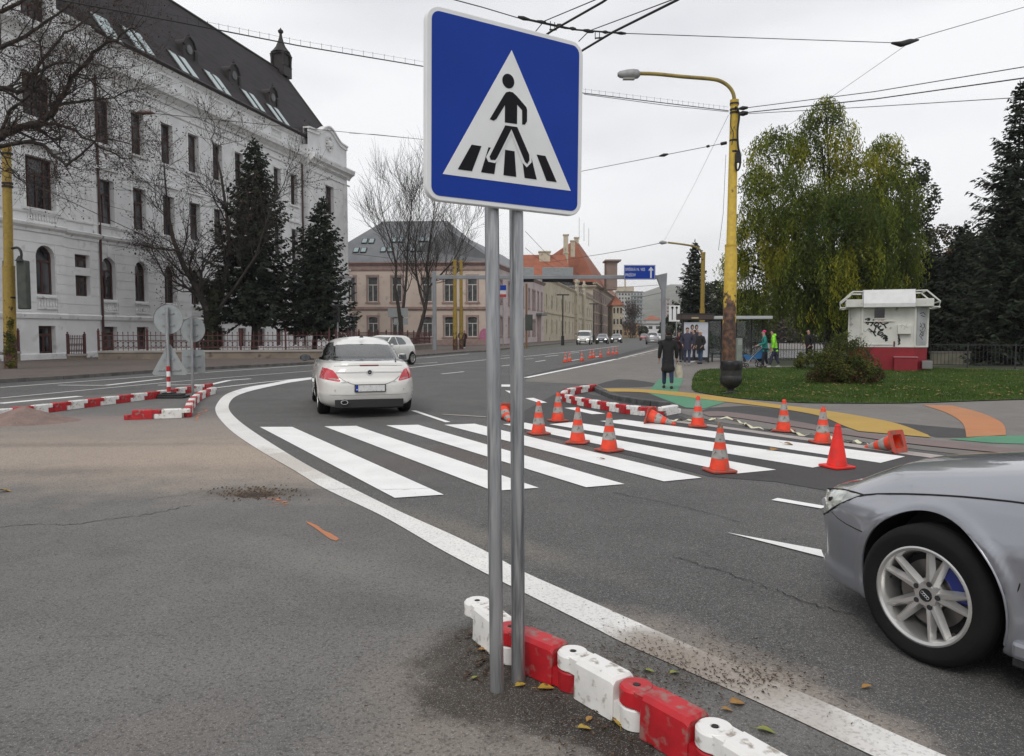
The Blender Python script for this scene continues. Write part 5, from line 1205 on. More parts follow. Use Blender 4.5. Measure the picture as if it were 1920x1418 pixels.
for x in (-w * .2, w * .2): MB().box((x, -.035, (a.z + b.z) / 2 - h * .03), (.07, .012, h * .72)).tube([(x, -.045, (a.z + b.z) / 2 + h * .36), (x, -.028, (a.z + b.z) / 2 + h * .36)], .10, 10).build('lane_bar', M_sblack, pl)
MB().tube([(.2, .06, 0), (.2, .06, a.z)], .05, 8).build('pole', M_galv, ls)
# ------------------------------------------------------------------ other signs
def backsign(loc, label, parts, post_h, name='road_sign', striped=False, baseplate=False, r=.035):
 s = thing(name, label, 'road sign', loc)
 if striped:
  MB().tube([(0, 0, .75), (0, 0, post_h)], r, 12).build('pole', M_galv, s, smooth=50)
  k = 6
  for i in range(k): MB().tube([(0, 0, .02 + i * .122), (0, 0, .02 + (i + 1) * .122)], r + .004, 12).build('pole_band', M_red_paint if i % 2 else M_swhite, s, smooth=50)
 else: MB().tube([(0, 0, 0), (0, 0, post_h)], r, 12).build('pole', M_galv, s, smooth=50)
 for kind, z, size in parts:
  mb = MB()
  if kind == 'disc': mb.tube([(0, .075, z), (0, .085, z)], size, 36); mb.tube([(0, .060, z), (0, .085, z)], [size, size], 36, cap=False)
  elif kind == 'tri':
   h = size * .866; v = [(-size / 2, z), (size / 2, z), (0, z + h)]; c = (0, z + h / 3); k2 = []
   for i in range(3):
    a, b_, p = Vector(v[i - 1]), Vector(v[(i + 1) % 3]), Vector(v[i]); k2 += [p.lerp(a, .07), p.lerp(p.lerp(Vector(c), .10), 1), p.lerp(b_, .07)]
   M = Matrix(((1, 0, 0, 0), (0, 0, -1, .085), (0, 1, 0, 0), (0, 0, 0, 1))); mb.prism([(p.x, p.y) for p in k2], 0, .012, 0, M)
  else: 
   M = Matrix(((1, 0, 0, 0), (0, 0, -1, .085), (0, 1, 0, z), (0, 0, 0, 1))); mb.prism(rrect(size, size, .04, 4), 0, .014, 0, M)
  o = mb.build('sign_plate', M_alu, s, smooth=40)
  for dz in ((-.14, .14) if kind != 'tri' else (.12, .38)):
   zz = z + dz; 
   MB().box((0, .055, zz), (size * (.62 if kind != 'disc' else .8) if kind != 'tri' else (.55 if dz < .2 else .26), .025, .03)).build('bracket', M_galv, o)
 if baseplate:
  b = MB(); b.prism([(-.42, -.2), (.42, -.2), (.42, .2), (-.42, .2)], 0, .05); b.prism([(-.34, -.15), (.34, -.15), (.34, .15), (-.34, .15)], .05, .10); b.prism([(-.12, -.12), (.12, -.12), (.12, .12), (-.12, .12)], .10, .13); b.build('rubber_base', M_black, s, bevel=.015)
 return s
p = G(317, 747); backsign((p.x, p.y, .013), 'round sign over a triangular one, seen from behind on a red-white striped post', [('disc', 1.87, .355), ('tri', .54, .90)], 2.16, striped=True, baseplate=True, r=.04)
p = G(362, 741); backsign((p.x, p.y, .013), 'round sign over a square one, seen from behind on a plain grey post', [('disc', 1.62, .31), ('sq', .83, .58)], 1.95)
def board(px0, px1, y0, y1, Y, name, label, m, posts=True, ybase=None, cat='road sign', lines=0, postm=None):
 a = P(px0, y0, Y); b = P(px1, y1, Y); r = thing(name, label, cat, ((a.x + b.x) / 2, Y, 0))
 MB().box((0, 0, (a.z + b.z) / 2), (b.x - a.x, .05, a.z - b.z)).build('plate', m, r)
 if posts: MB().tube([(0, .07, 0), (0, .07, a.z)], .05, 8).build('pole', postm or M_galv, r)
 return r
bd = board(727, 765, 578, 595, 76, 'direction_board', 'grey backs of two direction boards in front of the bare street trees', M_alu)
a = P(738, 597, 76); b = P(765, 609, 76); MB().box((.3, 0, (a.z + b.z) / 2), (b.x - a.x, .05, a.z - b.z)).build('plate', M_alu, bd)
bs = board(654, 662, 593, 606, 52, 'parking_sign', 'small blue sign on a thin post right of the dark spruce', M_sblue)
MB().box((0, -.03, 2.45), (.12, .01, .22)).build('symbol', M_swhite, bs)
sgn = thing('traffic_light', 'dark traffic light on a thin post behind the white car roof', 'traffic light', (P(633, 640, 46).x, 46, 0)); zz = P(633, 590, 46).z
MB().tube([(0, .1, 0), (0, .1, zz + .5)], .05, 8).build('pole', M_galv, sgn); MB().box((-.05, 0, zz), (.34, .25, .95)).box((-.05, 0, zz + .55), (.7, .3, .12)).build('signal_head', M_black, sgn, bevel=.03)
for k in (-1, 0, 1): MB().tube([(-.05, -.13, zz + k * .29), (-.05, -.28, zz + k * .29 + .02)], .12, 12, cap=False).build('visor', M_black, sgn, smooth=60)
bl = board(937.5, 949, 535, 557, 88, 'street_flag_sign', 'small blue, white and red sign seen between the sign poles', mat('flag_white', (.6, .6, .62), .6), cat='sign')
a = P(937.5, 535, 87.9); b = P(949, 544, 87.9); MB().box((0, -.05, (a.z + b.z) / 2), (b.x - a.x, .03, a.z - b.z)).build('blue_field', M_sblue, bl); a = P(937, 552, 87.9); b = P(949, 557, 87.9); MB().box((0, -.05, (a.z + b.z) / 2), (b.x - a.x, .03, a.z - b.z)).build('red_field', M_red_paint, bl)
# post with round sign between the poles' right side
rp_ = thing('street_lamp', 'brown yellow post with grey cabinet before the lilac house', 'post', (P(987, 640, 75).x, 75, 0)); MB().tube([(0, 0, 0), (0, 0, P(987, 532, 75).z)], .10, 8).build('pole', mat('brown_post', (.20, .11, .05), .7), rp_)
MB().box((.25, 0, P(990, 605, 75).z), (.75, .3, 1.6)).build('cabinet', M_sigbox, rp_)
# pink graffiti on the corner house
gp_ = [(896, 640), (900, 622), (906, 616), (914, 617), (920, 625), (926, 640)]
mb = MB(); YY = 91.95
def onpk(x, y): 
 d = ray(x, y); o_ = Vector((0, 0, EYE)); return o_ + d * ((pA + pn * .03 - o_).dot(pn) / d.dot(pn))
mb.poly([onpk(*q) for q in gp_]); mb.build('graffiti', mat('pink_spray', (.50, .12, .26), .8, col2=(.42, .22, .26), nscale=4), pk)

# ------------------------------------------------------------------ litter bin
p = G(1370, 741); bn_ = thing('litter_bin', 'black urn-shaped litter bin on a pedestal at the foot of the yellow mast', 'litter bin', (p.x, p.y, .03))
M_cast = mat('black_cast_iron', (.016, .016, .017), .5, col2=(.028, .028, .028), nscale=12, bump=.2, bscale=30)
mb = MB(); nn = 48; prof = [(.215, 0), (.215, .03), (.10, .05), (.075, .09), (.085, .13), (.17, .19), (.245, .27), (.268, .36), (.262, .44), (.25, .47)]
V_ = []; F_ = []
for (r_, z_) in prof:
 for j in range(nn):
  f = 1 + (.025 if j % 2 else -.01) * (1 if z_ > .15 and z_ < .46 else 0); a = 2 * math.pi * j / nn; V_.append((r_ * f * math.cos(a), r_ * f * math.sin(a), z_))
for i in range(len(prof) - 1):
 for j in range(nn): F_.append((i * nn + j, i * nn + (j + 1) % nn, (i + 1) * nn + (j + 1) % nn, (i + 1) * nn + j))
mb.add(V_, F_); mb.build('urn', M_cast, bn_, smooth=30)
mb = MB(); mb.lathe([(.255, .47), (.258, .78), (.27, .79), (.27, .815), (.245, .815), (.24, .60)], 36, cap=False); mb.build('drum', M_cast, bn_, smooth=40)
mb = MB(); V_ = []; F_ = []; prof = [(.262, .60), (.272, .66), (.270, .74), (.276, .80), (.262, .83), (.235, .80)]
for i, (r_, z_) in enumerate(prof):
 for j in range(60):
  a = 2 * math.pi * j / 60; k = mnoise.noise(Vector((math.cos(a) * 4, math.sin(a) * 4, z_ * 6))) * .02; V_.append(((r_ + k) * math.cos(a), (r_ + k) * math.sin(a), z_ + (k * 2.2 if i in (0, 5) else 0)))
for i in range(5):
 for j in range(60): F_.append((i * 60 + j, i * 60 + (j + 1) % 60, (i + 1) * 60 + (j + 1) % 60, (i + 1) * 60 + j))
mb.add(V_, F_); mb.build('bin_bag', mat('black_plastic_bag', (.012, .012, .014), .28), bn_, smooth=60)
# ------------------------------------------------------------------ sand heap and soil
def mound(name, label, c, rx, ry, h, m, seed, rot=0, n=44, cat='heap', rows=14):
 V = []; F = []
 for i in range(rows + 1):
  t = i / rows
  for j in range(n):
   a = 2 * math.pi * j / n; q = 1 + .16 * mnoise.noise(Vector((math.cos(a) * 1.6 + seed, math.sin(a) * 1.6, seed)))
   z = h * ((1 - t) ** 1.15) + .02 * h / .25 * mnoise.noise(Vector((t * math.cos(a) * 6, t * math.sin(a) * 6, seed))) * (1 if t < .96 else 0)
   x, y = rx * q * t * math.cos(a), ry * q * t * math.sin(a); V.append((x * math.cos(rot) - y * math.sin(rot), x * math.sin(rot) + y * math.cos(rot), max(z, -.005) if t < 1 else -.01))
 for i in range(rows):
  for j in range(n): F.append((i * n + j, (i + 1) * n + j, (i + 1) * n + (j + 1) % n, i * n + (j + 1) % n))
 o = npmesh(name, np.array(V), np.array(F), m, smooth=True); o.location = c; tag(o, label, cat); return o
M_sand = mat('reddish_sand', (.24, .165, .14), .95, col2=(.18, .13, .115), nscale=5, bump=.8, bscale=70, spots=((.30, .24, .20), 60, .58, .1))
p = G(45, 792); sh_ = mound('sand_heap', 'low heap of reddish sand in front of the left kerb blocks', (p.x, p.y, .012), .92, .60, .27, M_sand, 3); tag(sh_, kind='stuff')
M_soil = mat('dark_soil', (.05, .038, .030), .95, col2=(.03, .024, .02), nscale=14, bump=1, bscale=60)
p = G(478, 930); o = mound('soil_heap', 'small dark patch of loose soil on the forecourt', (p.x, p.y, .010), .20, .12, .018, M_soil, 9); tag(o, kind='stuff')
# ------------------------------------------------------------------ dead leaves and litter
def leaf(px, py, s, ang, m, label, curl=.3, z=.016):
 p = G(px, py); mb = MB(); k = 7; V = []
 for i in range(k):
  t = i / (k - 1); w = .36 * math.sin(math.pi * min(1, t * 1.02)) ** .8 * (1.05 - t * .35)
  for j in (-1, 0, 1): V.append(((t - .5) * s, j * w * s, (.02 + curl * abs(j) * w + .12 * math.sin(t * 5) * curl) * s))
 F = []
 for i in range(k - 1):
  for j in range(2): a = i * 3 + j; F.append((a, a + 1, a + 4, a + 3))
 mb.add(V, F); mb.tube([(-.5 * s, 0, .02 * s), (-.85 * s, .05 * s, .05 * s)], .012 * s, 4); o = mb.build('fallen_leaf', m, None, smooth=60); o.location = (p.x, p.y, z); o.rotation_euler = (rnd.uniform(-.2, .2), rnd.uniform(-.2, .2), ang)
 return tag(o, label, 'leaf', 'fallen leaves on the asphalt')
M_ly = mat('yellow_leaf', (.42, .30, .04), .6, col2=(.30, .17, .03), nscale=30, spots=((.12, .06, .02), 60, .6, .05)); M_lo = mat('ochre_leaf', (.36, .19, .045), .6, col2=(.22, .11, .03), nscale=30); M_lg = mat('green_yellow_leaf', (.20, .24, .04), .6, col2=(.30, .26, .05), nscale=30)
for (px, py, s, a, m, lab) in ((976, 1291, .055, .5, M_ly, 'bright yellow leaf at the foot of the right sign pole'), (1024, 1297, .075, .1, M_ly, 'yellow leaf between the right sign pole and the white kerb block'), (907, 1225, .06, .3, M_lo, 'ochre leaf left of the left sign pole'),
                               (1125, 1337, .075, 1.9, M_ly, 'upright yellow leaf leaning on the white kerb block'), (1160, 1360, .085, 1.6, M_ly, 'larger yellow leaf near the end of the white kerb block'), (1096, 1373, .06, .2, M_ly, 'yellow leaf on the dark soil left of the white kerb block'),
                               (1105, 1355, .04, .9, M_lo, 'small ochre leaf on the soil'), (1436, 1378, .075, -.4, M_lg, 'greenish yellow leaf right of the last white kerb block'), (1382, 1325, .075, .3, M_lo, 'ochre leaf on the dusty ground right of the red kerb block'), (1363, 1338, .05, 0, M_lo, 'small ochre leaf beside the dusty red kerb block'),
                               (1216, 1265, .06, -.5, M_lg, 'green leaf in the litter behind the white kerb block'), (1265, 1268, .055, .4, M_lg, 'small green leaf in the litter, right of the other green leaf'), (10, 924, .13, .2, M_ly, 'yellow leaf at the left edge of the forecourt'), (891, 1277, .04, .7, M_lg, 'tiny greenish leaf left of the pole feet'),
                               (1452, 846, .16, .5, M_lo, 'curled ochre leaf on the crossing stripe behind the broken cone'), (1480, 836, .16, -.2, M_lo, 'curled brown leaf on the top crossing stripe'), (1130, 863, .09, .2, M_lo, 'small brown leaf on the white stripe by the worn cone'), (1625, 1294, .05, .2, M_lo, 'ochre leaf on the dusty road below the car wheel')):
 leaf(px, py, s, a, m, lab)
V = []; F = []; r2 = random.Random(11)
def bit(px, py, s):
 p = G(px, py); a = r2.uniform(0, 6.28); l = s * r2.uniform(.6, 1.8); w = s * r2.uniform(.15, .5); b = len(V); dx, dy = math.cos(a), math.sin(a); z = .017
 V.extend([(p.x - dx * l - dy * w, p.y - dy * l + dx * w, z + r2.uniform(0, s)), (p.x + dx * l - dy * w, p.y + dy * l + dx * w, z), (p.x + dx * l + dy * w, p.y + dy * l - dx * w, z + r2.uniform(0, s)), (p.x - dx * l + dy * w, p.y - dy * l - dx * w, z)]); F.append((b, b + 1, b + 2, b + 3))
for c, sx, sy, k, s in (((1180, 1235), 70, 30, 620, .0045), ((1260, 1275), 80, 22, 420, .005), ((1380, 1230), 70, 30, 150, .006), ((1430, 1275), 60, 18, 160, .007), ((920, 1230), 30, 25, 70, .009), ((905, 1245), 25, 30, 40, .012), ((1150, 1375), 70, 30, 160, .007), ((1000, 1330), 120, 40, 120, .005), ((1500, 1230), 260, 90, 160, .004), ((1000, 1110), 300, 60, 160, .0035)):
 for _ in range(k): bit(r2.gauss(c[0], sx), min(1440, max(1050, r2.gauss(c[1], sy))), s)
for _ in range(240): bit(r2.uniform(-10, 1900), r2.uniform(820, 1418), .006 * r2.uniform(.4, 1.3))
for _ in range(300):
 p = G(478 + r2.gauss(0, 36), 928 + r2.gauss(0, 7)); s = .007 * r2.uniform(.5, 1.6); b = len(V); z = .014
 V.extend([(p.x - s, p.y - s * .6, z), (p.x + s * .8, p.y - s, z), (p.x + s, p.y + s * .7, z + s), (p.x - s * .5, p.y + s, z + s)]); F.append((b, b + 1, b + 2, b + 3))
tag(npmesh('leaf_litter', np.array(V), np.array(F), leafmat('litter', (.035, .022, .015), (.11, .065, .035), (.16, .12, .06), sc=40, transl=0)), 'brown leaf crumbs and twigs scattered along the kerb blocks', 'litter', kind='stuff')
# fallen leaves on the lawn
V = []; F = []
for _ in range(420):
 px = r2.uniform(1300, 1920); py = r2.uniform(694, 752)
 p = G(px, py)
 if not inpoly(p.x, p.y, gpm): continue
 s = .05; a = r2.uniform(0, 6.28); b = len(V); dx, dy = math.cos(a) * s, math.sin(a) * s; z = .09
 V.extend([(p.x - dx, p.y - dy, z), (p.x + dy, p.y - dx, z + .02), (p.x + dx, p.y + dy, z), (p.x - dy, p.y + dx, z + .01)]); F.append((b, b + 1, b + 2, b + 3))
tag(npmesh('lawn_leaves', np.array(V), np.array(F), leafmat('lawn_leaf', (.12, .09, .03), (.28, .20, .05), sc=30, transl=0)), 'yellow and brown leaves strewn over the grass', 'leaves', kind='stuff')
# ------------------------------------------------------------------ iron fence on a low wall before the white building
M_fwall = mat('fence_wall_stone', (.24, .20, .155), .85, col2=(.18, .15, .12), nscale=1.5, world=True, spots=((.10, .085, .07), 2.5, .6, .1), bump=.4, bscale=12)
M_fcap = mat('fence_wall_cap', (.36, .33, .30), .85, col2=(.28, .26, .24), nscale=1.5, world=True)
def fence_run(name, label, A, B, wall=True, z0=.13, hw=.48, hf=.95, pan=2.2):
 A = Vector((A[0], A[1], 0)); B = Vector((B[0], B[1], 0)); d = B - A; L = d.length; r = thing(name, label, 'fence', (A.x, A.y, z0), math.atan2(d.y, d.x))
 MB().bb((0, -.16, -.13), (L, .16, hw - .12)).build('base_wall', M_fwall, r); MB().bb((-.03, -.21, hw - .12), (L + .03, .21, hw)).build('wall_cap', M_fcap, r, bevel=.015)
 n = max(1, round(L / pan)); w = L / n
 pm = MB(); pm.bb((-.05, -.05, hw), (.05, .05, hw + hf + .08)); pm.lathe([(.075, 0), (.085, .04), (.03, .08), (.05, .13), (.0, .18)], 8, (0, 0, hw + hf + .08)); p0 = pm.build('post', M_iron, r)
 q = MB()
 for z in (.12, .52, .80): q.bb((.05, -.02, hw + z), (w - .05, .02, hw + z + .035))
 k = 9
 for i in range(k):
  x = .05 + (w - .1) * (i + .5) / k; q.bb((x - .013, -.013, hw), (x + .013, .013, hw + hf)); q.lathe([(.013, 0), (.035, .03), (.0, .11)], 4, (x, 0, hw + hf - .02), cap=False)
  if i < k - 1:
   xc = x + (w - .1) / k / 2; rr = (w - .1) / k * .5
   pts = [(xc + rr * math.cos(a), 0, hw + .335 + .165 * math.sin(a)) for a in [2 * math.pi * t / 8 for t in range(9)]]; q.tube(pts, .016, 4, cap=False)
 pn0 = q.build('panel', M_iron, r)
 for i in range(1, n + 1):
  dup(p0, (i * w, 0, 0), parent=r)
  if i < n: dup(pn0, (i * w, 0, 0), parent=r)
 return r
fa, fb = G(186, 679), G(618, 675.5); fence_run('iron_fence', 'rust-red iron fence on a stone wall under the spruces', (fa.x, fa.y), (fb.x, fb.y))
fc = G(806, 656); fence_run('iron_fence', 'far rust-red iron fence before the corner house, right of the white cars', (fb.x + .3, fb.y + .4), (fc.x, fc.y))
a, b = G(128, 679), G(160, 678); fence_run('iron_fence', 'short piece of rust-red iron gate fence left of the round signs', (a.x, a.y), (b.x, b.y), hw=.30, pan=1.0)
a, b = G(-60, 684), G(36, 681); fence_run('iron_fence', 'rust-red iron fence behind the left yellow mast', (a.x, a.y), (b.x, b.y))
a = G(96, 679); rb = thing('garden_border', 'low red-leaved ground shrubs at the wall foot', 'shrubs')
COL.objects.unlink(rb) if False else None; bpy.data.objects.remove(rb)

# ------------------------------------------------------------------ kiosk
M_kw = mat('kiosk_white', (.62, .62, .58), .6, col2=(.54, .54, .50), nscale=2, spots=((.30, .29, .26), 5, .62, .08)); M_kr = mat('kiosk_red', (.25, .008, .018), .5, col2=(.20, .008, .016), nscale=3)
M_kg = mat('kiosk_grey_panel', (.38, .39, .40), .6, col2=(.30, .31, .32), nscale=3); M_tag = mat('spray_black', (.012, .012, .014), .6)
kp = Vector(((1664 - CX) / 1400 * 30.6, 30.6, .02)); kq = thing('kiosk', 'abandoned white and red kiosk covered in black graffiti, behind the bush', 'kiosk', kp, -math.atan2(kp.x, kp.y) + .06)
wf, wt, dpk = .96, 1.46, 2.6
body = lambda s=1.0: [(-wf * s, 0), (wf * s, 0), (wt * s, .42), (wt * s, dpk), (-wt * s, dpk), (-wt * s, .42)]
MB().prism(body(), 0, .98).build('base', M_kr, kq); MB().prism(body(.985), .98, 2.62).build('wall', M_kw, kq)
MB().prism([(x * 1.02, y - .02) for x, y in body()], .96, 1.02).build('ledge', M_kw, kq)
for s in (-1, 1):   # grey chamfer panels with posts
 a = Vector((s * wf, 0, 0)); b = Vector((s * wt, .42, 0)); d = (b - a).normalized(); nn = Vector((d.y, -d.x, 0)) * (1 if s > 0 else -1)
 if nn.y > 0: nn = -nn
 mb = MB(); c = (a + b) / 2; mb.box((c.x + nn.x * .0, c.y + nn.y * .0, 1.82), (.46, .05, 1.52), 0, math.atan2(d.y, d.x)); mb.build('side_panel', M_kg if s > 0 else M_kw, kq)
for x in (-1.46, -.96, .96, 1.46): MB().box((x, .0 if abs(x) < 1 else .42, 1.8), (.07, .07, 1.64)).build('corner_post', M_kw, kq, bevel=.01)
MB().bb((-1.60, -.16, 2.60), (1.60, dpk + .2, 2.92)).build('canopy', M_kw, kq, bevel=.02)
mb = MB(); x0, x1 = -.95, .93
v = [(-.42, 2.58), (-.42, 2.74), (-.14, 3.30), (dpk * .6, 3.34), (dpk * .6, 2.60)]
mb.add([(x, y, z) for x in (x0, x1) for y, z in v], [(0, 1, 2, 3, 4), (9, 8, 7, 6, 5)] + [(i, (i + 1) % 5, 5 + (i + 1) % 5, 5 + i) for i in range(5)]); mb.build('roof_box', mat('kiosk_roof', (.66, .66, .66), .55, col2=(.58, .58, .58), nscale=3), kq, bevel=.015)
for s in (-1, 1):
 mb = MB(); pts = [(s * .96, 0.02, 3.24), (s * 1.35, 0.02, 3.25), (s * 1.83, 0.02, 2.80), (s * 1.80, 0.02, 2.58), (s * 1.5, 0.02, 2.60)]; mb.tube(pts, .035, 6)
 pts2 = [(x, y + 2.2, z) for x, y, z in pts]; mb.tube(pts2, .035, 6); mb.tube([pts[1], pts2[1]], .03, 6); mb.tube([pts[2], pts2[2]], .03, 6); mb.tube([pts[3], pts2[3]], .05, 6); mb.build('roof_rail', M_kw, kq)
MB().bb((-.58, -.03, 2.10), (-.10, .03, 2.55)).build('window_frame', M_kw, kq, bevel=.01); MB().bb((-.53, -.045, 2.16), (-.15, -.031, 2.55)).build('window', M_glass, kq)
MB().bb((-.86, -.05, 2.00), (.20, -.005, 2.04)).bb((-.86, -.045, 1.05), (.20, -.005, 1.085)).build('shutter_rail', M_kw, kq)
MB().bb((.34, -.16, 1.50), (.82, -.0, 1.86)).build('meter_box', M_kw, kq, bevel=.01)
MB().bb((.22, -.5, 0), (1.05, -.02, .55)).bb((.20, -.53, .55), (1.07, -.02, .59), 1).build('red_bin_box', [M_kr, mat('faded_pink', (.36, .14, .15), .7)], kq, bevel=.01)
MB().bb((1.25, -.1, .10), (1.62, .25, .42)).build('grey_cabinet', mat('grey_cab', (.2, .2, .2), .7), kq, bevel=.02)
MB().bb((.20, -.04, .98), (.26, -.005, 1.20)).build('lock', M_iron, kq)
def strokes(par, S_, r, m, ox, oz, sc, y=-.012, name='graffiti', rz=None):
 mb = MB()
 for st in S_:
  q = [Vector((ox + a * sc, y, oz + b * sc)) for a, b in st]
  for i in range(len(q) - 1):
   a, b = q[i], q[i + 1]; d = (b - a); L = d.length; 
   if L < 1e-5: continue
   d.normalize(); nn = Vector((-d.z, 0, d.x)) * r; e = d * r * .5
   mb.poly([a - nn - e, b - nn + e, b + nn + e, a + nn - e])
 o = mb.build(name, m, par)
 if rz: o.matrix_local = rz
 return o
# big black tag traced letter by letter (units: hundredths of the panel)
TAG = [[(0, 88), (12, 92), (3, 74)], [(14, 90), (8, 70)], [(2, 80), (26, 76)], [(26, 90), (24, 74), (18, 66)],
       [(44, 72), (36, 78), (28, 70), (34, 62), (44, 62)], [(30, 66), (42, 68)], [(46, 78), (56, 70), (72, 76)], [(58, 72), (66, 58)], [(50, 66), (42, 58), (48, 52), (58, 54)],
       [(12, 56), (26, 44), (34, 30)], [(34, 60), (30, 48), (28, 40)], [(18, 46), (34, 44)], [(56, 50), (44, 46), (40, 36), (50, 32), (58, 38)], [(44, 40), (56, 42)],
       [(52, 26), (62, 34), (70, 28), (58, 20)], [(62, 34), (66, 12)], [(68, 30), (70, 14)], [(58, 24), (72, 22)]]
strokes(kq, TAG, .026, M_tag, -.86, 1.06, .0118)
strokes(kq, [[(0, 90), (10, 80), (4, 70), (14, 64)], [(6, 86), (4, 60), (14, 50)], [(2, 56), (12, 46), (6, 34), (14, 26)], [(0, 40), (16, 36)], [(4, 24), (12, 12), (2, 6)], [(14, 60), (18, 40)], [(12, 30), (18, 14)]], .016, M_tag, .36, 1.03, .0048)
strokes(kq, [[(0, 50), (20, 60), (10, 40), (30, 55), (24, 38)], [(30, 60), (50, 50), (36, 42)], [(44, 60), (60, 44)]], .006, mat('spray_red', (.5, .06, .06), .7), -.42, 1.78, .005)
strokes(kq, [[(0, 80), (18, 62), (22, 40)], [(14, 70), (30, 52)], [(20, 48), (40, 38), (44, 22)], [(22, 30), (50, 20)]], .022, mat('spray_dark_red', (.05, .012, .016), .7), -.88, .35, .007)
a = Vector((wf, 0, 0)); b = Vector((wt, .42, 0)); d = (b - a).normalized(); nn = Vector((d.y, -d.x, 0)); c = (a + b) / 2 + nn * .028
MR = Matrix(((d.x, -nn.x, 0, c.x), (d.y, -nn.y, 0, c.y), (0, 0, 1, 0), (0, 0, 0, 1)))
strokes(kq, [[(0, 96), (14, 100), (22, 92)], [(4, 90), (20, 86)], [(2, 66), (8, 58), (2, 54), (12, 52)], [(12, 66), (22, 56), (10, 44)], [(20, 64), (24, 46)], [(2, 44), (10, 36), (2, 30), (16, 24)], [(14, 40), (10, 20)], [(0, 26), (14, 12)], [(20, 44), (16, 26)]], .013, M_tag, -.12, 1.12, .0125, y=0, rz=MR)
strokes(kq, [[(0, 90), (10, 80), (20, 92), (24, 80)], [(26, 90), (38, 78)], [(4, 50), (14, 40), (24, 52), (30, 40)], [(0, 20), (8, 10), (18, 22)], [(30, 44), (40, 30)]], .005, mat('spray_grey', (.12, .12, .14), .7), -1.0 + .02, 1.2, .012 * .0 + .0095, y=-.055 + .04)
strokes(kq, [[(0, 50), (18, 60), (10, 30)], [(20, 60), (40, 40), (30, 20)], [(50, 62), (44, 40), (60, 34)]], .004, mat('spray_grey', (.12, .12, .14), .7), .40, 1.58, .005, y=-.163)

# ------------------------------------------------------------------ bus shelter
bsx = atY(1279, 39.5); sh_ = thing('bus_shelter', 'dark glass bus shelter with a lit poster panel, left of the yellow mast', 'bus shelter', (bsx, 39.5, .01), R_(-4))
M_dk = mat('dark_frame', (.020, .020, .022), .5); M_cg = mat('shelter_glass', (.62, .68, .66), .03, trans=.92, spec=.5)
w1_ = 1.32
MB().bb((-.02, -.08, .10), (.06, .12, 2.25)).build('panel_post', M_dk, sh_); MB().bb((w1_, -.08, .0), (w1_ + .08, .12, 2.25)).build('panel_post', M_dk, sh_)
pp = MB().bb((.06, -.05, .28), (w1_, .08, 2.12)).build('poster_panel', mat('poster_paper', (.50, .52, .58), .5, col2=(.60, .62, .66), nscale=2), sh_)
MB().bb((.06, -.06, .10), (w1_, .1, .279)).build('panel_foot', M_dk, sh_)
def sil(par, pts, m, y, name='poster_figure'):
 mb = MB(); mb.poly([(a, y, b) for a, b in pts]); return mb.build(name, m, par)
sk_ = mat('poster_skin', (.40, .26, .21), .6); dk_ = mat('poster_dark_cloth', (.035, .035, .05), .6); hr_ = mat('poster_hair', (.03, .02, .018), .6)
ov = lambda cx_, cz, rx, rz, n=14: [(cx_ + rx * math.cos(2 * math.pi * i / n), cz + rz * math.sin(2 * math.pi * i / n)) for i in range(n)]
for x0 in (.50, .72):
 sil(pp, [(x0 - .12, 1.62), (x0 - .07, 1.72), (x0 + .07, 1.72), (x0 + .12, 1.62), (x0 + .13, 1.2), (x0 + .09, 1.15), (x0 - .09, 1.15), (x0 - .13, 1.2)], sk_, -.053)
 sil(pp, [(x0 - .11, 1.60), (x0 + .11, 1.60), (x0 + .12, .9), (x0 + .16, .45), (x0 + .04, .45), (x0, .85), (x0 - .05, .45), (x0 - .16, .45), (x0 - .12, .9)], dk_, -.056)
 sil(pp, ov(x0, 1.86, .095, .14), hr_, -.055); sil(pp, ov(x0 + .012, 1.84, .052, .08), sk_, -.058)
rfw = 4.6
MB().bb((-.1, -.25, 2.26), (w1_ + .25, 1.5, 2.52)).build('fascia', mat('shelter_brown', (.06, .04, .035), .6), sh_, bevel=.02)
MB().bb((w1_ + .26, -.2, 2.28), (rfw, 1.5, 2.44)).build('roof', mat('shelter_roof_grey', (.42, .44, .44), .5), sh_, bevel=.02)
fo = MB().bb((-.12, -.27, 2.53), (1.62, 1.52, 2.58)).build('roof_cap', M_dk, sh_)
text('ZASTÁVKA', .17, mat('faded_yellow', (.42, .34, .14), .6), sh_, tx(.36, 2.32, -.258), sx=1.0) if False else MB().bb((.42, -.262, 2.30), (.78, -.252, 2.38)).build('fascia_plate', mat('faded_yellow', (.42, .36, .20), .6), sh_)
for x in (1.5, 2.3, 3.1, 3.9, 4.5): MB().bb((x - .03, 1.36, 0), (x + .03, 1.42, 2.28)).build('post', M_dk, sh_)
for x in (1.53, 2.33, 3.13, 3.93): MB().bb((x, 1.38, .35), (x + .74 if x < 3.9 else x + .54, 1.39, 2.2)).build('glass_pane', M_cg, sh_)
bn2 = MB().bb((1.7, .95, .44), (3.6, 1.3, .49)).bb((1.75, 1.05, 0), (1.81, 1.2, .44)).bb((3.5, 1.05, 0), (3.56, 1.2, .44)).build('bench', M_dk, sh_)
# small grey cabinet and shrub by the mast
p = P(1386, 640, 34); cb_ = thing('utility_cabinet', 'narrow grey green cabinet right of the yellow mast foot', 'cabinet', (p.x, 34, .01)); MB().bb((-.12, -.12, 0), (.12, .12, 1.32)).build('cabinet_body', mat('cab_grey', (.22, .25, .21), .6, col2=(.17, .2, .17), nscale=3), cb_, bevel=.02); MB().bb((-.10, -.13, 1.0), (.10, -.121, 1.25)).build('door', mat('cab_grey2', (.28, .30, .27), .6), cb_)
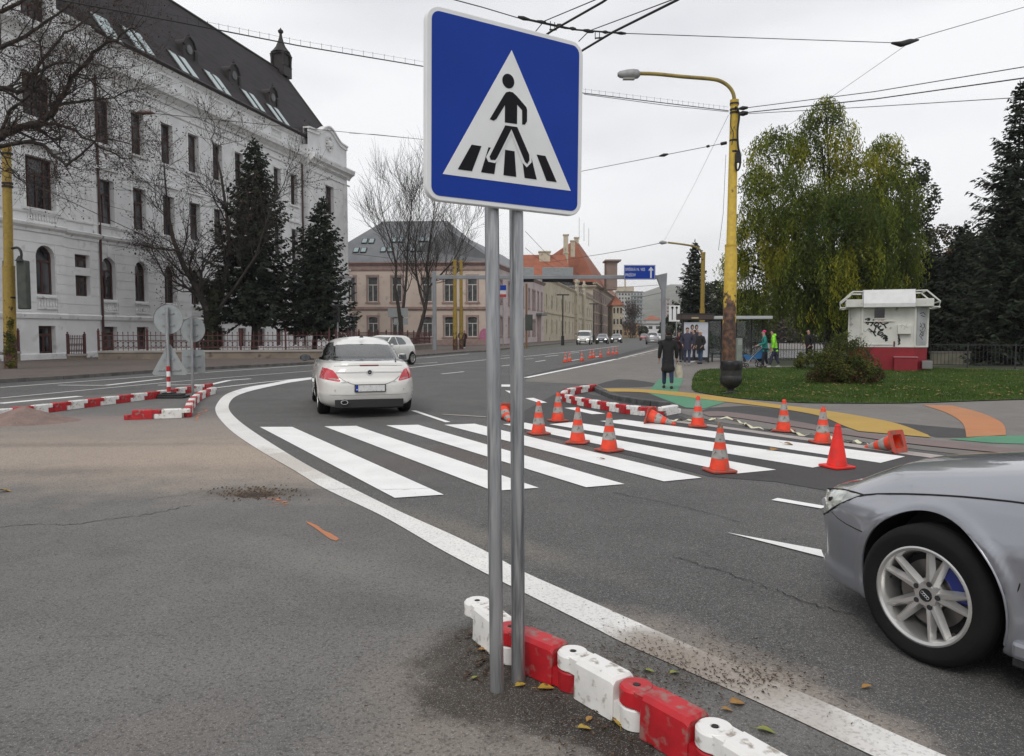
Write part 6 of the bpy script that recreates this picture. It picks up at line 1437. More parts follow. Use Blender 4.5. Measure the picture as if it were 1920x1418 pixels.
# ------------------------------------------------------------------ park railing
def railing(label, A, B, h=1.05, m=None, pitch=.14, z=0.01, wallpart=None):
 A = Vector((*A, 0)); B = Vector((*B, 0)); d = B - A; L = d.length; r = thing('park_railing', label, 'railing', (A.x, A.y, z), math.atan2(d.y, d.x)); m = m or M_dk
 n = max(1, round(L / 2.0)); w = L / n
 for i in range(n + 1): MB().bb((i * w - .03, -.03, 0), (i * w + .03, .03, h + .04)).build('post', m, r)
 for i in range(n):
  q = MB(); q.bb((i * w + .03, -.015, h - .04), ((i + 1) * w - .03, .015, h)); q.bb((i * w + .03, -.015, .12), ((i + 1) * w - .03, .015, .15)); k = int(w / pitch)
  for j in range(1, k): x = i * w + w * j / k; q.bb((x - .009, -.009, .12), (x + .009, .009, h - .02))
  q.build('panel', m, r)
 return r
a, b = (atY(1395, 41), 41.0), (atY(1600, 37), 37.0); railing('dark park railing under the willow, left of the bush', a, b)
a, b = (atY(1730, 34), 34.0), (atY(2000, 31), 31.0); railing('dark park railing right of the kiosk', a, b)
a, b = atY(1740, 36), atY(1835, 34); wl_ = thing('low_wall', 'low weathered concrete wall behind the railing, right of the kiosk', 'wall', (a, 35.6, 0)); MB().bb((0, 0, 0), (b - a + .6, .25, .62)).build('wall_body', mat('mossy_concrete', (.17, .155, .12), .9, col2=(.11, .11, .08), nscale=2), wl_); MB().bb((-.03, -.03, .62), (b - a + .63, .28, .68)).build('wall_cap', M_kerb, wl_)
# river beyond the railing
M_water = mat('river_water', (.30, .31, .31), .12, spec=1.0, bump=.15, bscale=1.5, world=True)
mb = MB(); mb.poly([(11, 47, .03), (60, 40, .03), (95, 52, .03), (40, 72, .03), (12, 62, .03)]); tag(mb.build('river', M_water), kind='structure')

# ------------------------------------------------------------------ trees
M_bark = mat('dark_bark', (.030, .024, .021), .95, col2=(.055, .045, .038), nscale=6, bump=.6, bscale=25)
M_barkg = mat('grey_bark', (.055, .046, .040), .95, col2=(.085, .072, .062), nscale=4, bump=.5, bscale=20)
class Tubes:
 def __init__(s): s.V = []; s.F = []
 def add(s, pts, rs, n=4):
  b = len(s.V); k = len(pts); up = Vector((.3, .2, 1)).normalized()
  for i, p in enumerate(pts):
   t = (pts[min(i + 1, k - 1)] - pts[max(i - 1, 0)]); a = t.cross(up)
   if a.length < 1e-6: a = t.orthogonal()
   a.normalize(); c = a.cross(t).normalized()
   for j in range(n):
    an = 2 * math.pi * j / n; s.V.append(p + (a * math.cos(an) + c * math.sin(an)) * rs[i])
  for i in range(k - 1):
   for j in range(n): s.F.append((b + i * n + j, b + i * n + (j + 1) % n, b + (i + 1) * n + (j + 1) % n, b + (i + 1) * n + j))
 def build(s, name, m, par, smooth=True): return npmesh(name, np.array([tuple(v) for v in s.V]), np.array(s.F), m, par, smooth=smooth)
def grow(T, tips, r, p, d, L, rad, lv, cfg):
 k = 5 if lv > 0 else 3; pts = [p.copy()]; rs = [rad]; seg = L / k
 for i in range(k):
  d = (d + Vector((r.gauss(0, 1), r.gauss(0, 1), r.gauss(0, 1))) * cfg['wob'] + Vector((0, 0, cfg['up'])) * (1 if lv < cfg['lv'] else .5)).normalized()
  p = p + d * seg; pts.append(p.copy()); rs.append(rad * (1 - (1 - cfg['tap']) * (i + 1) / k))
 T.add(pts, rs, 5 if lv > 1 else (4 if lv > 0 else 3))
 if lv == 0:
  tips.append((pts[-1], d)); tips.append((pts[-2], d)); return
 n = cfg['kids'][lv] if isinstance(cfg['kids'], dict) else cfg['kids']
 for i in range(n):
  t = (0.25 + .75 * (i + r.random() * .8) / n); t = min(t, .99); f = t * k; j = min(int(f), k - 1); q = pts[j].lerp(pts[j + 1], f - j)
  ax = Vector((r.gauss(0, 1), r.gauss(0, 1), r.gauss(0, 1))).cross(d).normalized(); a = r.uniform(*cfg['ang'])
  nd = (d * math.cos(a) + ax * math.sin(a)).normalized()
  grow(T, tips, r, q, nd, L * r.uniform(*cfg['len']), max(rs[j] * r.uniform(.45, .62), cfg['rmin']), lv - 1, cfg)
 grow(T, tips, r, pts[-1], d, L * .7, max(rs[-1] * .8, cfg['rmin']), lv - 1, cfg)
def leaves(name, tips, r, size, m, par, prob=1.0, spread=.12, per=1):
 V = []; F = []
 for (p, d) in tips:
  for _ in range(per):
   if r.random() > prob: continue
   q = p + Vector((r.gauss(0, spread), r.gauss(0, spread), r.gauss(0, spread)))
   a = Vector((r.gauss(0, 1), r.gauss(0, 1), r.gauss(0, 1))).normalized() * size * r.uniform(.6, 1.3); c = a.orthogonal().normalized() * size * .45; b = len(V)
   V += [q - a * .5, q + c * .7, q + a * .5, q - c * .7]; F.append((b, b + 1, b + 2, b + 3))
 return npmesh(name, np.array([tuple(v) for v in V]), np.array(F), m, par)
M_brl = leafmat('dry_brown_leaves', (.035, .018, .014), (.085, .042, .030), (.13, .075, .04), sc=.8, transl=.15)
# bare street tree hanging in from the left
r = random.Random(5); YT = 21.0
tl = thing('bare_tree', 'bare tree with brown leaf remnants hanging in at the top left', 'tree', (P(-130, 700, YT).x, YT, .13)); loc = Vector(tl.location)
T = Tubes(); tips = []
base = Vector((0, 0, 0)); cr0 = P(-110, 330, YT) - loc
trk = Tubes(); trk.add([base, base.lerp(cr0, .5) + Vector((.1, .1, 0)), cr0, P(-105, 150, YT + .6) - loc, P(-80, -20, YT + 1.2) - loc, P(-60, -200, YT + 1.5) - loc], [.34, .28, .25, .19, .14, .08], 12); trk.build('trunk', M_bark, tl)
limbs = [([(-110, 330), (-60, 285), (0, 258), (35, 240), (80, 229), (102, 205), (118, 176), (140, 140), (175, 100), (215, 75), (250, 50)], .14, .02, YT, 0), ([(80, 229), (130, 240), (165, 262), (205, 282), (250, 300)], .05, .012, YT, -.5),
         ([(-110, 340), (-40, 285), (0, 276), (70, 267), (100, 290), (126, 308), (160, 280), (200, 262), (248, 270)], .075, .012, YT, -.8), ([(-105, 220), (-40, 185), (0, 165), (40, 171), (60, 140), (90, 100), (140, 55), (190, 15)], .10, .015, YT, .7),
         ([(102, 205), (150, 190), (200, 185), (262, 165)], .05, .01, YT, .5), ([(-105, 140), (-30, 100), (30, 75), (90, 40), (150, -10)], .09, .02, YT, 1.5), ([(60, 140), (110, 120), (170, 120), (230, 130)], .035, .01, YT, -1.0),
         ([(0, 165), (50, 195), (90, 200), (150, 160), (200, 140)], .035, .01, YT, 1.2), ([(-90, 20), (0, 20), (60, -10), (120, -40)], .08, .02, YT, .4), ([(0, 258), (20, 210), (60, 175), (80, 130), (75, 80), (100, 30)], .05, .012, YT, -.6), ([(-40, 285), (10, 320), (60, 345), (100, 340)], .02, .008, YT, .4), ([(140, 140), (185, 160), (235, 210)], .03, .01, YT, -.3)]
cfg = dict(wob=.22, up=.05, tap=.45, kids={2: 4, 1: 3, 0: 0}, ang=(.5, 1.15), len=(.55, .9), rmin=.0045, lv=3)
for pts, r0, r1, Y, dy in limbs:
 sp_px = smooth_pts(pts, 4); k = len(sp_px); q = [P(x, y, Y + dy * i / k) - loc + Vector((r.gauss(0, .03), 0, r.gauss(0, .03))) for i, (x, y) in enumerate(sp_px)]; rs = [r0 + (r1 - r0) * i / (k - 1) for i in range(k)]
 T.add(q, rs, 7)
 for i in range(2, k):
  if sp_px[i][0] < -60: continue
  for _ in range(1):
   d = (q[i] - q[i - 1]).normalized(); ax = Vector((r.gauss(0, 1), r.gauss(0, .7), r.gauss(0, 1))).cross(d).normalized(); a = r.uniform(.5, 1.2)
   grow(T, tips, r, q[i], d * math.cos(a) + ax * math.sin(a), r.uniform(.55, 1.0), max(rs[i] * .4, .008), 2, cfg)
T.build('branches', M_bark, tl); leaves('leaf_remnants', tips, r, .060, M_brl, tl, .80, .09, 1)
# ivy-clad bare tree behind the fence
def bare_tree(label, px, Y, h, seed, forks, leafp, trunk_r, lv=3, leafs=.07, group=None, bark=M_bark, z0=.13, cfg=None, ivy=False, lsize=1.0):
 r = random.Random(seed); b = P(px, 660, Y); t = thing('bare_tree', label, 'tree', (b.x, Y, z0), 0, group); T = Tubes(); tips = []; trk = Tubes()
 for f in forks:   # each fork: list of pixel points giving the stem
  q = [P(x, y, Y + f['dy'] * i) - Vector(t.location) for i, (x, y) in enumerate(f['px'])]; k = len(q); rs = [f['r0'] + (f['r1'] - f['r0']) * i / (k - 1) for i in range(k)]
  trk.add(q, rs, 8)
  for i in range(f.get('from', 1), k):
   for _ in range(f.get('n', 3)):
    d = (q[i] - q[i - 1]).normalized(); ax = Vector((r.gauss(0, 1), r.gauss(0, 1), r.gauss(0, .6))).cross(d).normalized(); a = r.uniform(*cfg['ang'])
    grow(T, tips, r, q[i].lerp(q[i - 1], r.random() * .8), (d * math.cos(a) + ax * math.sin(a)).normalized(), f['L'] * r.uniform(.7, 1.1), max(rs[i] * .5, .02), lv - 1, cfg)
  grow(T, tips, r, q[-1], (q[-1] - q[-2]).normalized(), f['L'], rs[-1], lv - 1, cfg)
 trk.build('trunk', bark, t); T.build('branches', bark, t)
 if leafp: leaves('leaf_remnants', tips, r, leafs, M_brl, t, leafp, .15, 1)
 return t, r
cf = dict(wob=.20, up=.06, tap=.5, kids={2: 5, 1: 5, 0: 0}, ang=(.4, 1.0), len=(.55, .85), rmin=.009, lv=3)
fk = [dict(px=[(392, 668), (392, 620), (388, 580), (372, 545), (345, 500), (325, 450), (315, 400), (310, 340)], dy=-.15, r0=0.302, r1=0.043, L=2.2, n=3, **{'from': 3}),
      dict(px=[(394, 640), (404, 580), (420, 530), (432, 470), (425, 400), (415, 330), (400, 270)], dy=.2, r0=0.230, r1=0.037, L=2.3, n=3, **{'from': 3}),
      dict(px=[(402, 590), (440, 540), (480, 480), (505, 400), (530, 350)], dy=-.3, r0=0.115, r1=0.025, L=2.0, n=3, **{'from': 2}), dict(px=[(372, 545), (350, 540), (310, 520), (285, 470)], dy=-.3, r0=0.086, r1=0.025, L=1.8, n=3, **{'from': 1})]
tb, r = bare_tree('bare tree with a dark ivy-covered trunk behind the iron fence', 392, 46, 14, 21, fk, .75, .4, 3, .12, cfg=cf)
V = []; F = []; loc = Vector(tb.location); M_ivy = leafmat('ivy_leaves', (.012, .016, .009), (.028, .034, .016), (.05, .045, .02), sc=2, transl=.1)
for _ in range(5200):
 t_ = r.random(); c = P(392 + 6 * math.sin(t_ * 3) + (t_ > .55) * r.choice((-12, 14)) * (t_ - .5) * 2, 668 - t_ * 140, 46) - loc; rad = (.62 - .28 * t_) * r.uniform(.55, 1.1); a = r.uniform(0, 6.28)
 p = c + Vector((rad * math.cos(a), rad * math.sin(a), r.gauss(0, .05))); s = .07; d1 = Vector((-math.sin(a), math.cos(a), r.gauss(0, .5))).normalized() * s; d2 = Vector((r.gauss(0, .4), r.gauss(0, .4), -1)).normalized() * s; b = len(V)
 V += [tuple(p - d1), tuple(p + d2), tuple(p + d1), tuple(p - d2)]; F.append((b, b + 1, b + 2, b + 3))
npmesh('ivy', np.array(V), np.array(F), M_ivy, tb)
cv = dict(wob=.10, up=.12, tap=.5, kids={2: 6, 1: 6, 0: 0}, ang=(.3, .9), len=(.6, .85), rmin=.015, lv=3)
fk = [dict(px=[(752, 655), (752, 610), (747, 575), (741, 540), (743, 500), (735, 460), (722, 420)], dy=0, r0=0.259, r1=0.050, L=4.0, n=2, **{'from': 4}), dict(px=[(752, 610), (757, 570), (762, 520), (764, 470), (768, 420)], dy=.3, r0=0.187, r1=0.050, L=4.0, n=2, **{'from': 2})]
bare_tree('bare many-stemmed tree before the pink house, left of the two', 752, 76, 17, 31, fk, 0, .3, 3, cfg=cv, group='bare trees before the corner house', bark=M_bark)
fk = [dict(px=[(776, 655), (788, 615), (797, 580), (803, 540), (800, 500), (806, 450), (812, 410)], dy=0, r0=0.245, r1=0.050, L=4.2, n=2, **{'from': 3}), dict(px=[(797, 580), (788, 550), (780, 510), (778, 460), (785, 420)], dy=.3, r0=0.144, r1=0.043, L=4.0, n=2, **{'from': 2}), dict(px=[(803, 540), (822, 520), (850, 490), (865, 460)], dy=-.3, r0=0.115, r1=0.037, L=3.0, n=3, **{'from': 1})]
bare_tree('bare tree with a leaning trunk before the pink house, right of the two', 776, 76, 17, 37, fk, 0, .3, 3, cfg=cv, group='bare trees before the corner house', bark=M_bark)
fk = [dict(px=[(1182, 650), (1182, 625), (1180, 605)], dy=0, r0=0.216, r1=0.093, L=3.6, n=4, **{'from': 1})]
cvf = dict(cv); cvf['rmin'] = .06
bare_tree('small reddish bare tree beside the yellow house far down the street', 1182, 230, 12, 41, fk, .9, .3, 3, .5, cfg=cvf, bark=M_barkg, z0=0)

# ---- conifers
def spruce(label, px, ybase, Y, h, R, seed, m, z0=.13, lean=0.0, clear=.12, dens=1.0, sparse=0.0, tw=.05, name='spruce_tree', group=None, step=.30, bez=None):
 r = random.Random(seed); b = P(px, ybase, Y); t = thing(name, label, 'tree', (b.x, Y, z0), 0, group)
 trk = Tubes(); n = 8; ax = lambda z: Vector((lean * (z / h) + .06 * math.sin(z * .7), .05 * math.cos(z * .5), z))
 trk.add([ax(h * i / n) for i in range(n + 1)], [max(.02, h * .018 * (1 - i / n)) for i in range(n + 1)], 8); trk.build('trunk', M_bark, t)
 V = []; F = []; z = h * clear
 br = Tubes()
 while z < h - .15:
  f = (z - h * clear) / (h * (1 - clear)); Rz = R * ((1 - f) ** .82) * (0.80 + .2 * math.sin(min(1, f * 8) * 1.57)) + .12
  k = max(4, int((5 + 5 * (1 - f)) * dens))
  for i in range(k):
   a = 2 * math.pi * (i + r.random()) / k; L = Rz * r.uniform(.55, 1.12) * (1 - sparse * r.random()); d = Vector((math.cos(a), math.sin(a), 0)); p0 = ax(z + r.uniform(-.12, .12))
   droop = r.uniform(.15, .42) * (1 - f * .9); pts = [p0 + d * L * s + Vector((0, 0, (-droop * math.sin(s * 2.2) + .25 * s * s * s * (.5 + f)) * L)) for s in (0, .25, .5, .75, 1)]
   br.add(pts, [.035 * (1 - f) + .012, .03 * (1 - f) + .010, .02, .012, .006], 3)
   m_ = max(4, int(L / .16 * dens)); side = Vector((-d.y, d.x, 0))
   for j in range(m_):
    s = .12 + .88 * (j + r.random()) / m_; q = s * 4; i0 = min(int(q), 3); c = pts[i0].lerp(pts[i0 + 1], q - i0)
    tl_ = (.18 + .30 * (1 - s)) * min(1.0, L) + .12
    for sg_ in (-1, 1):
     td = (side * sg_ * r.uniform(.5, 1.0) + d * r.uniform(.3, .9) + Vector((0, 0, r.uniform(-.75, .05)))).normalized() * tl_ * r.uniform(.6, 1.2); wv = Vector((r.gauss(0, 1), r.gauss(0, 1), r.gauss(0, 1))).cross(td).normalized() * tw * r.uniform(.6, 1.2); bb = len(V)
     V += [tuple(c - wv * .5), tuple(c + td * .5 - wv), tuple(c + td), tuple(c + td * .5 + wv)]; F.append((bb, bb + 1, bb + 2, bb + 3))
  z += step * r.uniform(.8, 1.2) * (1 - .4 * f)
 # leader
 for j in range(14):
  c = ax(h - .9 + .9 * j / 13); td = Vector((r.gauss(0, .5), r.gauss(0, .5), .6)).normalized() * .2; wv = td.orthogonal().normalized() * tw; bb = len(V); V += [tuple(c - wv * .4), tuple(c + td * .5 - wv), tuple(c + td), tuple(c + td * .5 + wv)]; F.append((bb, bb + 1, bb + 2, bb + 3))
 br.build('branches', M_bark, t); npmesh('needles', np.array(V), np.array(F), m, t)
 return t
M_ndl = leafmat('spruce_needles', (.012, .020, .013), (.028, .041, .024), (.055, .060, .030), sc=1.2, transl=.08)
M_ndl2 = leafmat('dark_needles', (.012, .019, .012), (.028, .040, .022), (.05, .058, .028), sc=1.2, transl=.05)
spruce('dark spruce with a bare lower trunk, left of the two before the white building', 476, 660, 48, 13.7, 3.8, 3, M_ndl, clear=.20, dens=1.45, tw=.075, lean=.25)
spruce('smaller dark spruce with a slanting trunk, right of the two before the white building', 588, 660, 50, 10.4, 3.2, 4, M_ndl, clear=.18, dens=1.45, tw=.075, lean=.75)
spruce('tall dark spruce at the right edge of the picture', 1893, 690, 36, 13.4, 3.9, 8, M_ndl2, z0=.02, clear=.05, dens=1.4, sparse=.45, tw=.05, step=.26)
spruce('spruce standing behind the bus shelter, left of the willow', 1300, 660, 66, 9.6, 2.6, 9, M_ndl, z0=.02, clear=.03, dens=1.3, tw=.08)
spruce('dark spruce behind the kiosk, right of its roof', 1800, 680, 44, 8.0, 3.2, 12, M_ndl2, z0=.02, clear=.02, dens=1.5, tw=.07)
spruce('low dark spruce hidden among the trees right of the kiosk', 1745, 680, 48, 7.0, 3.2, 14, M_ndl2, z0=.02, clear=.02, dens=1.4, tw=.08)
# ---- leafy trees
def crown(name, lobes, n, size, m, par, seed, hollow=.55, aspect=.5, clump=1.1, thr=-.12):
 r = random.Random(seed); V = []; F = []; tot = sum(l[1] ** 2 for l in lobes)
 for (c, R, sz) in lobes:
  k = int(n * R * R / tot); got = 0; tries = 0
  while got < k and tries < k * 6:
   tries += 1
   d = Vector((r.gauss(0, 1), r.gauss(0, 1), r.gauss(0, 1))).normalized(); q = c + Vector((d.x * R, d.y * R, d.z * R * sz)) * (hollow + (1.08 - hollow) * r.random() ** .6)
   if mnoise.noise(q * clump + Vector((seed, 0, 0))) < thr: continue
   if q.z < .05: continue
   a = Vector((r.gauss(0, 1), r.gauss(0, 1), r.gauss(0, .7))).normalized(); b_ = a.cross(Vector((r.gauss(0, 1), r.gauss(0, 1), r.gauss(0, 1)))).normalized(); s = size * r.uniform(.6, 1.3); bb = len(V)
   V += [tuple(q - a * s), tuple(q + b_ * s * aspect), tuple(q + a * s), tuple(q - b_ * s * aspect)]; F.append((bb, bb + 1, bb + 2, bb + 3)); got += 1
 return npmesh(name, np.array(V), np.array(F), m, par)
def leafy(label, px, Y, lobes_px, n, size, m, seed, z0=.02, trunk_r=.25, name='broadleaf_tree', group=None, sz=.9):
 b = P(px, 660, Y); t = thing(name, label, 'tree', (b.x, Y, z0), 0, group); loc = Vector(t.location); r = random.Random(seed); lobes = []
 for (x, y, rp, dy) in lobes_px: lobes.append((P(x, y, Y + dy) - loc, rp * Y / 1400, sz))
 T = Tubes(); T.add([Vector((0, 0, 0)), Vector((.1, 0, lobes[0][0].z * .4)), Vector((0, .1, lobes[0][0].z * .8))], [trunk_r, trunk_r * .75, trunk_r * .5], 8)
 for c, R, _ in lobes: T.add([Vector((.05, 0, lobes[0][0].z * .35)), c * .55 + Vector((0, 0, lobes[0][0].z * .1)), c], [trunk_r * .5, trunk_r * .3, .03], 5)
 T.build('trunk', M_bark, t); crown('crown', lobes, n, size, m, t, seed); return t
M_dkleaf = leafmat('dark_evergreen_leaf', (.014, .021, .009), (.034, .046, .017), (.09, .075, .022), sc=.5, transl=.1)
M_autumn = leafmat('autumn_leaf', (.020, .018, .008), (.07, .05, .012), (.20, .10, .02), sc=.6, transl=.15)
leafy('dark round-topped tree right behind the willow', 1690, 50, [(1690, 380, 60, 0), (1670, 470, 75, 0), (1705, 330, 35, 0), (1700, 560, 75, 0), (1660, 600, 60, 0)], 16000, .13, leafmat('dark_willow_leaf', (.022, .034, .010), (.05, .064, .018), (.10, .10, .03), sc=.5, transl=.15), 51)
leafy('brownish autumn bush tree behind the kiosk roof', 1760, 58, [(1760, 470, 50, 0), (1790, 530, 60, 0), (1740, 560, 50, 0), (1830, 480, 45, 0)], 9000, .14, M_autumn, 52)
leafy('dark tree mass filling the right edge behind the spruce', 1880, 46, [(1860, 520, 80, 0), (1940, 460, 90, 0), (1900, 600, 90, 0), (1970, 560, 90, 0), (1800, 610, 60, 0), (1850, 640, 50, 0)], 26000, .12, M_dkleaf, 53)
leafy('dark thicket between willow and kiosk', 1600, 56, [(1600, 610, 60, 0), (1560, 590, 60, 0), (1650, 620, 50, 0), (1710, 620, 50, 0), (1590, 645, 40, 0), (1690, 650, 40, 0)], 18000, .12, M_dkleaf, 54)
leafy('dark trees beyond the bus shelter', 1350, 74, [(1345, 570, 45, 0), (1380, 590, 50, 0), (1330, 610, 40, 0), (1400, 620, 40, 0), (1360, 640, 35, 0)], 14000, .16, M_dkleaf, 55)
leafy('grey-brown far tree across the river', 1450, 120, [(1440, 610, 38, 0), (1480, 615, 35, 0), (1410, 622, 30, 0), (1520, 620, 35, 0), (1460, 632, 30, 0)], 9000, .25, leafmat('far_bare_leaf', (.05, .042, .035), (.09, .075, .06), sc=.2, transl=.1), 56)
leafy('dark roadside tree left of the gantry post, far down the street', 1248, 150, [(1252, 612, 15, 0), (1246, 628, 14, 0), (1258, 600, 10, 0)], 3000, .22, M_dkleaf, 57)
leafy('small dark tree in front of the ochre house', 1207, 280, [(1206, 620, 9, 0), (1207, 628, 8, 0)], 1500, .4, M_dkleaf, 58, z0=0)
# ---- weeping willow
r = random.Random(77); YW = 42.0; b = P(1560, 660, YW); wl_ = thing('willow_tree', 'large green and yellow weeping willow behind the kiosk and mast', 'tree', (b.x, YW, .02)); loc = Vector(wl_.location)
lob = [(1540, 265, 62, 0), (1550, 215, 34, 0), (1458, 290, 56, .5), (1425, 350, 40, 0), (1425, 430, 52, 0), (1480, 400, 85, -1.2), (1600, 350, 70, .3), (1662, 290, 38, .5), (1662, 370, 60, 0), (1560, 440, 105, -1.5), (1645, 450, 78, .5), (1690, 420, 40, 1), (1435, 500, 52, 0), (1378, 490, 26, .5), (1515, 520, 80, -1.6), (1620, 530, 72, -.5), (1395, 560, 30, .3), (1690, 500, 38, 1), (1460, 560, 45, -.8), (1560, 570, 60, -1)]
T = Tubes(); tr0 = Vector((0, 0, 0)); T.add([tr0, Vector((.1, 0, 1.2)), Vector((-.1, .1, 2.6)), Vector((0, .1, 4.2))], [.55, .45, .38, .28], 10)
for (x, y, rp, dy) in lob:
 c = P(x, y, YW + dy) - loc; s = Vector((0, 0, 2.2)); m_ = s.lerp(c, .5) + Vector((0, 0, .8)); T.add([s, m_, c], [.20, .09, .03], 5)
for _ in range(130):
 x, y, rp, dy = r.choice(lob); c = P(x, y, YW + dy) - loc; R = rp * YW / 1400; d = Vector((r.gauss(0, 1), r.gauss(0, 1), abs(r.gauss(0, 1)))).normalized() * R * .95
 T.add([c * .85 + Vector((0, 0, .3)), c + d * .5, c + d * .9], [.03, .018, .008], 3)
T.build('trunk', M_bark, wl_)
Vg = [[], [], []]; Fg = [[], [], []]; tot = sum(l[2] ** 2 for l in lob); NS = 13000
for (x, y, rp, dy) in lob:
 c = P(x, y, YW + dy) - loc; R = rp * YW / 1400; k = int(NS * rp * rp / tot)
 for _ in range(k):
  d = Vector((r.gauss(0, 1), r.gauss(0, 1), r.gauss(0, 1) + .55)).normalized(); q = c + Vector((d.x, d.y, d.z)) * R * r.uniform(.55, 1.05)
  if mnoise.noise(q * .8 + Vector((9, 0, 0))) < -.12: continue
  L = r.uniform(.4, 1.5) * (1.3 if y > 420 else .85); n_ = int(L / .10); out_ = Vector((d.x, d.y, 0)) * r.uniform(.05, .35); sw_ = r.uniform(0, 6.28)
  yel = mnoise.noise(q * .42 + Vector((0, 40, 3))) + (.22 if y < 330 else -.05) + (.28 if x < 1470 and y < 560 else 0) + (.2 if 1610 < x < 1680 and y < 340 else 0) + r.gauss(0, .10)
  g = 2 if yel > .28 else (1 if yel > -.02 else 0)
  for i in range(n_):
   t = i / n_; p = q + out_ * (1 - (1 - t) ** 2) * 1.2 + Vector((.06 * math.sin(sw_ + t * 5), .06 * math.cos(sw_ + t * 4), -L * t * (1 - .12 * (1 - t)))); p += Vector((r.gauss(0, .055), r.gauss(0, .055), 0))
   if p.z < .9: break
   a = Vector((r.gauss(0, .6), r.gauss(0, .6), -1)).normalized() * r.uniform(.08, .13); w_ = Vector((r.gauss(0, 1), r.gauss(0, 1), r.gauss(0, .3))).normalized() * .034; bb = len(Vg[g])
   Vg[g] += [tuple(p - a), tuple(p - w_), tuple(p + a), tuple(p + w_)]; Fg[g].append((bb, bb + 1, bb + 2, bb + 3))
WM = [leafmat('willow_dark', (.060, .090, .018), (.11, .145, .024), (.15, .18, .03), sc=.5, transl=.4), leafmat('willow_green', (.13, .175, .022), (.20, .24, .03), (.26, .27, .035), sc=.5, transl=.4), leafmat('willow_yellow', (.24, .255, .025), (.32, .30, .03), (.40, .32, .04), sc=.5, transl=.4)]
off = 0; VV = []; FF = []; MI = []
for g in range(3):
 VV += Vg[g]; FF += [tuple(i + off for i in f) for f in Fg[g]]; MI += [g] * len(Fg[g]); off += len(Vg[g])
npmesh('crown', np.array(VV), np.array(FF), None, wl_, matidx=MI, mats=WM)
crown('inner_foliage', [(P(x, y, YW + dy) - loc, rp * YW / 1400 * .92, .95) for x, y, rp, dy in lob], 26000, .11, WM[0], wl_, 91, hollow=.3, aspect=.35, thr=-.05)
# ---- bush before the kiosk
p = G(1583, 721); bu = thing('bush', 'rounded bush with green top and reddish-brown base in front of the kiosk', 'bush', (p.x, p.y, .03)); r = random.Random(4); bu.scale = (.88, .88, .93)
T = Tubes()
for _ in range(90):
 a = r.uniform(0, 6.28); rr = r.uniform(.3, 1.0); T.add([Vector((r.gauss(0, .12), r.gauss(0, .12), 0)), Vector((.5 * rr * math.cos(a), .5 * rr * math.sin(a), .6)), Vector((rr * math.cos(a), rr * math.sin(a), r.uniform(.6, 1.5)))], [.018, .012, .005], 3)
T.build('stems', M_bark, bu)
lobs = [(Vector((0, 0, .95)), .72, .9), (Vector((-.55, 0, .6)), .6, .9), (Vector((.6, 0, .5)), .58, .85), (Vector((.1, -.3, .45)), .75, .6), (Vector((-.9, .1, .38)), .38, .8), (Vector((1.0, 0, .28)), .36, .7), (Vector((.05, 0, 1.35)), .36, .9)]
crown('foliage', lobs, 15000, .034, leafmat('bush_green', (.045, .062, .014), (.10, .12, .026), (.22, .18, .04), sc=2.0, transl=.25), bu, 5, hollow=.35, clump=2.6, thr=-.18)
crown('lower_foliage', [(Vector((.1, 0, .30)), .95, .45), (Vector((.8, 0, .22)), .5, .6), (Vector((-.8, 0, .25)), .5, .6)], 5000, .034, leafmat('bush_red', (.045, .030, .014), (.10, .055, .025), (.20, .09, .03), sc=3.0, transl=.2), bu, 6, hollow=.4, clump=3)
p = G(1515, 694); b2 = thing('bush', 'small low shrub left of the big bush', 'bush', (p.x, p.y, .03)); crown('foliage', [(Vector((0, 0, .45)), .45, .9), (Vector((.45, 0, .35)), .4, .8), (Vector((-.3, 0, .25)), .3, .8)], 3500, .04, leafmat('bush_green', (.045, .062, .014), (.10, .12, .026), (.22, .18, .04), sc=2.0, transl=.25), b2, 7, hollow=.3, clump=3)
p = G(60, 677); b3 = thing('bush', 'low climbing weed with yellow-green leaves at the foot of the left mast', 'weed', (P(20, 690, 30).x + .1, 29.85, .13)); crown('foliage', [(Vector((0, 0, .5)), .24, 1.8), (Vector((0, 0, 1.2)), .2, 1.6), (Vector((.05, 0, 1.8)), .14, 2)], 900, .05, leafmat('weed_leaf', (.05, .06, .015), (.16, .16, .03), sc=3), b3, 8, hollow=.2, thr=-.5)
# ------------------------------------------------------------------ cars: bodies lofted from horizontal sections
def pchip(xs, ys, xq):
 xs = np.array(xs, float); ys = np.array(ys, float); h = np.diff(xs); dl = np.diff(ys) / h; d = np.zeros_like(ys)
 for i in range(1, len(xs) - 1):
  if dl[i - 1] * dl[i] > 0: w1 = 2 * h[i] + h[i - 1]; w2 = h[i] + 2 * h[i - 1]; d[i] = (w1 + w2) / (w1 / dl[i - 1] + w2 / dl[i])
 d[0] = dl[0]; d[-1] = dl[-1]; i = np.clip(np.searchsorted(xs, xq) - 1, 0, len(xs) - 2); t = (xq - xs[i]) / h[i]
 return (2 * t**3 - 3 * t**2 + 1) * ys[i] + (t**3 - 2 * t**2 + t) * h[i] * d[i] + (-2 * t**3 + 3 * t**2) * ys[i + 1] + (t**3 - t**2) * h[i] * d[i + 1]
def inpolyv(x, y, poly):
 c = np.zeros(x.shape, bool); j = len(poly) - 1
 for i in range(len(poly)):
  xi, yi = poly[i]; xj, yj = poly[j]
  with np.errstate(divide='ignore', invalid='ignore'): c ^= ((yi > y) != (yj > y)) & (x < (xj - xi) * (y - yi) / (yj - yi + 1e-12) + xi)
  j = i
 return c
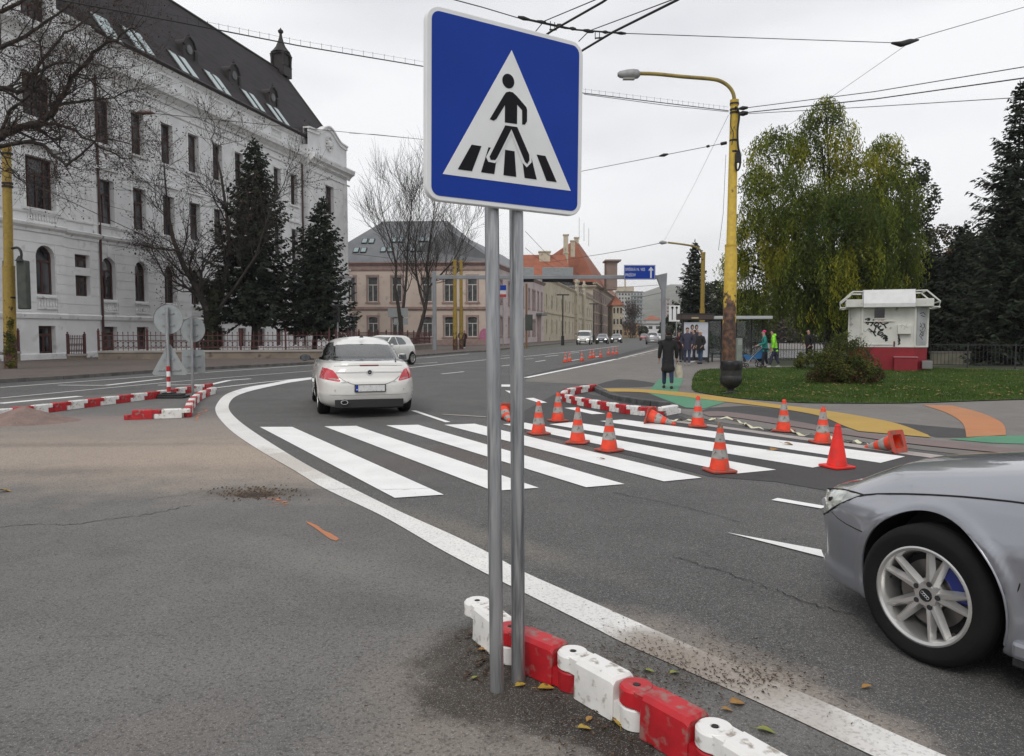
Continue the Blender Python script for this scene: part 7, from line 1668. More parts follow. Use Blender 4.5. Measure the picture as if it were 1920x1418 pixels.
def snap(px, py, poly):
 best = None
 for i in range(len(poly)):
  ax, ay = poly[i]; bx, by = poly[(i + 1) % len(poly)]; dx, dy = bx - ax, by - ay; t = ((px - ax) * dx + (py - ay) * dy) / (dx * dx + dy * dy + 1e-12); t = min(1, max(0, t)); qx, qy = ax + t * dx, ay + t * dy; d = (qx - px) ** 2 + (qy - py) ** 2
  if best is None or d < best[0]: best = (d, qx, qy)
 return best
class Body:
 def __init__(s, ctrl, nz=70, nf=90, xm=-1.4, crown=.05, crown_rng=(.66, 1.0), lips=(), roofcrown=0):
  ctrl = np.array(ctrl, float); k = len(ctrl); ts = np.cumsum([0] + [math.hypot((ctrl[i + 1][0] - ctrl[i][0]) * 1.6, .45 * max(abs(ctrl[i + 1][1] - ctrl[i][1]), abs(ctrl[i + 1][2] - ctrl[i][2]), abs(ctrl[i + 1][3] - ctrl[i][3]))) for i in range(k - 1)])
  tq = np.linspace(0, ts[-1], nz); cols = [pchip(ts, ctrl[:, j], tq) for j in range(6)]
  V = np.zeros((nz, 4 * nf, 3)); ph = np.linspace(0, math.pi / 2, 1200)
  for i in range(nz):
   z, xf, xr, w, ef, er = [c[i] for c in cols]; xm_ = min(max(xm, xr + .02), xf - .02)
   qs = []
   for (ext, e) in ((xf - xm_, ef), (xr - xm_, er)):
    c = np.cos(ph) ** (2 / e); q = np.sin(ph) ** (2 / e); X = xm_ + ext * c; Y = w * q; L = np.concatenate([[0], np.cumsum(np.hypot(np.diff(X), np.diff(Y)))])
    lq = np.linspace(0, L[-1], nf + 1); qs.append((np.interp(lq, L, X), np.interp(lq, L, Y)))
   (fx, fy), (rx, ry) = qs      # from nose/tail centre (0) to side middle (nf)
   X = np.concatenate([fx[:-1], rx[::-1][:-1], rx[:-1], fx[::-1][:-1]]); Y = np.concatenate([fy[:-1], ry[::-1][:-1], -ry[:-1], -fy[::-1][:-1]])
   cz = 0
   a, b = crown_rng
   amt = crown * min(1, max(0, (z - a) / .06)) * min(1, max(0, (b + .06 - z) / .06)) if crown else 0
   Z = z + amt * (1 - (Y / .92) ** 2); 
   if roofcrown and z > 1.25: Z = Z + roofcrown * (1 - (Y / max(w, .3)) ** 2) * min(1, (z - 1.25) / .15)
   V[i, :, 0] = X; V[i, :, 1] = Y; V[i, :, 2] = Z
  for (lx, lz, lr) in lips:
   dd = np.hypot(V[..., 0] - lx, V[..., 2] - lz); b_ = np.clip(1 - np.abs(dd - lr - .03) / .045, 0, 1); b_ = b_ * b_ * (3 - 2 * b_); side = np.abs(V[..., 1]) > .55; V[..., 1] += np.sign(V[..., 1]) * .017 * b_ * side
  s.nz, s.n = nz, 4 * nf; s.V = V.reshape(-1, 3); idx = np.arange(nz * s.n).reshape(nz, s.n); n2 = np.roll(idx, -1, axis=1)
  s.F = np.stack([idx[:-1], n2[:-1], n2[1:], idx[1:]], -1).reshape(-1, 4); s.part = np.zeros(len(s.F), int); s.top = idx[-1]; s.names = ['body']
 def carve(s, name, poly, proj='side', cond=None, remove=False, only=0, tol=.03):
  """proj side: (x,z) on both flanks; rear/front: (y,z) mirrored"""
  C = s.V[s.F].mean(1)
  if proj == 'side': a, b = C[:, 0], C[:, 2]
  elif proj == 'y': a, b = np.abs(C[:, 1]), C[:, 2]
  elif proj == 'top': a, b = C[:, 0], np.abs(C[:, 1])
  m = inpolyv(a, b, poly) & (s.part == only)
  if cond is not None: m &= cond(C)
  if name not in s.names: s.names.append(name)
  pid = -1 if remove else s.names.index(name); s.part[m] = pid
  vin = np.zeros(len(s.V), bool); vin[np.unique(s.F[m])] = True; vout = np.zeros(len(s.V), bool); vout[np.unique(s.F[s.part == only])] = True
  for i in np.nonzero(vin & vout)[0]:
   x, y, z = s.V[i]
   if proj == 'side': d, p, q = snap(x, z, poly)
   elif proj == 'y': d, p, q = snap(abs(y), z, poly)
   else: d, p, q = snap(x, abs(y), poly)
   if d < tol ** 2:
    if proj == 'side': s.V[i] = (p, y, q)
    elif proj == 'y': s.V[i] = (x, math.copysign(p, y), q)
    else: s.V[i] = (p, math.copysign(q, y), z)
 def build(s, root, mats, split=('headlight', 'tail_light', 'side_window')):
  for pid, nm in enumerate(s.names):
   for sg in ((1, -1) if nm in split else (0,)):
    sel = s.part == pid
    if sg: sel = sel & (np.sign(s.V[s.F].mean(1)[:, 1]) == sg)
    Fs = s.F[sel]
    if not len(Fs): continue
    u_, inv = np.unique(Fs, return_inverse=True); Vn = s.V[u_]; Fn = inv.reshape(-1, 4)
    o = npmesh(nm, Vn, Fn, mats[nm], root, smooth=True)
    if nm == 'body':
     me = o.data
     me.validate()
     s.body = o
  tp = MB(); tp.poly([tuple(s.V[i]) for i in s.top]); 
  if len(s.top) : tp.build('roof_panel', mats['body'], root)
  bt = MB(); bt.poly([tuple(s.V[i]) for i in range(s.n)][::-1]); bt.build('underbody', M_black, root)
M_silver = mat('silver_grey_paint', (.30, .31, .34), .34, metal=.65, coat=1.0, croughness=.03, spec=.5)
M_wpaint = mat('white_car_paint', (.72, .71, .67), .35, coat=1.0, croughness=.04)
M_cglass = mat('car_glass', (.035, .045, .045), .03, spec=.9, coat=.5)
M_cglass2 = mat('rear_car_glass', (.20, .235, .225), .05, spec=.9, coat=.6, col2=(.05, .06, .065), nscale=1.6)
M_tail = mat('red_tail_light', (.42, .008, .022), .12, coat=1, col2=(.50, .01, .03), nscale=7, emit=((.6, .01, .03), .12))
M_tailw = mat('pink_reverse_lens', (.55, .40, .38), .15, coat=1)
M_tyre = mat('tyre_rubber', (.007, .007, .007), .85, col2=(.011, .011, .0105), nscale=5, bump=.15, bscale=60, spec=.25)
M_rim = mat('alloy_rim', (.62, .615, .60), .30, metal=.8, col2=(.54, .535, .52), nscale=5)
M_rimd = mat('dark_wheel_inner', (.03, .03, .032), .6, metal=.3)
M_disc = mat('brake_disc', (.20, .19, .18), .4, metal=.8)
M_cal = mat('blue_caliper', (.008, .02, .16), .4, coat=.5)
M_chrome = mat('chrome', (.80, .80, .82), .28, metal=.9)
M_plastic = mat('black_plastic', (.018, .018, .019), .55)
M_gap = mat('panel_gap', (.006, .006, .007), .8)
def wheel(root, loc, side, R=.325, rr=.226, w=.225, style='vspoke', ang=0.0, nm='wheel', simple=False, steer=0):
 o = thing('tmp', None, None); bpy.data.objects.remove(o)
 T = MB(); h = w / 2
 pr = [(rr - .012, -h * .92), (rr + .02, -h), (R - .035, -h * 1.02), (R - .008, -h * .82), (R, -h * .55), (R, h * .55), (R - .008, h * .82), (R - .035, h * 1.02), (rr + .055, h * 1.03), (rr + .02, h), (rr - .002, h * .93)]
 Mx = Matrix.Rotation(-math.pi / 2 * side, 4, 'X')    # lathe axis z -> outward y
 n = 64 if not simple else 24
 vs = MB(); vs.lathe(pr, n, cap=False); w_ = MB(); w_.add(vs.v, vs.f, 0, Mx)
 if not simple:
  for zc in (-.055, -.018, .018, .055):
   g = MB(); g.lathe([(R + .0008, zc - .004), (R + .0008, zc + .004)], n, cap=False)
   w_.add(g.v, g.f, 1, Mx)
 whl = w_.build(nm, [M_tyre, M_gap], root, smooth=50); whl.location = loc; whl.rotation_euler = (0, 0, steer)
 b = MB(); bb = MB(); bb.lathe([(rr, h * .92), (rr + .004, h * .97), (rr - .004, h * .99), (rr - .016, h * .93), (rr - .024, h * .78), (rr - .030, h * .2), (rr - .03, -h * .9)], n, cap=False)
 if not simple: bb.tube([(0, 0, -h * .3), (0, 0, h * .45)], [.085, .075], 24)
 c = MB(); rim = MB(); rim.add(bb.v, bb.f, 0, Mx)
 if style == 'vspoke':
  for i in range(5):
   for sgn in (-1, 1):
    a0 = ang + 2 * math.pi * i / 5; a1 = a0 + sgn * R_(11.5); p0 = Vector((math.cos(a0 + sgn * .12) * .048, math.sin(a0 + sgn * .12) * .048, h * .60)); p1 = Vector((math.cos(a1) * (rr - .018), math.sin(a1) * (rr - .018), h * .86)); d = (p1 - p0).normalized(); sd = Vector((-d.y, d.x, 0)).normalized()
    w0, w1 = .029, .017; dz = Vector((0, 0, 1))
    v = [p0 - sd * w0 - dz * .02, p0 - sd * w0 * .35 + dz * .006, p0 + sd * w0 * .35 + dz * .006, p0 + sd * w0 - dz * .02, p1 - sd * w1 - dz * .03, p1 - sd * w1 * .25 + dz * .0, p1 + sd * w1 * .25 + dz * .0, p1 + sd * w1 - dz * .03]
    rim.add(v, [(0, 4, 5, 1), (1, 5, 6, 2), (2, 6, 7, 3), (0, 3, 7, 4), (4, 7, 6, 5), (0, 1, 2, 3)], 0, Mx)
 elif style == 'plain':
  for i in range(7):
   a = 2 * math.pi * i / 7; p0 = Vector((math.cos(a) * .03, math.sin(a) * .03, h * .6)); p1 = Vector((math.cos(a) * (rr - .02), math.sin(a) * (rr - .02), h * .8)); d = (p1 - p0).normalized(); sd = Vector((-d.y, d.x, 0)) * .02
   v = [p0 - sd, p0 + sd, p1 + sd, p1 - sd]; v += [q - Vector((0, 0, .03)) for q in v]
   rim.add(v, [(0, 1, 2, 3), (4, 7, 6, 5), (0, 4, 5, 1), (1, 5, 6, 2), (2, 6, 7, 3), (3, 7, 4, 0)], 0, Mx)
  hb = MB(); hb.tube([(0, 0, h * .3), (0, 0, h * .72)], .06, 16); rim.add(hb.v, hb.f, 0, Mx)
 ro = rim.build('rim', M_rim, whl, smooth=32)
 d = MB(); dd = MB(); dd.lathe([(rr - .035, -h * .2), (.0, -h * .2)], 32, cap=False); d.add(dd.v, dd.f, 0, Mx); d.build('wheel_back', M_rimd, whl)
 if style == 'vspoke':
  q = MB(); dd = MB(); dd.lathe([(.155, h * .05), (.158, h * .16), (.08, h * .16), (.08, h * .3)], 48, cap=False); q.add(dd.v, dd.f, 0, Mx); q.build('brake_disc', M_disc, whl, smooth=40)
  hb = MB(); q = MB(); hb.tube([(0, 0, h * .5), (0, 0, h * .70)], [.062, .052], 32); q.add(hb.v, hb.f, 0, Mx); q.build('hub', M_rim, whl, smooth=40)
  hb = MB(); q = MB(); hb.tube([(0, 0, h * .70), (0, 0, h * .74)], [.031, .029], 24); q.add(hb.v, hb.f, 0, Mx); cap = q.build('hub_cap', M_gap, whl, smooth=40)
  for i in range(4):
   cx_ = (-.0165 + .011 * i); pts = [(cx_ + .0068 * math.cos(a), .0068 * math.sin(a), h * .745) for a in [2 * math.pi * k / 14 for k in range(15)]]; hb = MB(); hb.tube(pts, .0011, 5, cap=False); q = MB(); q.add(hb.v, hb.f, 0, Mx @ Matrix.Rotation(R_(-35), 4, 'Z')); q.build('ring_emblem', M_chrome, cap)
  for i in range(5):
   a = ang + 2 * math.pi * i / 5; hb = MB(); hb.tube([(math.cos(a) * .056, math.sin(a) * .056, h * .45), (math.cos(a) * .056, math.sin(a) * .056, h * .715)], .0125, 12); q = MB(); q.add(hb.v, hb.f, 0, Mx); q.build('bolt', M_rimd, whl, smooth=40)
  # caliper behind the spokes, at the rear upper part of the disc
  q = MB(); pts = []; 
  for k in range(9): a = R_(20 + 60 * k / 8); pts.append((math.cos(a), math.sin(a)))
  v = []; 
  for (c_, s_x) in pts:
   for rad in (.115, .185):
    for zz in (h * .10, h * .50): v.append((rad * c_, rad * s_x, zz))
  f = []
  for k in range(8): a = k * 4; f += [(a, a + 4, a + 6, a + 2), (a + 1, a + 3, a + 7, a + 5), (a + 2, a + 6, a + 7, a + 3), (a, a + 1, a + 5, a + 4)]
  f += [(0, 2, 3, 1), (32, 33, 35, 34)]
  q.add(v, f, 0, Mx @ Matrix.Rotation(R_(-200), 4, 'Z')); q.build('brake_caliper', M_cal, whl, bevel=.008)
  hb = MB(); a = R_(-8); hb.tube([(math.cos(a) * .205, math.sin(a) * .205, h * .3), (math.cos(a) * .196, math.sin(a) * .196, h * .5)], .006, 8); q = MB(); q.add(hb.v, hb.f, 0, Mx); q.build('valve', M_black, whl)
 return whl
def arch(root, x, z, R, side, B, m=M_plastic, depth=.36):
 mb = MB(); n = 28; a0, a1 = R_(-25), R_(205); pts = [(x + R * math.cos(a0 + (a1 - a0) * i / n), z + R * math.sin(a0 + (a1 - a0) * i / n)) for i in range(n + 1)]
 ye = [abs(surf_y(B, px_, max(pz, .2), side)) - .001 for px_, pz in pts]; yi = max(ye) - depth
 for i in range(n): mb.poly([(pts[i][0], side * ye[i], pts[i][1]), (pts[i + 1][0], side * ye[i + 1], pts[i + 1][1]), (pts[i + 1][0], side * yi, pts[i + 1][1]), (pts[i][0], side * yi, pts[i][1])])
 mb.poly([(p[0], side * yi, p[1]) for p in pts]); mb.build('wheel_housing', m, root)
def gapline(root, pts, r=.0028, m=None, name='panel_seam', body=None):
 return MB().tube(pts, r, 5).build(name, m or M_gap, root)
def surf_y(B, x, z, sg=1):
 """half width of the body at (x, z) from the built grid"""
 sel = (B.V[:, 1] * sg > .2); d = (B.V[sel, 0] - x) ** 2 + (B.V[sel, 2] - z) ** 2; i = np.argsort(d)[:4]; w = 1 / (d[i] + 1e-6); return float((B.V[sel][i, 1] * w).sum() / w.sum())
def surf_x_rear(B, y, z):
 d = (B.V[:, 1] - y) ** 2 + (B.V[:, 2] - z) ** 2 + np.where(B.V[:, 0] > -2.0, 9, 0); i = np.argsort(d)[:4]; w = 1 / (d[i] + 1e-6); return float((B.V[i, 0] * w).sum() / w.sum())
# ---- silver car, right foreground, driving away along the bend
HX = ray(1727, 1120); t_ = (.325 - EYE) / HX.z; hub = Vector((HX.x * t_, HX.y * t_, 0))
psi = R_(29.0); head = Vector((-math.sin(psi), math.cos(psi), 0)); left = Vector((-head.y, head.x, 0))
ac = hub - left * .905
au = thing('silver_car', 'silver grey car at the right edge, only front wheel and bonnet in view', 'car', (ac.x, ac.y, .004), math.atan2(head.y, head.x))
ctrl = [(.15, .74, -3.60, .80, 4.0, 3), (.185, .90, -3.72, .875, 4.0, 3), (.23, .915, -3.78, .90, 3.8, 3.2), (.30, .885, -3.80, .908, 3.8, 3.3), (.40, .90, -3.82, .916, 3.8, 3.4), (.52, .915, -3.84, .922, 3.8, 3.5), (.60, .905, -3.85, .922, 3.8, 3.5), (.65, .865, -3.84, .916, 3.7, 3.5), (.69, .77, -3.80, .906, 3.5, 3.5),
  (.735, .60, -3.75, .893, 3.4, 3.5), (.785, .36, -3.70, .877, 3.4, 3.5), (.835, .08, -3.66, .862, 3.6, 3.5), (.89, -.20, -3.62, .846, 3.8, 3.5), (.93, -.42, -3.58, .82, 3.8, 3.5), (.965, -.60, -3.5, .78, 4, 3.5), (1.05, -.78, -3.35, .735, 4, 3.5), (1.18, -1.02, -3.05, .68, 4, 3.5), (1.30, -1.30, -2.7, .62, 4, 3.5), (1.38, -1.60, -2.4, .54, 4, 3.5), (1.425, -1.80, -2.2, .30, 3, 3), (1.43, -1.95, -2.05, .05, 3, 3)]
B = Body(ctrl, nz=150, nf=150, xm=-1.5, crown=.078, crown_rng=(.70, .96), lips=((0, .335, .372), (-2.82, .335, .372)))
circ = lambda cx_, cz, R, n=72: [(cx_ + R * math.cos(2 * math.pi * i / n), cz + R * math.sin(2 * math.pi * i / n)) for i in range(n)]
for x in (0, -2.82):
 B.carve('x', circ(x, .335, .378), cond=lambda C: np.abs(C[:, 1]) > .5, remove=True)
B.carve('side_window', [(-.95, .97), (-1.62, 1.34), (-2.5, 1.36), (-3.05, 1.08), (-3.0, .98)], cond=lambda C: np.abs(C[:, 1]) > .45)
B.carve('windscreen', [(0, .965), (.66, .965), (.50, 1.36), (0, 1.37)], proj='y', cond=lambda C: C[:, 0] > -1.75)
B.carve('headlight', [(.46, .690), (.56, .684), (.66, .672), (.76, .652), (.84, .632), (.97, .60), (.97, .505), (.84, .50), (.76, .515), (.69, .55), (.58, .62)], cond=lambda C: np.abs(C[:, 1]) > .50)
B.names = [n for n in B.names]
M_hl = mat('headlight_glass', (.50, .53, .46), .18, metal=.2, coat=1, col2=(.13, .14, .13), nscale=14, croughness=.02)
B.build(au, dict(body=M_silver, side_window=M_cglass, windscreen=M_cglass, headlight=M_hl, x=M_silver))
for x in (0, -2.82):
 for sd in (1, -1):
  arch(au, x, .335, .379, sd, B)
wheel(au, (0, .905 - .1125, .325), 1, ang=R_(-105), nm='wheel'); wheel(au, (-2.82, .905 - .1125, .325), 1, ang=R_(40)); wheel(au, (0, -.905 + .1125, .325), -1); wheel(au, (-2.82, -.905 + .1125, .325), -1)
# rolled arch lip, bonnet shut line, bumper seam, sill
for x in (0,):
 for sd in (1,):
  pts = [];
  for k in range(41):
   a = R_(-22 + 224 * k / 40); X, Z = x + .380 * math.cos(a), .335 + .380 * math.sin(a)
   if Z < .2: continue
   pts.append((X, sd * (abs(surf_y(B, x + .40 * math.cos(a), .335 + .40 * math.sin(a))) - .004), Z))
  MB().tube(pts, .006, 6).build('arch_lip', M_silver, au, smooth=60)
def on_side(x, z, off=.0): return (x, surf_y(B, x, z) + off, z)
def top_at(x, y):
 """highest body point above (x, y)"""
 d = (B.V[:, 0] - x) ** 2 + (B.V[:, 1] - y) ** 2 + np.where(B.V[:, 2] < .6, 4, 0); i = np.argsort(d)[:3]; w = 1 / (d[i] + 1e-6); p = (B.V[i] * w[:, None]).sum(0) / w.sum(); return tuple(p)
def side_z(x, y):
 dd = (B.V[:, 0] - x) ** 2 + (B.V[:, 1] - y) ** 2 + np.where((B.V[:, 2] < .6) | (B.V[:, 2] > 1.0), 4, 0); i = np.argsort(dd)[:6]; w = 1 / (dd[i] + 1e-5); return (x, y, float((B.V[i, 2] * w).sum() / w.sum()))
sl = [on_side(x, z, .0) for x, z in ((.46, .691), (.38, .712), (.30, .730), (.2, .750), (.1, .768), (0, .784), (-.1, .798), (-.2, .81), (-.32, .822), (-.45, .832), (-.6, .84))]
MB().tube([(p[0], p[1], p[2] + .001) for p in sl], .0048, 6).build('bonnet_seam', M_gap, au)
MB().tube([on_side(x, z, .0005) for x, z in ((.66, .565), (.58, .545), (.50, .535), (.42, .53), (.37, .53))], .0026, 5).build('bumper_seam', M_gap, au)
hlp = [(.46, .690), (.52, .655), (.58, .62), (.635, .585), (.69, .55), (.76, .515), (.84, .50)]
MB().tube([on_side(x, z, .0) for x, z in ((.46, .690), (.56, .684), (.66, .672), (.76, .652), (.84, .632))], .007, 6).build('headlight_seam', M_gap, au)
MB().tube([on_side(x, z, .0) for x, z in hlp], .007, 6).build('headlight_seam', M_gap, au)
for (x, z, r_) in ((.76, .585, .026), (.68, .618, .018)):
 c = on_side(x, z, -.024); MB().tube([c, (c[0] + .01, c[1] + .022, c[2])], [r_, r_ * .9], 18).build('lamp_lens', M_chrome if r_ > .02 else M_gap, au, smooth=50)
MB().bb((-2.42, .86, .19), (-.40, .925, .27)).build('sill', M_silver, au, bevel=.02); MB().bb((-2.42, .80, .155), (-.40, .905, .188)).build('sill_trim', M_plastic, au, bevel=.005)
MB().tube([on_side(-.36, .25, .001), on_side(-.42, .5, .001), on_side(-.46, .8, .001)], .003, 5).build('door_seam', M_gap, au)

# ---- white liftback seen from behind
p = G(683, 773.5); oh = R_(17); head = Vector((-math.sin(oh), math.cos(oh), 0)); fr = Vector((p.x, p.y, 0)) + head * 2.74
op = thing('white_liftback', 'white liftback car seen from behind, red tail lights and blanked number plate', 'car', (fr.x, fr.y, .006), math.atan2(head.y, head.x))
ctrl = [(.19, .70, -3.60, .80, 3, 4.8), (.25, .82, -3.72, .875, 3, 4.8), (.34, .88, -3.80, .905, 3, 4.8), (.46, .90, -3.845, .920, 3, 4.8), (.58, .90, -3.85, .920, 3, 4.8), (.655, .88, -3.84, .922, 3, 4.8), (.72, .80, -3.80, .918, 3, 4.8), (.80, .55, -3.775, .905, 3.2, 4.7), (.88, .2, -3.74, .882, 3.4, 4.5), (.94, -.1, -3.70, .855, 3.6, 4.2), (.975, -.3, -3.69, .832, 3.8, 4), (1.0, -.45, -3.60, .80, 3.8, 3.8), (1.04, -.6, -3.45, .765, 4, 3.2),
  (1.12, -.78, -3.25, .725, 4, 3.4), (1.22, -1.0, -2.98, .675, 4, 3.6), (1.32, -1.25, -2.66, .615, 4, 3.8), (1.40, -1.5, -2.32, .545, 4, 3.6), (1.445, -1.7, -2.05, .42, 3.4, 3.2), (1.465, -1.8, -1.95, .22, 3, 3), (1.47, -1.85, -1.9, .05, 3, 3)]
B = Body(ctrl, nz=110, nf=90, xm=-1.5, crown=.03, crown_rng=(.74, 1.0), lips=((0, .33, .36), (-2.74, .33, .36)), roofcrown=.010)
for x in (0, -2.74): B.carve('x', circ(x, .33, .37), cond=lambda C: np.abs(C[:, 1]) > .5, remove=True)
B.carve('rear_window', [(0, 1.335), (.30, 1.33), (.50, 1.315), (.575, 1.285), (.625, 1.20), (.675, 1.08), (.68, 1.055), (.62, 1.035), (0, 1.03)], proj='y', cond=lambda C: C[:, 0] < -2.35)
B.carve('side_window', [(-.95, 1.01), (-1.5, 1.34), (-2.2, 1.37), (-2.75, 1.23), (-3.05, 1.08), (-3.0, 1.03)], cond=lambda C: np.abs(C[:, 1]) > .45)
B.carve('tail_light', [(.98, .885), (.86, .915), (.74, .905), (.64, .87), (.585, .80), (.515, .675), (.56, .672), (.80, .705), (.98, .745)], proj='y', cond=lambda C: C[:, 0] < -3.22)
B.carve('windscreen', [(0, 1.0), (.68, 1.0), (.52, 1.38), (0, 1.39)], proj='y', cond=lambda C: C[:, 0] > -1.6)
mg_ = bpy.data.materials.new('clear_car_glass'); mg_.use_nodes = True; tt = mg_.node_tree; tt.nodes.clear(); oo = N(tt, 'ShaderNodeOutputMaterial'); ms_ = N(tt, 'ShaderNodeMixShader'); tb_ = N(tt, 'ShaderNodeBsdfTransparent'); tb_.inputs[0].default_value = (.80, .87, .84, 1); gb_ = N(tt, 'ShaderNodeBsdfGlossy'); gb_.inputs['Roughness'].default_value = .03; fr_ = N(tt, 'ShaderNodeFresnel'); fr_.inputs[0].default_value = 1.6
ad_ = N(tt, 'ShaderNodeMath', operation='ADD'); ad_.inputs[1].default_value = .10; tt.links.new(fr_.outputs[0], ad_.inputs[0]); tt.links.new(ad_.outputs[0], ms_.inputs[0]); tt.links.new(tb_.outputs[0], ms_.inputs[1]); tt.links.new(gb_.outputs[0], ms_.inputs[2]); tt.links.new(ms_.outputs[0], oo.inputs[0])
M_seat = mat('grey_seat_cloth', (.07, .075, .08), .9)
B.build(op, dict(body=M_wpaint, side_window=mg_, rear_window=mg_, windscreen=mg_, tail_light=M_tail, x=M_wpaint))
MB().bb((-3.3, -.66, .35), (-.6, .66, .88)).build('cabin_floor', M_seat, op)
MB().bb((-3.25, -.62, .885), (-2.65, .62, .95)).build('parcel_shelf', M_seat, op)
for x, zt in ((-2.5, 1.10), (-1.5, 1.14)):
 for y in ((-.38, .38) if x > -2 else (-.38, 0, .38)):
  MB().bb((x, y - .24, .5), (x + .12, y + .24, zt - .06)).build('seat_back', M_seat, op, bevel=.04)
  MB().bb((x, y - .12, zt - .03), (x + .08, y + .12, zt + .13)).build('headrest', M_seat, op, bevel=.04)
for x in (0, -2.74):
 for sd in (1, -1): arch(op, x, .33, .371, sd, B); wheel(op, (x, sd * .772, .325), sd, style='plain', simple=False, rr=.21)
def rx(y, z, off=-.004): return surf_x_rear(B, y, z) + off
def rear_strip(name, pts, h, m, off=.006, th=.01, yfun=None):
 mb = MB(); v = []
 for y, z in pts: x = rx(y, z); v += [(x + .01, y, z - h), (x - off, y, z - h * .7), (x - off, y, z + h * .7), (x + .01, y, z + h)]
 f = []
 for k in range(len(pts) - 1):
  for j in range(3): f.append((k * 4 + j, k * 4 + 4 + j, k * 4 + 5 + j, k * 4 + 1 + j))
 mb.add(v, f); return mb.build(name, m, op, smooth=60)
ys = np.linspace(-.60, .60, 21)
rear_strip('chrome_strip', [(y, .838 - .02 * abs(y) ** 1.5) for y in ys], .013, M_chrome)
rear_strip('spoiler_seam', [(y, .962 - .045 * abs(y) ** 1.8) for y in np.linspace(-.62, .62, 21)], .004, mat('soft_seam', (.25, .25, .24), .6), off=.004)
rear_strip('brake_light_bar', [(y, .955) for y in np.linspace(-.17, .17, 7)], .014, mat('dark_red_lens', (.16, .012, .016), .2, coat=1), off=.008)
rear_strip('boot_seam', [(y, .60 + .16 * (abs(y) / .55) ** 3) for y in np.linspace(-.55, .55, 23)], .0035, M_gap, off=.0035)
rear_strip('bumper_crease', [(y, .43) for y in np.linspace(-.72, .72, 21)], .003, mat('soft_seam', (.25, .25, .24), .6), off=.003)
for k in range(4):
 y = (-.62, -.28, .28, .62)[k]; x = rx(y, .52); MB().tube([(x + .01, y, .52), (x - .006, y, .52)], .014, 10).build('parking_sensor', mat('sensor_grey', (.5, .5, .47), .5), op)
x = rx(0, .545) - .012
npl = MB().box((x + .002, 0, .548), (.02, .56, .145)).build('plate_holder', M_plastic, op, bevel=.004); pl = MB().box((x - .011, 0, .55), (.006, .52, .112)).build('number_plate', mat('plate_white', (.66, .66, .65), .4, col2=(.58, .58, .58), nscale=12), npl)
MB().box((x - .016, .238, .55), (.004, .042, .112)).build('blue_strip', M_sblue, pl); MB().box((x - .019, .238, .527), (.002, .022, .018)).build('country_code', M_ltr, pl)
fm = MB(); rq = random.Random(3)
for k in range(9): yy = .19 - k * .052; fm.box((x - .0152, yy, .55 + rq.uniform(-.045, .045)), (.002, .006, rq.uniform(.006, .03)))
for k, yy in enumerate((.20, .17, .12, .06, .0, -.05, -.11, -.16, -.2)): MB().box((x - .0155, yy, .55 + rq.choice((-.046, -.04, .04))), (.002, .010, .010)).build('faded_character', mat('faded_ink', (.12, .12, .13), .6), pl)
xe = rx(0, .84) - .008
em = MB(); em.lathe([(.0, .0), (.054, .0), (.058, .006), (.05, .014), (.0, .014)], 28, cap=False); e_ = MB(); e_.add(em.v, em.f, 0, Matrix.Translation((xe, 0, .835)) @ Matrix.Rotation(-math.pi / 2, 4, 'Y')); emb = e_.build('emblem', M_chrome, op, smooth=40)
q = MB(); em = MB(); em.lathe([(.0, .0155), (.038, .0155)], 24, cap=False); q.add(em.v, em.f, 0, Matrix.Translation((xe, 0, .835)) @ Matrix.Rotation(-math.pi / 2, 4, 'Y')); q.build('emblem_centre', M_gap, emb)
MB().poly([(xe - .018, .048, .838), (xe - .018, -.008, .828), (xe - .018, -.004, .836), (xe - .018, -.048, .832), (xe - .018, .008, .842), (xe - .018, .004, .834)]).build('emblem_bolt', M_chrome, emb)
MB().box((rx(.40, .665) - .004, .44, .668), (.004, .15, .014)).build('model_lettering', M_chrome, op); MB().box((rx(-.40, .665) - .004, -.43, .668), (.004, .075, .014)).build('model_lettering', M_chrome, op)
mb = MB(); 
v = []
for y in np.linspace(-.62, .62, 15): zt = .345 - .0 * abs(y); x0 = rx(y, .34); v += [(x0 + .03, y, .17), (x0 - .008, y, .20), (x0 - .010, y, zt - .02 * (abs(y) / .62) ** 4), (x0 + .02, y, zt + .004)]
f = []
for k in range(14):
 for j in range(3): f.append((k * 4 + j, k * 4 + 4 + j, k * 4 + 5 + j, k * 4 + 1 + j))
mb.add(v, f); mb.build('diffuser', M_plastic, op, smooth=40)
ex = MB(); ex.lathe([(.040, 0), (.047, .0), (.05, .10)], 20, cap=False); q = MB(); q.add([Vector(p) * 1 for p in ex.v], ex.f, 0, Matrix.Translation((-3.86, .46, .30)) @ Matrix.Rotation(math.pi / 2, 4, 'Y') @ Matrix.Diagonal((.8, 1.35, 1, 1))); q.build('exhaust', M_chrome, op, smooth=40)
MB().tube([(-3.84, .46, .30), (-3.80, .46, .30)], .05, 14).build('exhaust_inside', M_gap, op)
for sd in (1, -1):   # clear lower part of each tail light and lamp rings inside
 mb = MB(); v = []
 for y, z0, z1 in ((.545, .682, .705), (.62, .690, .735), (.70, .700, .735), (.79, .712, .73), (.84, .73, .74)): x0 = rx(sd * y, (z0 + z1) / 2); v += [(x0 - .004, sd * y, z0), (x0 - .004, sd * y, z1)]
 mb.add(v, [(2 * k, 2 * k + 1, 2 * k + 3, 2 * k + 2) for k in range(4)]); mb.build('clear_lens', M_tailw, op, smooth=60)
wp = MB(); wp.tube([(rx(-.50, 1.01) - .03, -.50, 1.01), (rx(-.60, 1.12) - .03, -.585, 1.07), (rx(-.58, 1.27) - .03, -.565, 1.27)], [.014, .012, .006], 6); wp.build('rear_wiper', M_plastic, op)
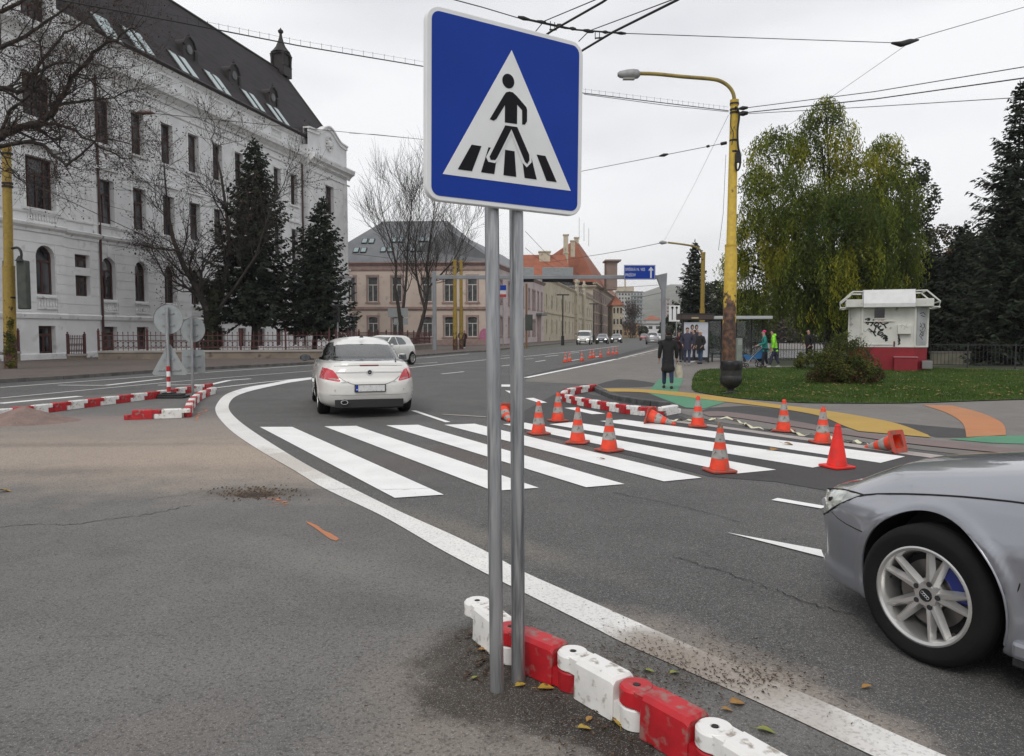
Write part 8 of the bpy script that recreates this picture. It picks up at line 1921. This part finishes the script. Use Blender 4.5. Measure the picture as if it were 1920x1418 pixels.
MB().lathe([(.045, 0), (.03, .03), (.012, .05), (.0, .055)], 10, (-2.35, 0, 1.455)).build('roof_aerial', M_plastic, op, smooth=60)
for sd in (1, -1):
 mb = MB(); mb.lathe([(.0, -.12), (.06, -.105), (.085, -.03), (.085, .05), (.055, .105), (.0, .12)], 16); q = MB(); q.add(mb.v, mb.f, 0, Matrix.Translation((-.78, sd * 1.045, 1.02)) @ Matrix.Diagonal((1.0, 1.35, .85, 1)) @ Matrix.Rotation(math.pi / 2, 4, 'Y') @ Matrix.Diagonal((1, 1, .9, 1))); mo = q.build('mirror', M_plastic if sd > 0 else M_wpaint, op, smooth=60)
 MB().box((-.893, sd * 1.045, 1.02), (.006, .17, .11)).build('mirror_glass', mat('mirror_glass', (.30, .33, .34), .05, metal=.9), mo); MB().bb((-.82, sd * .86, .97), (-.74, sd * .98, 1.0)).build('mirror_arm', M_plastic, mo)
MB().tube([(-.60, surf_y(B, -.6, .5) + .002, .35), (-.62, surf_y(B, -.62, .9) + .002, .93)], .003, 5).build('door_seam', M_gap, op)
MB().tube([(-1.75, surf_y(B, -1.75, .5) + .002, .35), (-1.72, surf_y(B, -1.72, .9) + .002, .97)], .003, 5).build('door_seam', M_gap, op)
# rear seats seen through the glass stay hidden behind the dark tint

# ---- generic hatchback for the cars farther away
def hatch(name, label, loc, heading, m, L=4.1, H=1.46, wb=2.55, w=.87, lights=False, group=None, hi=False, van=False, rearlit=True, mg=None):
 r = thing(name, label, 'van' if van else 'car', loc, math.atan2(heading.y, heading.x), group); xf = (L - wb) * .47; xr = -(wb + (L - wb) * .53); k = H / 1.46
 if van: ctrl = [(.2, xf - .1, xr + .1, w * .93, 3, 4), (.35, xf, xr, w * .99, 3, 5), (.7, xf, xr, w, 3, 5), (.95, xf - .12, xr, w, 3.2, 5), (1.1, xf - .45, xr, w * .99, 4, 5), (1.25, xf - .8, xr, w * .97, 4, 5), (1.6, xf - 1.2, xr + .02, w * .93, 4, 5), (1.85, xf - 1.5, xr + .06, w * .88, 4, 5), (1.93, xf - 1.8, xr + .25, w * .75, 4, 4), (1.95, xf - 2.2, xr + .9, w * .2, 3, 3)]
 else: ctrl = [(.19, xf - .14, xr + .14, w * .85, 3, 3.2), (.28, xf - .03, xr + .04, w * .96, 3, 3.4), (.45, xf, xr, w * .99, 3, 3.4), (.62 * k, xf - .01, xr, w, 3, 3.4), (.74 * k, xf - .10, xr + .03, w * .99, 3, 3.4), (.84 * k, xf - .35, xr + .05, w * .97, 3.3, 3.4), (.93 * k, xf - .70, xr + .07, w * .94, 3.6, 3.4), (1.0 * k, xf - 1.0, xr + .12, w * .88, 4, 3.4), (1.15 * k, xf - 1.28, xr + .22, w * .80, 4, 3.6), (1.30 * k, xf - 1.58, xr + .38, w * .72, 4, 3.8), (1.40 * k, xf - 1.85, xr + .58, w * .64, 4, 3.6), (1.445 * k, xf - 2.05, xr + .85, w * .45, 3.4, 3), (1.46 * k, xf - 2.2, xr + 1.2, w * .08, 3, 3)]
 B = Body(ctrl, nz=70 if hi else 34, nf=60 if hi else 26, xm=xr + L * .45, crown=.02)
 for x in (0, -wb): B.carve('x', circ(x, .31, .35, 32), cond=lambda C: np.abs(C[:, 1]) > .4, remove=True)
 ws = 1.0 * k if not van else 1.12
 if van:
  B.carve('windscreen', [(0, 1.14), (w * .8, 1.14), (w * .74, 1.72), (0, 1.76)], proj='y', cond=lambda C: C[:, 0] > xf - 1.7); B.carve('side_window', [(xf - .95, 1.12), (xf - 1.35, 1.66), (xf - 2.0, 1.66), (xf - 2.0, 1.12)], cond=lambda C: np.abs(C[:, 1]) > .5); hz = .72
 else:
  B.carve('windscreen', [(0, 1.01 * k), (w * .76, 1.01 * k), (w * .62, 1.36 * k), (0, 1.38 * k)], proj='y', cond=lambda C: C[:, 0] > xr + L * .45); B.carve('rear_window', [(0, 1.02 * k), (w * .70, 1.02 * k), (w * .58, 1.32 * k), (0, 1.34 * k)], proj='y', cond=lambda C: C[:, 0] < xr + 1.0)
  for a, b in ((xf - 1.28, xf - 2.12), (xf - 2.18, xf - 2.9)):
   if a > xf - 1.5: pl = [(a, .985 * k), (a - .62, 1.36 * k), (b, 1.375 * k), (b, .985 * k)]
   else: pl = [(a, .985 * k), (a, 1.375 * k), (b + .22, 1.33 * k), (b, 1.10 * k), (b + .05, 1.0 * k)]
   B.carve('side_window', pl, cond=lambda C: np.abs(C[:, 1]) > .42)
  hz = .68 * k
 B.carve('headlight', [(w * .52, hz - .06), (w * 1.1, hz - .03), (w * 1.1, hz + .09), (w * .52, hz + .05)], proj='y', cond=lambda C: C[:, 0] > xf - .5)
 B.carve('tail_light', [(w * .72, hz + .02), (w * 1.1, hz + .02), (w * 1.1, hz + .22), (w * .72, hz + .18)], proj='y', cond=lambda C: C[:, 0] < xr + .35)
 hm = mat('lit_headlight', (.9, .9, .9), .2, emit=((1, .97, .9), 2.5)) if lights else M_hl
 B.build(r, dict(body=m, side_window=mg or M_cglass, windscreen=mg or M_cglass, rear_window=mg or M_cglass, headlight=hm, tail_light=M_tail, x=m))
 for x in (0, -wb):
  for sd in (1, -1): arch(r, x, .31, .351, sd, B); wheel(r, (x, sd * (w - .10), .31), sd, R=.31, rr=.20, w=.19, style='plain', simple=not hi)
 MB().box((xf - .005 - .0, 0, .42), (.03, w * 1.0, .16)).build('grille', M_plastic, r, bevel=.01); MB().box((xf + .012, 0, .33), (.01, .5, .11)).build('number_plate', M_swhite, r); MB().box((xr - .01, 0, .55), (.012, .5, .11)).build('number_plate', M_swhite, r)
 for sd in (1, -1):
  mb = MB(); mb.lathe([(.0, -.09), (.06, -.07), (.07, .03), (.0, .09)], 10); q = MB(); q.add(mb.v, mb.f, 0, Matrix.Translation((xf - 1.30, sd * (w + .12), .99 * k if not van else 1.25)) @ Matrix.Diagonal((1, 1.4, .8, 1))); q.build('mirror', m, r, smooth=60)
 if hi:
  for sd in (1, -1):
   for x in (xf - 1.15, xf - 2.14): MB().tube([(x, sd * (surf_y(B, x, .5) * 1 + .002), .3), (x, sd * (surf_y(B, x, .85) + .002), .93)], .0035, 4).build('door_seam', M_gap, r)
   for x in (xf - 1.95, xf - 2.85): MB().box((x, sd * (surf_y(B, x, .82) + .01), .83), (.17, .02, .022)).build('door_handle', m, r)
 return r
hd_ = Vector((-.42, -.907, 0)).normalized(); lf_ = Vector((-hd_.y, hd_.x, 0)); rw = G(772, 684); fr = Vector((rw.x, rw.y, 0)) - lf_ * .80 + hd_ * 2.55
hatch('white_hatchback', 'white hatchback coming towards the camera, half hidden behind the white liftback', (fr.x, fr.y, .006), hd_, M_wpaint, hi=True)
stn = Vector((.20, .98, 0)).normalized(); sts = -stn
def farcar(px, py, *a, **k): p = G(px, py); return (p.x, p.y, .006)
hatch('white_van', 'small white van with lit headlights waiting far down the street', farcar(1094, 646.5), sts, M_wpaint, L=4.9, H=1.95, wb=2.9, w=.95, lights=True, van=True)
hatch('dark_car', 'dark car with lit headlights just right of the white van', farcar(1128, 645.3), sts, mat('dark_paint', (.03, .033, .04), .3, coat=1), lights=True)
hatch('dark_car', 'second dark car behind the first, before the yellow house', farcar(1155, 643.5), sts, mat('grey_paint', (.06, .06, .065), .3, coat=1), lights=True)
hatch('silver_suv', 'silver car with roof rails driving away at the end of the street', farcar(1224, 645.6), stn, mat('pale_silver_paint', (.35, .35, .36), .35, metal=.6, coat=1), H=1.75, w=.93)
hatch('white_car', 'small white car farther right of the silver car at the street end', farcar(1236, 640.5), sts, M_wpaint)
hatch('red_car', 'small reddish car at the very end of the street', farcar(1207, 639), sts, mat('red_car_paint', (.25, .03, .03), .4, coat=1))
# ------------------------------------------------------------------ people
def skin(name, chains, mats, par, root=0, sub=2):
 """chains: lists of (x,y,z,r); chains may share a first point index given as int"""
 bm = bmesh.new(); lay = bm.verts.layers.skin.verify(); vs = []
 for ch in chains:
  prev = None
  for p in ch:
   if isinstance(p, int): prev = vs[p]; continue
   v = bm.verts.new(p[:3]); rr = p[3]; v[lay].radius = (rr, p[4] if len(p) > 4 else rr); v[lay].use_root = False; vs.append(v)
   if prev is not None: bm.edges.new((prev, v))
   prev = v
 vs[root][lay].use_root = True; me = bpy.data.meshes.new(name); bm.to_mesh(me); bm.free(); me.materials.append(mats)
 o = bpy.data.objects.new(name, me); COL.objects.link(o); o.parent = par
 m = o.modifiers.new('skin', 'SKIN'); m.use_smooth_shade = True
 s = o.modifiers.new('sub', 'SUBSURF'); s.levels = sub; s.render_levels = sub
 return o
M_skin = mat('skin', (.42, .25, .19), .55)
def person(label, loc, face, h=1.70, coat=(.015, .015, .017), legs=(.03, .045, .10), hair=(.02, .015, .012), shoes=(.02, .02, .02), coat_len=.50, step=.10, arm='down', hat=None, bulk=1.0, lean=0.0, group=None, hood=False):
 """figure facing +y locally, built around a 1.70 m skeleton"""
 r = thing('person', label, 'person', loc, face, group); k = h / 1.70; r.scale = (k, k, k); L = lean; b = bulk
 mc = mat('coat_%d' % (int(coat[0] * 9999) + int(coat[1] * 999) + int(coat[2] * 99)), coat, .85, col2=tuple(c * 1.35 for c in coat), nscale=7, bump=.2, bscale=12)
 ml = mat('trousers_%d' % (int(legs[0] * 9999) + int(legs[1] * 999)), legs, .85, col2=tuple(c * .75 for c in legs), nscale=6, bump=.2, bscale=14)
 mh = mat('hair_%d' % (int(hair[0] * 9999) + int(hair[1] * 999)), hair, .8); ms = mat('shoe_%d' % int(shoes[0] * 9999), shoes, .6)
 ar = {'down': [(-.19, L, 1.36), (-.24, L - .02, 1.10), (-.25, L + .05, .86)], 'push': [(-.18, L, 1.36), (-.23, L - .02, 1.12), (-.20, L + .27, 1.02)], 'pocket': [(-.19, L, 1.36), (-.27, L - .04, 1.10), (-.21, L + .08, .93)], 'phone': [(-.19, L, 1.36), (-.24, L + .02, 1.13), (-.10, L + .24, 1.20)]}
 A = ar[arm if isinstance(arm, str) else arm[0]]; A2 = [(-x, y, z) for x, y, z in ar[arm if isinstance(arm, str) else arm[1]]]
 s_ = step; kneeL, kneeR = (-.09, s_ * .55 + L * .2, .50), (.09, -s_ * .35 + L * .2, .49); ankL, ankR = (-.09, s_, .09), (.09, -s_, .10 + (.03 if s_ > .1 else 0))
 def hand(A, sx):
  w = Vector(A[2]); d = (w - Vector(A[1])).normalized(); sd = Vector((0, 1, 0)) if abs(d.z) > .7 else Vector((1, 0, 0)); out = []
  out.append((*(w + d * .05), .026)); base = w + d * .085; fing = []
  for j, (o, l) in enumerate(((-.027, .062), (-.009, .072), (.009, .068), (.027, .052))):
   q = base + sd * o; fing.append([(*q, .009), (*(q + d * l * .55 + Vector((0, .006, 0))), .008), (*(q + d * l + Vector((0, .014, 0))), .006)])
  th = w + d * .03 + sd * .032; fing.append([(*th, .010), (*(th + d * .035 + sd * .012), .008)])
  return out, fing
 # body: pelvis root, spine, head, arms to the hands, legs to the feet
 hL, fL = hand(A, -1); hR, fR = hand(A2, 1)
 ch = [[(0, 0, .92, .13, .11), (0, L * .5, 1.12, .12, .10), (0, L, 1.34, .13, .09), (0, L + .01, 1.45, .055), (0, L + .03, 1.53, .065, .075), (0, L + .035, 1.61, .075, .09), (0, L + .02, 1.675, .045, .055)],
          [2, (*A[0], .055), (*A[1], .042), (*A[2], .027), hL[0]], [2, (*A2[0], .055), (*A2[1], .042), (*A2[2], .027), hR[0]],
          [0, (-.09, 0, .84, .088), (*kneeL, .055), (*ankL, .038)], [0, (.09, 0, .84, .088), (*kneeR, .055), (*ankR, .038)]]
 # finger chains hang on the palm vertices
 idxL, idxR = 10, 14
 for f in fL: ch.append([idxL] + f)
 for f in fR: ch.append([idxR] + f)
 skin('body', ch, M_skin, r)
 skin('jacket' if coat_len < .3 else 'coat', [[(0, 0, .86 - coat_len * .15 + .06, .165 * b, .14 * b), (0, L * .5, 1.10, .155 * b, .13 * b), (0, L, 1.33, .135 * b, .11 * b), (0, L - .005, 1.43, .09, .085), (0, L - .005, 1.50, .072, .07)], [2, (*A[0], .078 * b), (*A[1], .062 * b), (*(Vector(A[2]) * .96 + Vector(A[1]) * .04), .045 * b)], [2, (*A2[0], .078 * b), (*A2[1], .062 * b), (*(Vector(A2[2]) * .96 + Vector(A2[1]) * .04), .045 * b)], [0, (0, -.01, .86 - coat_len * .55, .200 * b, .165 * b), (0, -.01, .86 - coat_len, .225 * b, .18 * b)] if coat_len > .3 else [0, (0, 0, .80, .155 * b, .14 * b)]], mc, r)
 skin('trousers', [[(0, 0, .90, .13, .12), (-.09, 0, .80, .105), (*kneeL, .072), (ankL[0], ankL[1], ankL[2] + .02, .056)], [0, (.09, 0, .80, .105), (*kneeR, .072), (ankR[0], ankR[1], ankR[2] + .02, .056)]], ml, r)
 for q in (ankL, ankR): skin('shoe', [[(q[0], q[1] - .05, .045, .045), (q[0], q[1] + .05, .045, .05), (q[0], q[1] + .15, .035, .035)]], ms, r)
 if hat: skin('hat', [[(0, L + .005, 1.60, .092, .10), (0, L - .002, 1.665, .088, .095), (0, L - .01, 1.72, .05, .055)]], mat('hat_%d' % int(sum(hat) * 999), hat, .9, bump=.3, bscale=60), r)
 if not hat or hood: skin('hair', [[(0, L - .025, 1.54, .075, .06), (0, L - .015, 1.62, .092, .09), (0, L + .0, 1.70, .06, .07)]], mh, r)
 if hood: skin('hood', [[(0, L - .06, 1.40, .13, .07), (0, L - .085, 1.47, .12, .07), (0, L - .05, 1.54, .09, .06)]], mc, r)
 # face: nose, mouth, eyes, ears
 f = MB(); f.tube([(0, L + .118, 1.625), (0, L + .138, 1.590), (0, L + .112, 1.58)], [.008, .014, .008], 6); f.build('nose', M_skin, r, smooth=60)
 MB().box((0, L + .104, 1.552), (.045, .014, .008)).build('mouth', mat('lips', (.35, .12, .10), .5), r)
 for x in (-.03, .03): MB().lathe([(.0, -.009), (.011, 0), (.0, .009)], 8, (x, L + .112, 1.615)).build('eye', M_gap, r, smooth=60)
 for x in (-.083, .083): MB().lathe([(.0, -.03), (.014, .0), (.0, .03)], 8, (x, L + .03, 1.60)).build('ear', M_skin, r, smooth=60)
 return r
def toward(x, y, tx, ty): return math.atan2(-(tx - x), (ty - y))
p = G(1252, 730); person('woman in a long black coat and jeans walking away along the pavement', (p.x, p.y, .018), R_(-4), 1.62, coat=(.010, .010, .011), legs=(.022, .038, .085), coat_len=.42, step=.15, arm='down', hat=(.008, .008, .009), bulk=1.06, hood=True)
b0 = P(1274, 690, p.y); bg_ = thing('shopping_bag', 'cream cloth shopping bag held by the woman in black', 'bag', (b0.x, p.y + .06, b0.z - .16))
V_ = []; F_ = []
for i in range(6):
 for j in range(12):
  a = 2 * math.pi * j / 12; w = (.095, .11, .115, .10, .085, .07)[i]; kx = mnoise.noise(Vector((math.cos(a) * 2, math.sin(a) * 2, i))) * .02; V_.append(((w + kx) * math.cos(a) + (.02 if i < 2 else 0), (.055 - i * .006) * math.sin(a) + kx, i * .07 - .12))
for i in range(5):
 for j in range(12): F_.append((i * 12 + j, i * 12 + (j + 1) % 12, i * 12 + 12 + (j + 1) % 12, i * 12 + 12 + j))
mb = MB(); mb.add(V_, F_); mb.add(V_[:12], [tuple(range(11, -1, -1))]); mb.build('bag_body', mat('cream_cloth', (.50, .46, .36), .8, col2=(.42, .38, .29), nscale=8, bump=.3, bscale=20), bg_, smooth=70)
MB().tube([(-.04, 0, .22), (-.03, 0, .31), (-.02, 0, .34), (.0, 0, .31), (.04, 0, .22)], .006, 5).build('handle', mat('cream_cloth', (.5, .46, .36)), bg_)
def at(px, py, *a, **k): q = G(px, py); return (q.x, q.y, .012)
person('man in a dark blue jacket and cap standing by the poster, facing the camera', at(1288, 685.5), R_(168), 1.80, coat=(.030, .032, .055), legs=(.05, .06, .10), coat_len=.22, step=.05, arm='pocket', hat=(.012, .012, .013), shoes=(.3, .3, .3), bulk=1.15)
person('light-haired woman in a black coat standing in front of the poster', at(1313, 683), R_(120), 1.66, coat=(.012, .012, .014), legs=(.04, .07, .12), hair=(.55, .45, .36), coat_len=.30, step=.03, arm='pocket', bulk=1.15)
person('person in dark clothes behind the poster people, turned to the street', at(1301, 681), R_(90), 1.72, coat=(.035, .03, .04), legs=(.03, .03, .04), coat_len=.22, step=.06, arm='down', shoes=(.5, .5, .5))
person('person with a phone half hidden by the man in the dark blue jacket', at(1272, 679.5), R_(200), 1.60, coat=(.05, .02, .025), legs=(.03, .03, .04), coat_len=.22, step=.04, arm='phone')
person('person in a teal jacket and pink hat pushing the pushchair', at(1434, 690), R_(80), 1.66, coat=(.012, .17, .15), legs=(.012, .014, .025), coat_len=.16, step=.12, arm='push', hat=(.62, .02, .16), lean=.05)
person('person in a neon green jacket with a black hood, walking behind the teal one', at(1452, 690), R_(75), 1.68, coat=(.22, .62, .03), legs=(.03, .035, .07), coat_len=.16, step=.20, arm='down', hat=(.01, .01, .01), shoes=(.4, .4, .4), lean=.08, hood=True)
person('person all in black standing at the railing under the willow', at(1516, 684), R_(100), 1.72, coat=(.006, .006, .007), legs=(.006, .006, .007), coat_len=.4, step=.05, arm='pocket')
person('man in a dark jacket waiting beside the two yellow masts', (*xy(G(865, 656.5)), .13), R_(180), 1.75, coat=(.035, .05, .06), legs=(.05, .03, .035), coat_len=.3, step=.05, arm='pocket')
person('person in dark red standing right of the man at the yellow masts', (*xy(G(871, 656)), .13), R_(150), 1.68, coat=(.05, .008, .012), legs=(.015, .015, .018), coat_len=.2, step=.08, arm='down', shoes=(.6, .6, .6))
# pushchair
q = G(1412, 689.5); pc = thing('pushchair', 'pushchair with a black hood and blue seat, pushed towards the bus shelter', 'pushchair', (q.x, q.y, .012), R_(172))
M_pcf = mat('pushchair_frame', (.45, .46, .46), .35, metal=.6); M_pcb = mat('pushchair_blue', (.02, .12, .28), .8)
for y in (-.25, .25):
 for x, rr in ((-.28, .145), (.34, .095)):
  w_ = MB(); w_.tube([(x + rr * math.cos(a), y, rr + rr * .93 * math.sin(a)) for a in [2 * math.pi * t / 16 for t in range(17)]], .02, 6)
  for t in range(5): a = 2 * math.pi * t / 5; w_.tube([(x, y, rr), (x + rr * math.cos(a), y, rr + rr * .93 * math.sin(a))], .007, 4)
  w_.build('wheel', M_black, pc)
mb = MB()
for y in (-.22, .22): mb.tube([(-.28, y, .16), (.05, y, .52), (-.42, y, .98), (-.60, y, 1.04)], .014, 6); mb.tube([(.34, y, .11), (.05, y, .52)], .014, 6); mb.tube([(-.28, y, .16), (.34, y, .11)], .012, 5)
mb.tube([(-.60, -.22, 1.04), (-.60, .22, 1.04)], .016, 6); mb.tube([(-.28, -.25, .15), (-.28, .25, .15)], .012, 5); mb.build('frame', M_pcf, pc, smooth=60)
mb = MB(); mb.add([(x, y, z) for x, z in ((-.30, .42), (.32, .36), (.40, .50), (.34, .56), (.0, .48), (-.30, .80), (-.38, .78)) for y in (-.19, .19)], [tuple(range(0, 14, 2)), tuple(range(13, 0, -2))] + [(2 * i, 2 * ((i + 1) % 7), 2 * ((i + 1) % 7) + 1, 2 * i + 1) for i in range(7)]); mb.build('seat', M_pcb, pc, bevel=.02)
mb = MB(); V_ = []; n1, n2 = 8, 8
for i in range(n1 + 1):
 for j in range(n2 + 1): a = math.pi * .92 * i / n1 + .05; y = -.20 + .40 * j / n2; rr = .30 * (1 - .12 * (2 * j / n2 - 1) ** 2); V_.append((-.12 - rr * math.cos(a) * -1 * 1.0 - .05, y, .66 + rr * math.sin(a)))
mb.add(V_, [(i * (n2 + 1) + j, i * (n2 + 1) + j + 1, (i + 1) * (n2 + 1) + j + 1, (i + 1) * (n2 + 1) + j) for i in range(n1) for j in range(n2)]); mb.build('hood', M_sblack, pc, smooth=70)
MB().lathe([(.0, -.10), (.14, -.07), (.16, .06), (.0, .10)], 10, (-.25, 0, .34)).build('basket', M_sblack, pc, smooth=60)
# ------------------------------------------------------------------ air: distant things fade to blue-grey
hz_ = MB(); hz_.bb((-3550, -310, -1.0), (3550, 2450, 165)); hzo = hz_.build('haze', [bpy.data.materials.new('haze_air')])
hm_ = hzo.data.materials[0]; hm_.use_nodes = True; ht = hm_.node_tree; ht.nodes.clear(); ho = N(ht, 'ShaderNodeOutputMaterial'); hv = N(ht, 'ShaderNodeVolumePrincipled'); hv.inputs['Density'].default_value = .00021; hv.inputs['Color'].default_value = (.95, .97, 1.0, 1); hv.inputs['Anisotropy'].default_value = .2
ht.links.new(hv.outputs[0], ho.inputs['Volume']); tag(hzo, 'thin grey-blue air between the street and the hills', 'haze', kind='stuff')
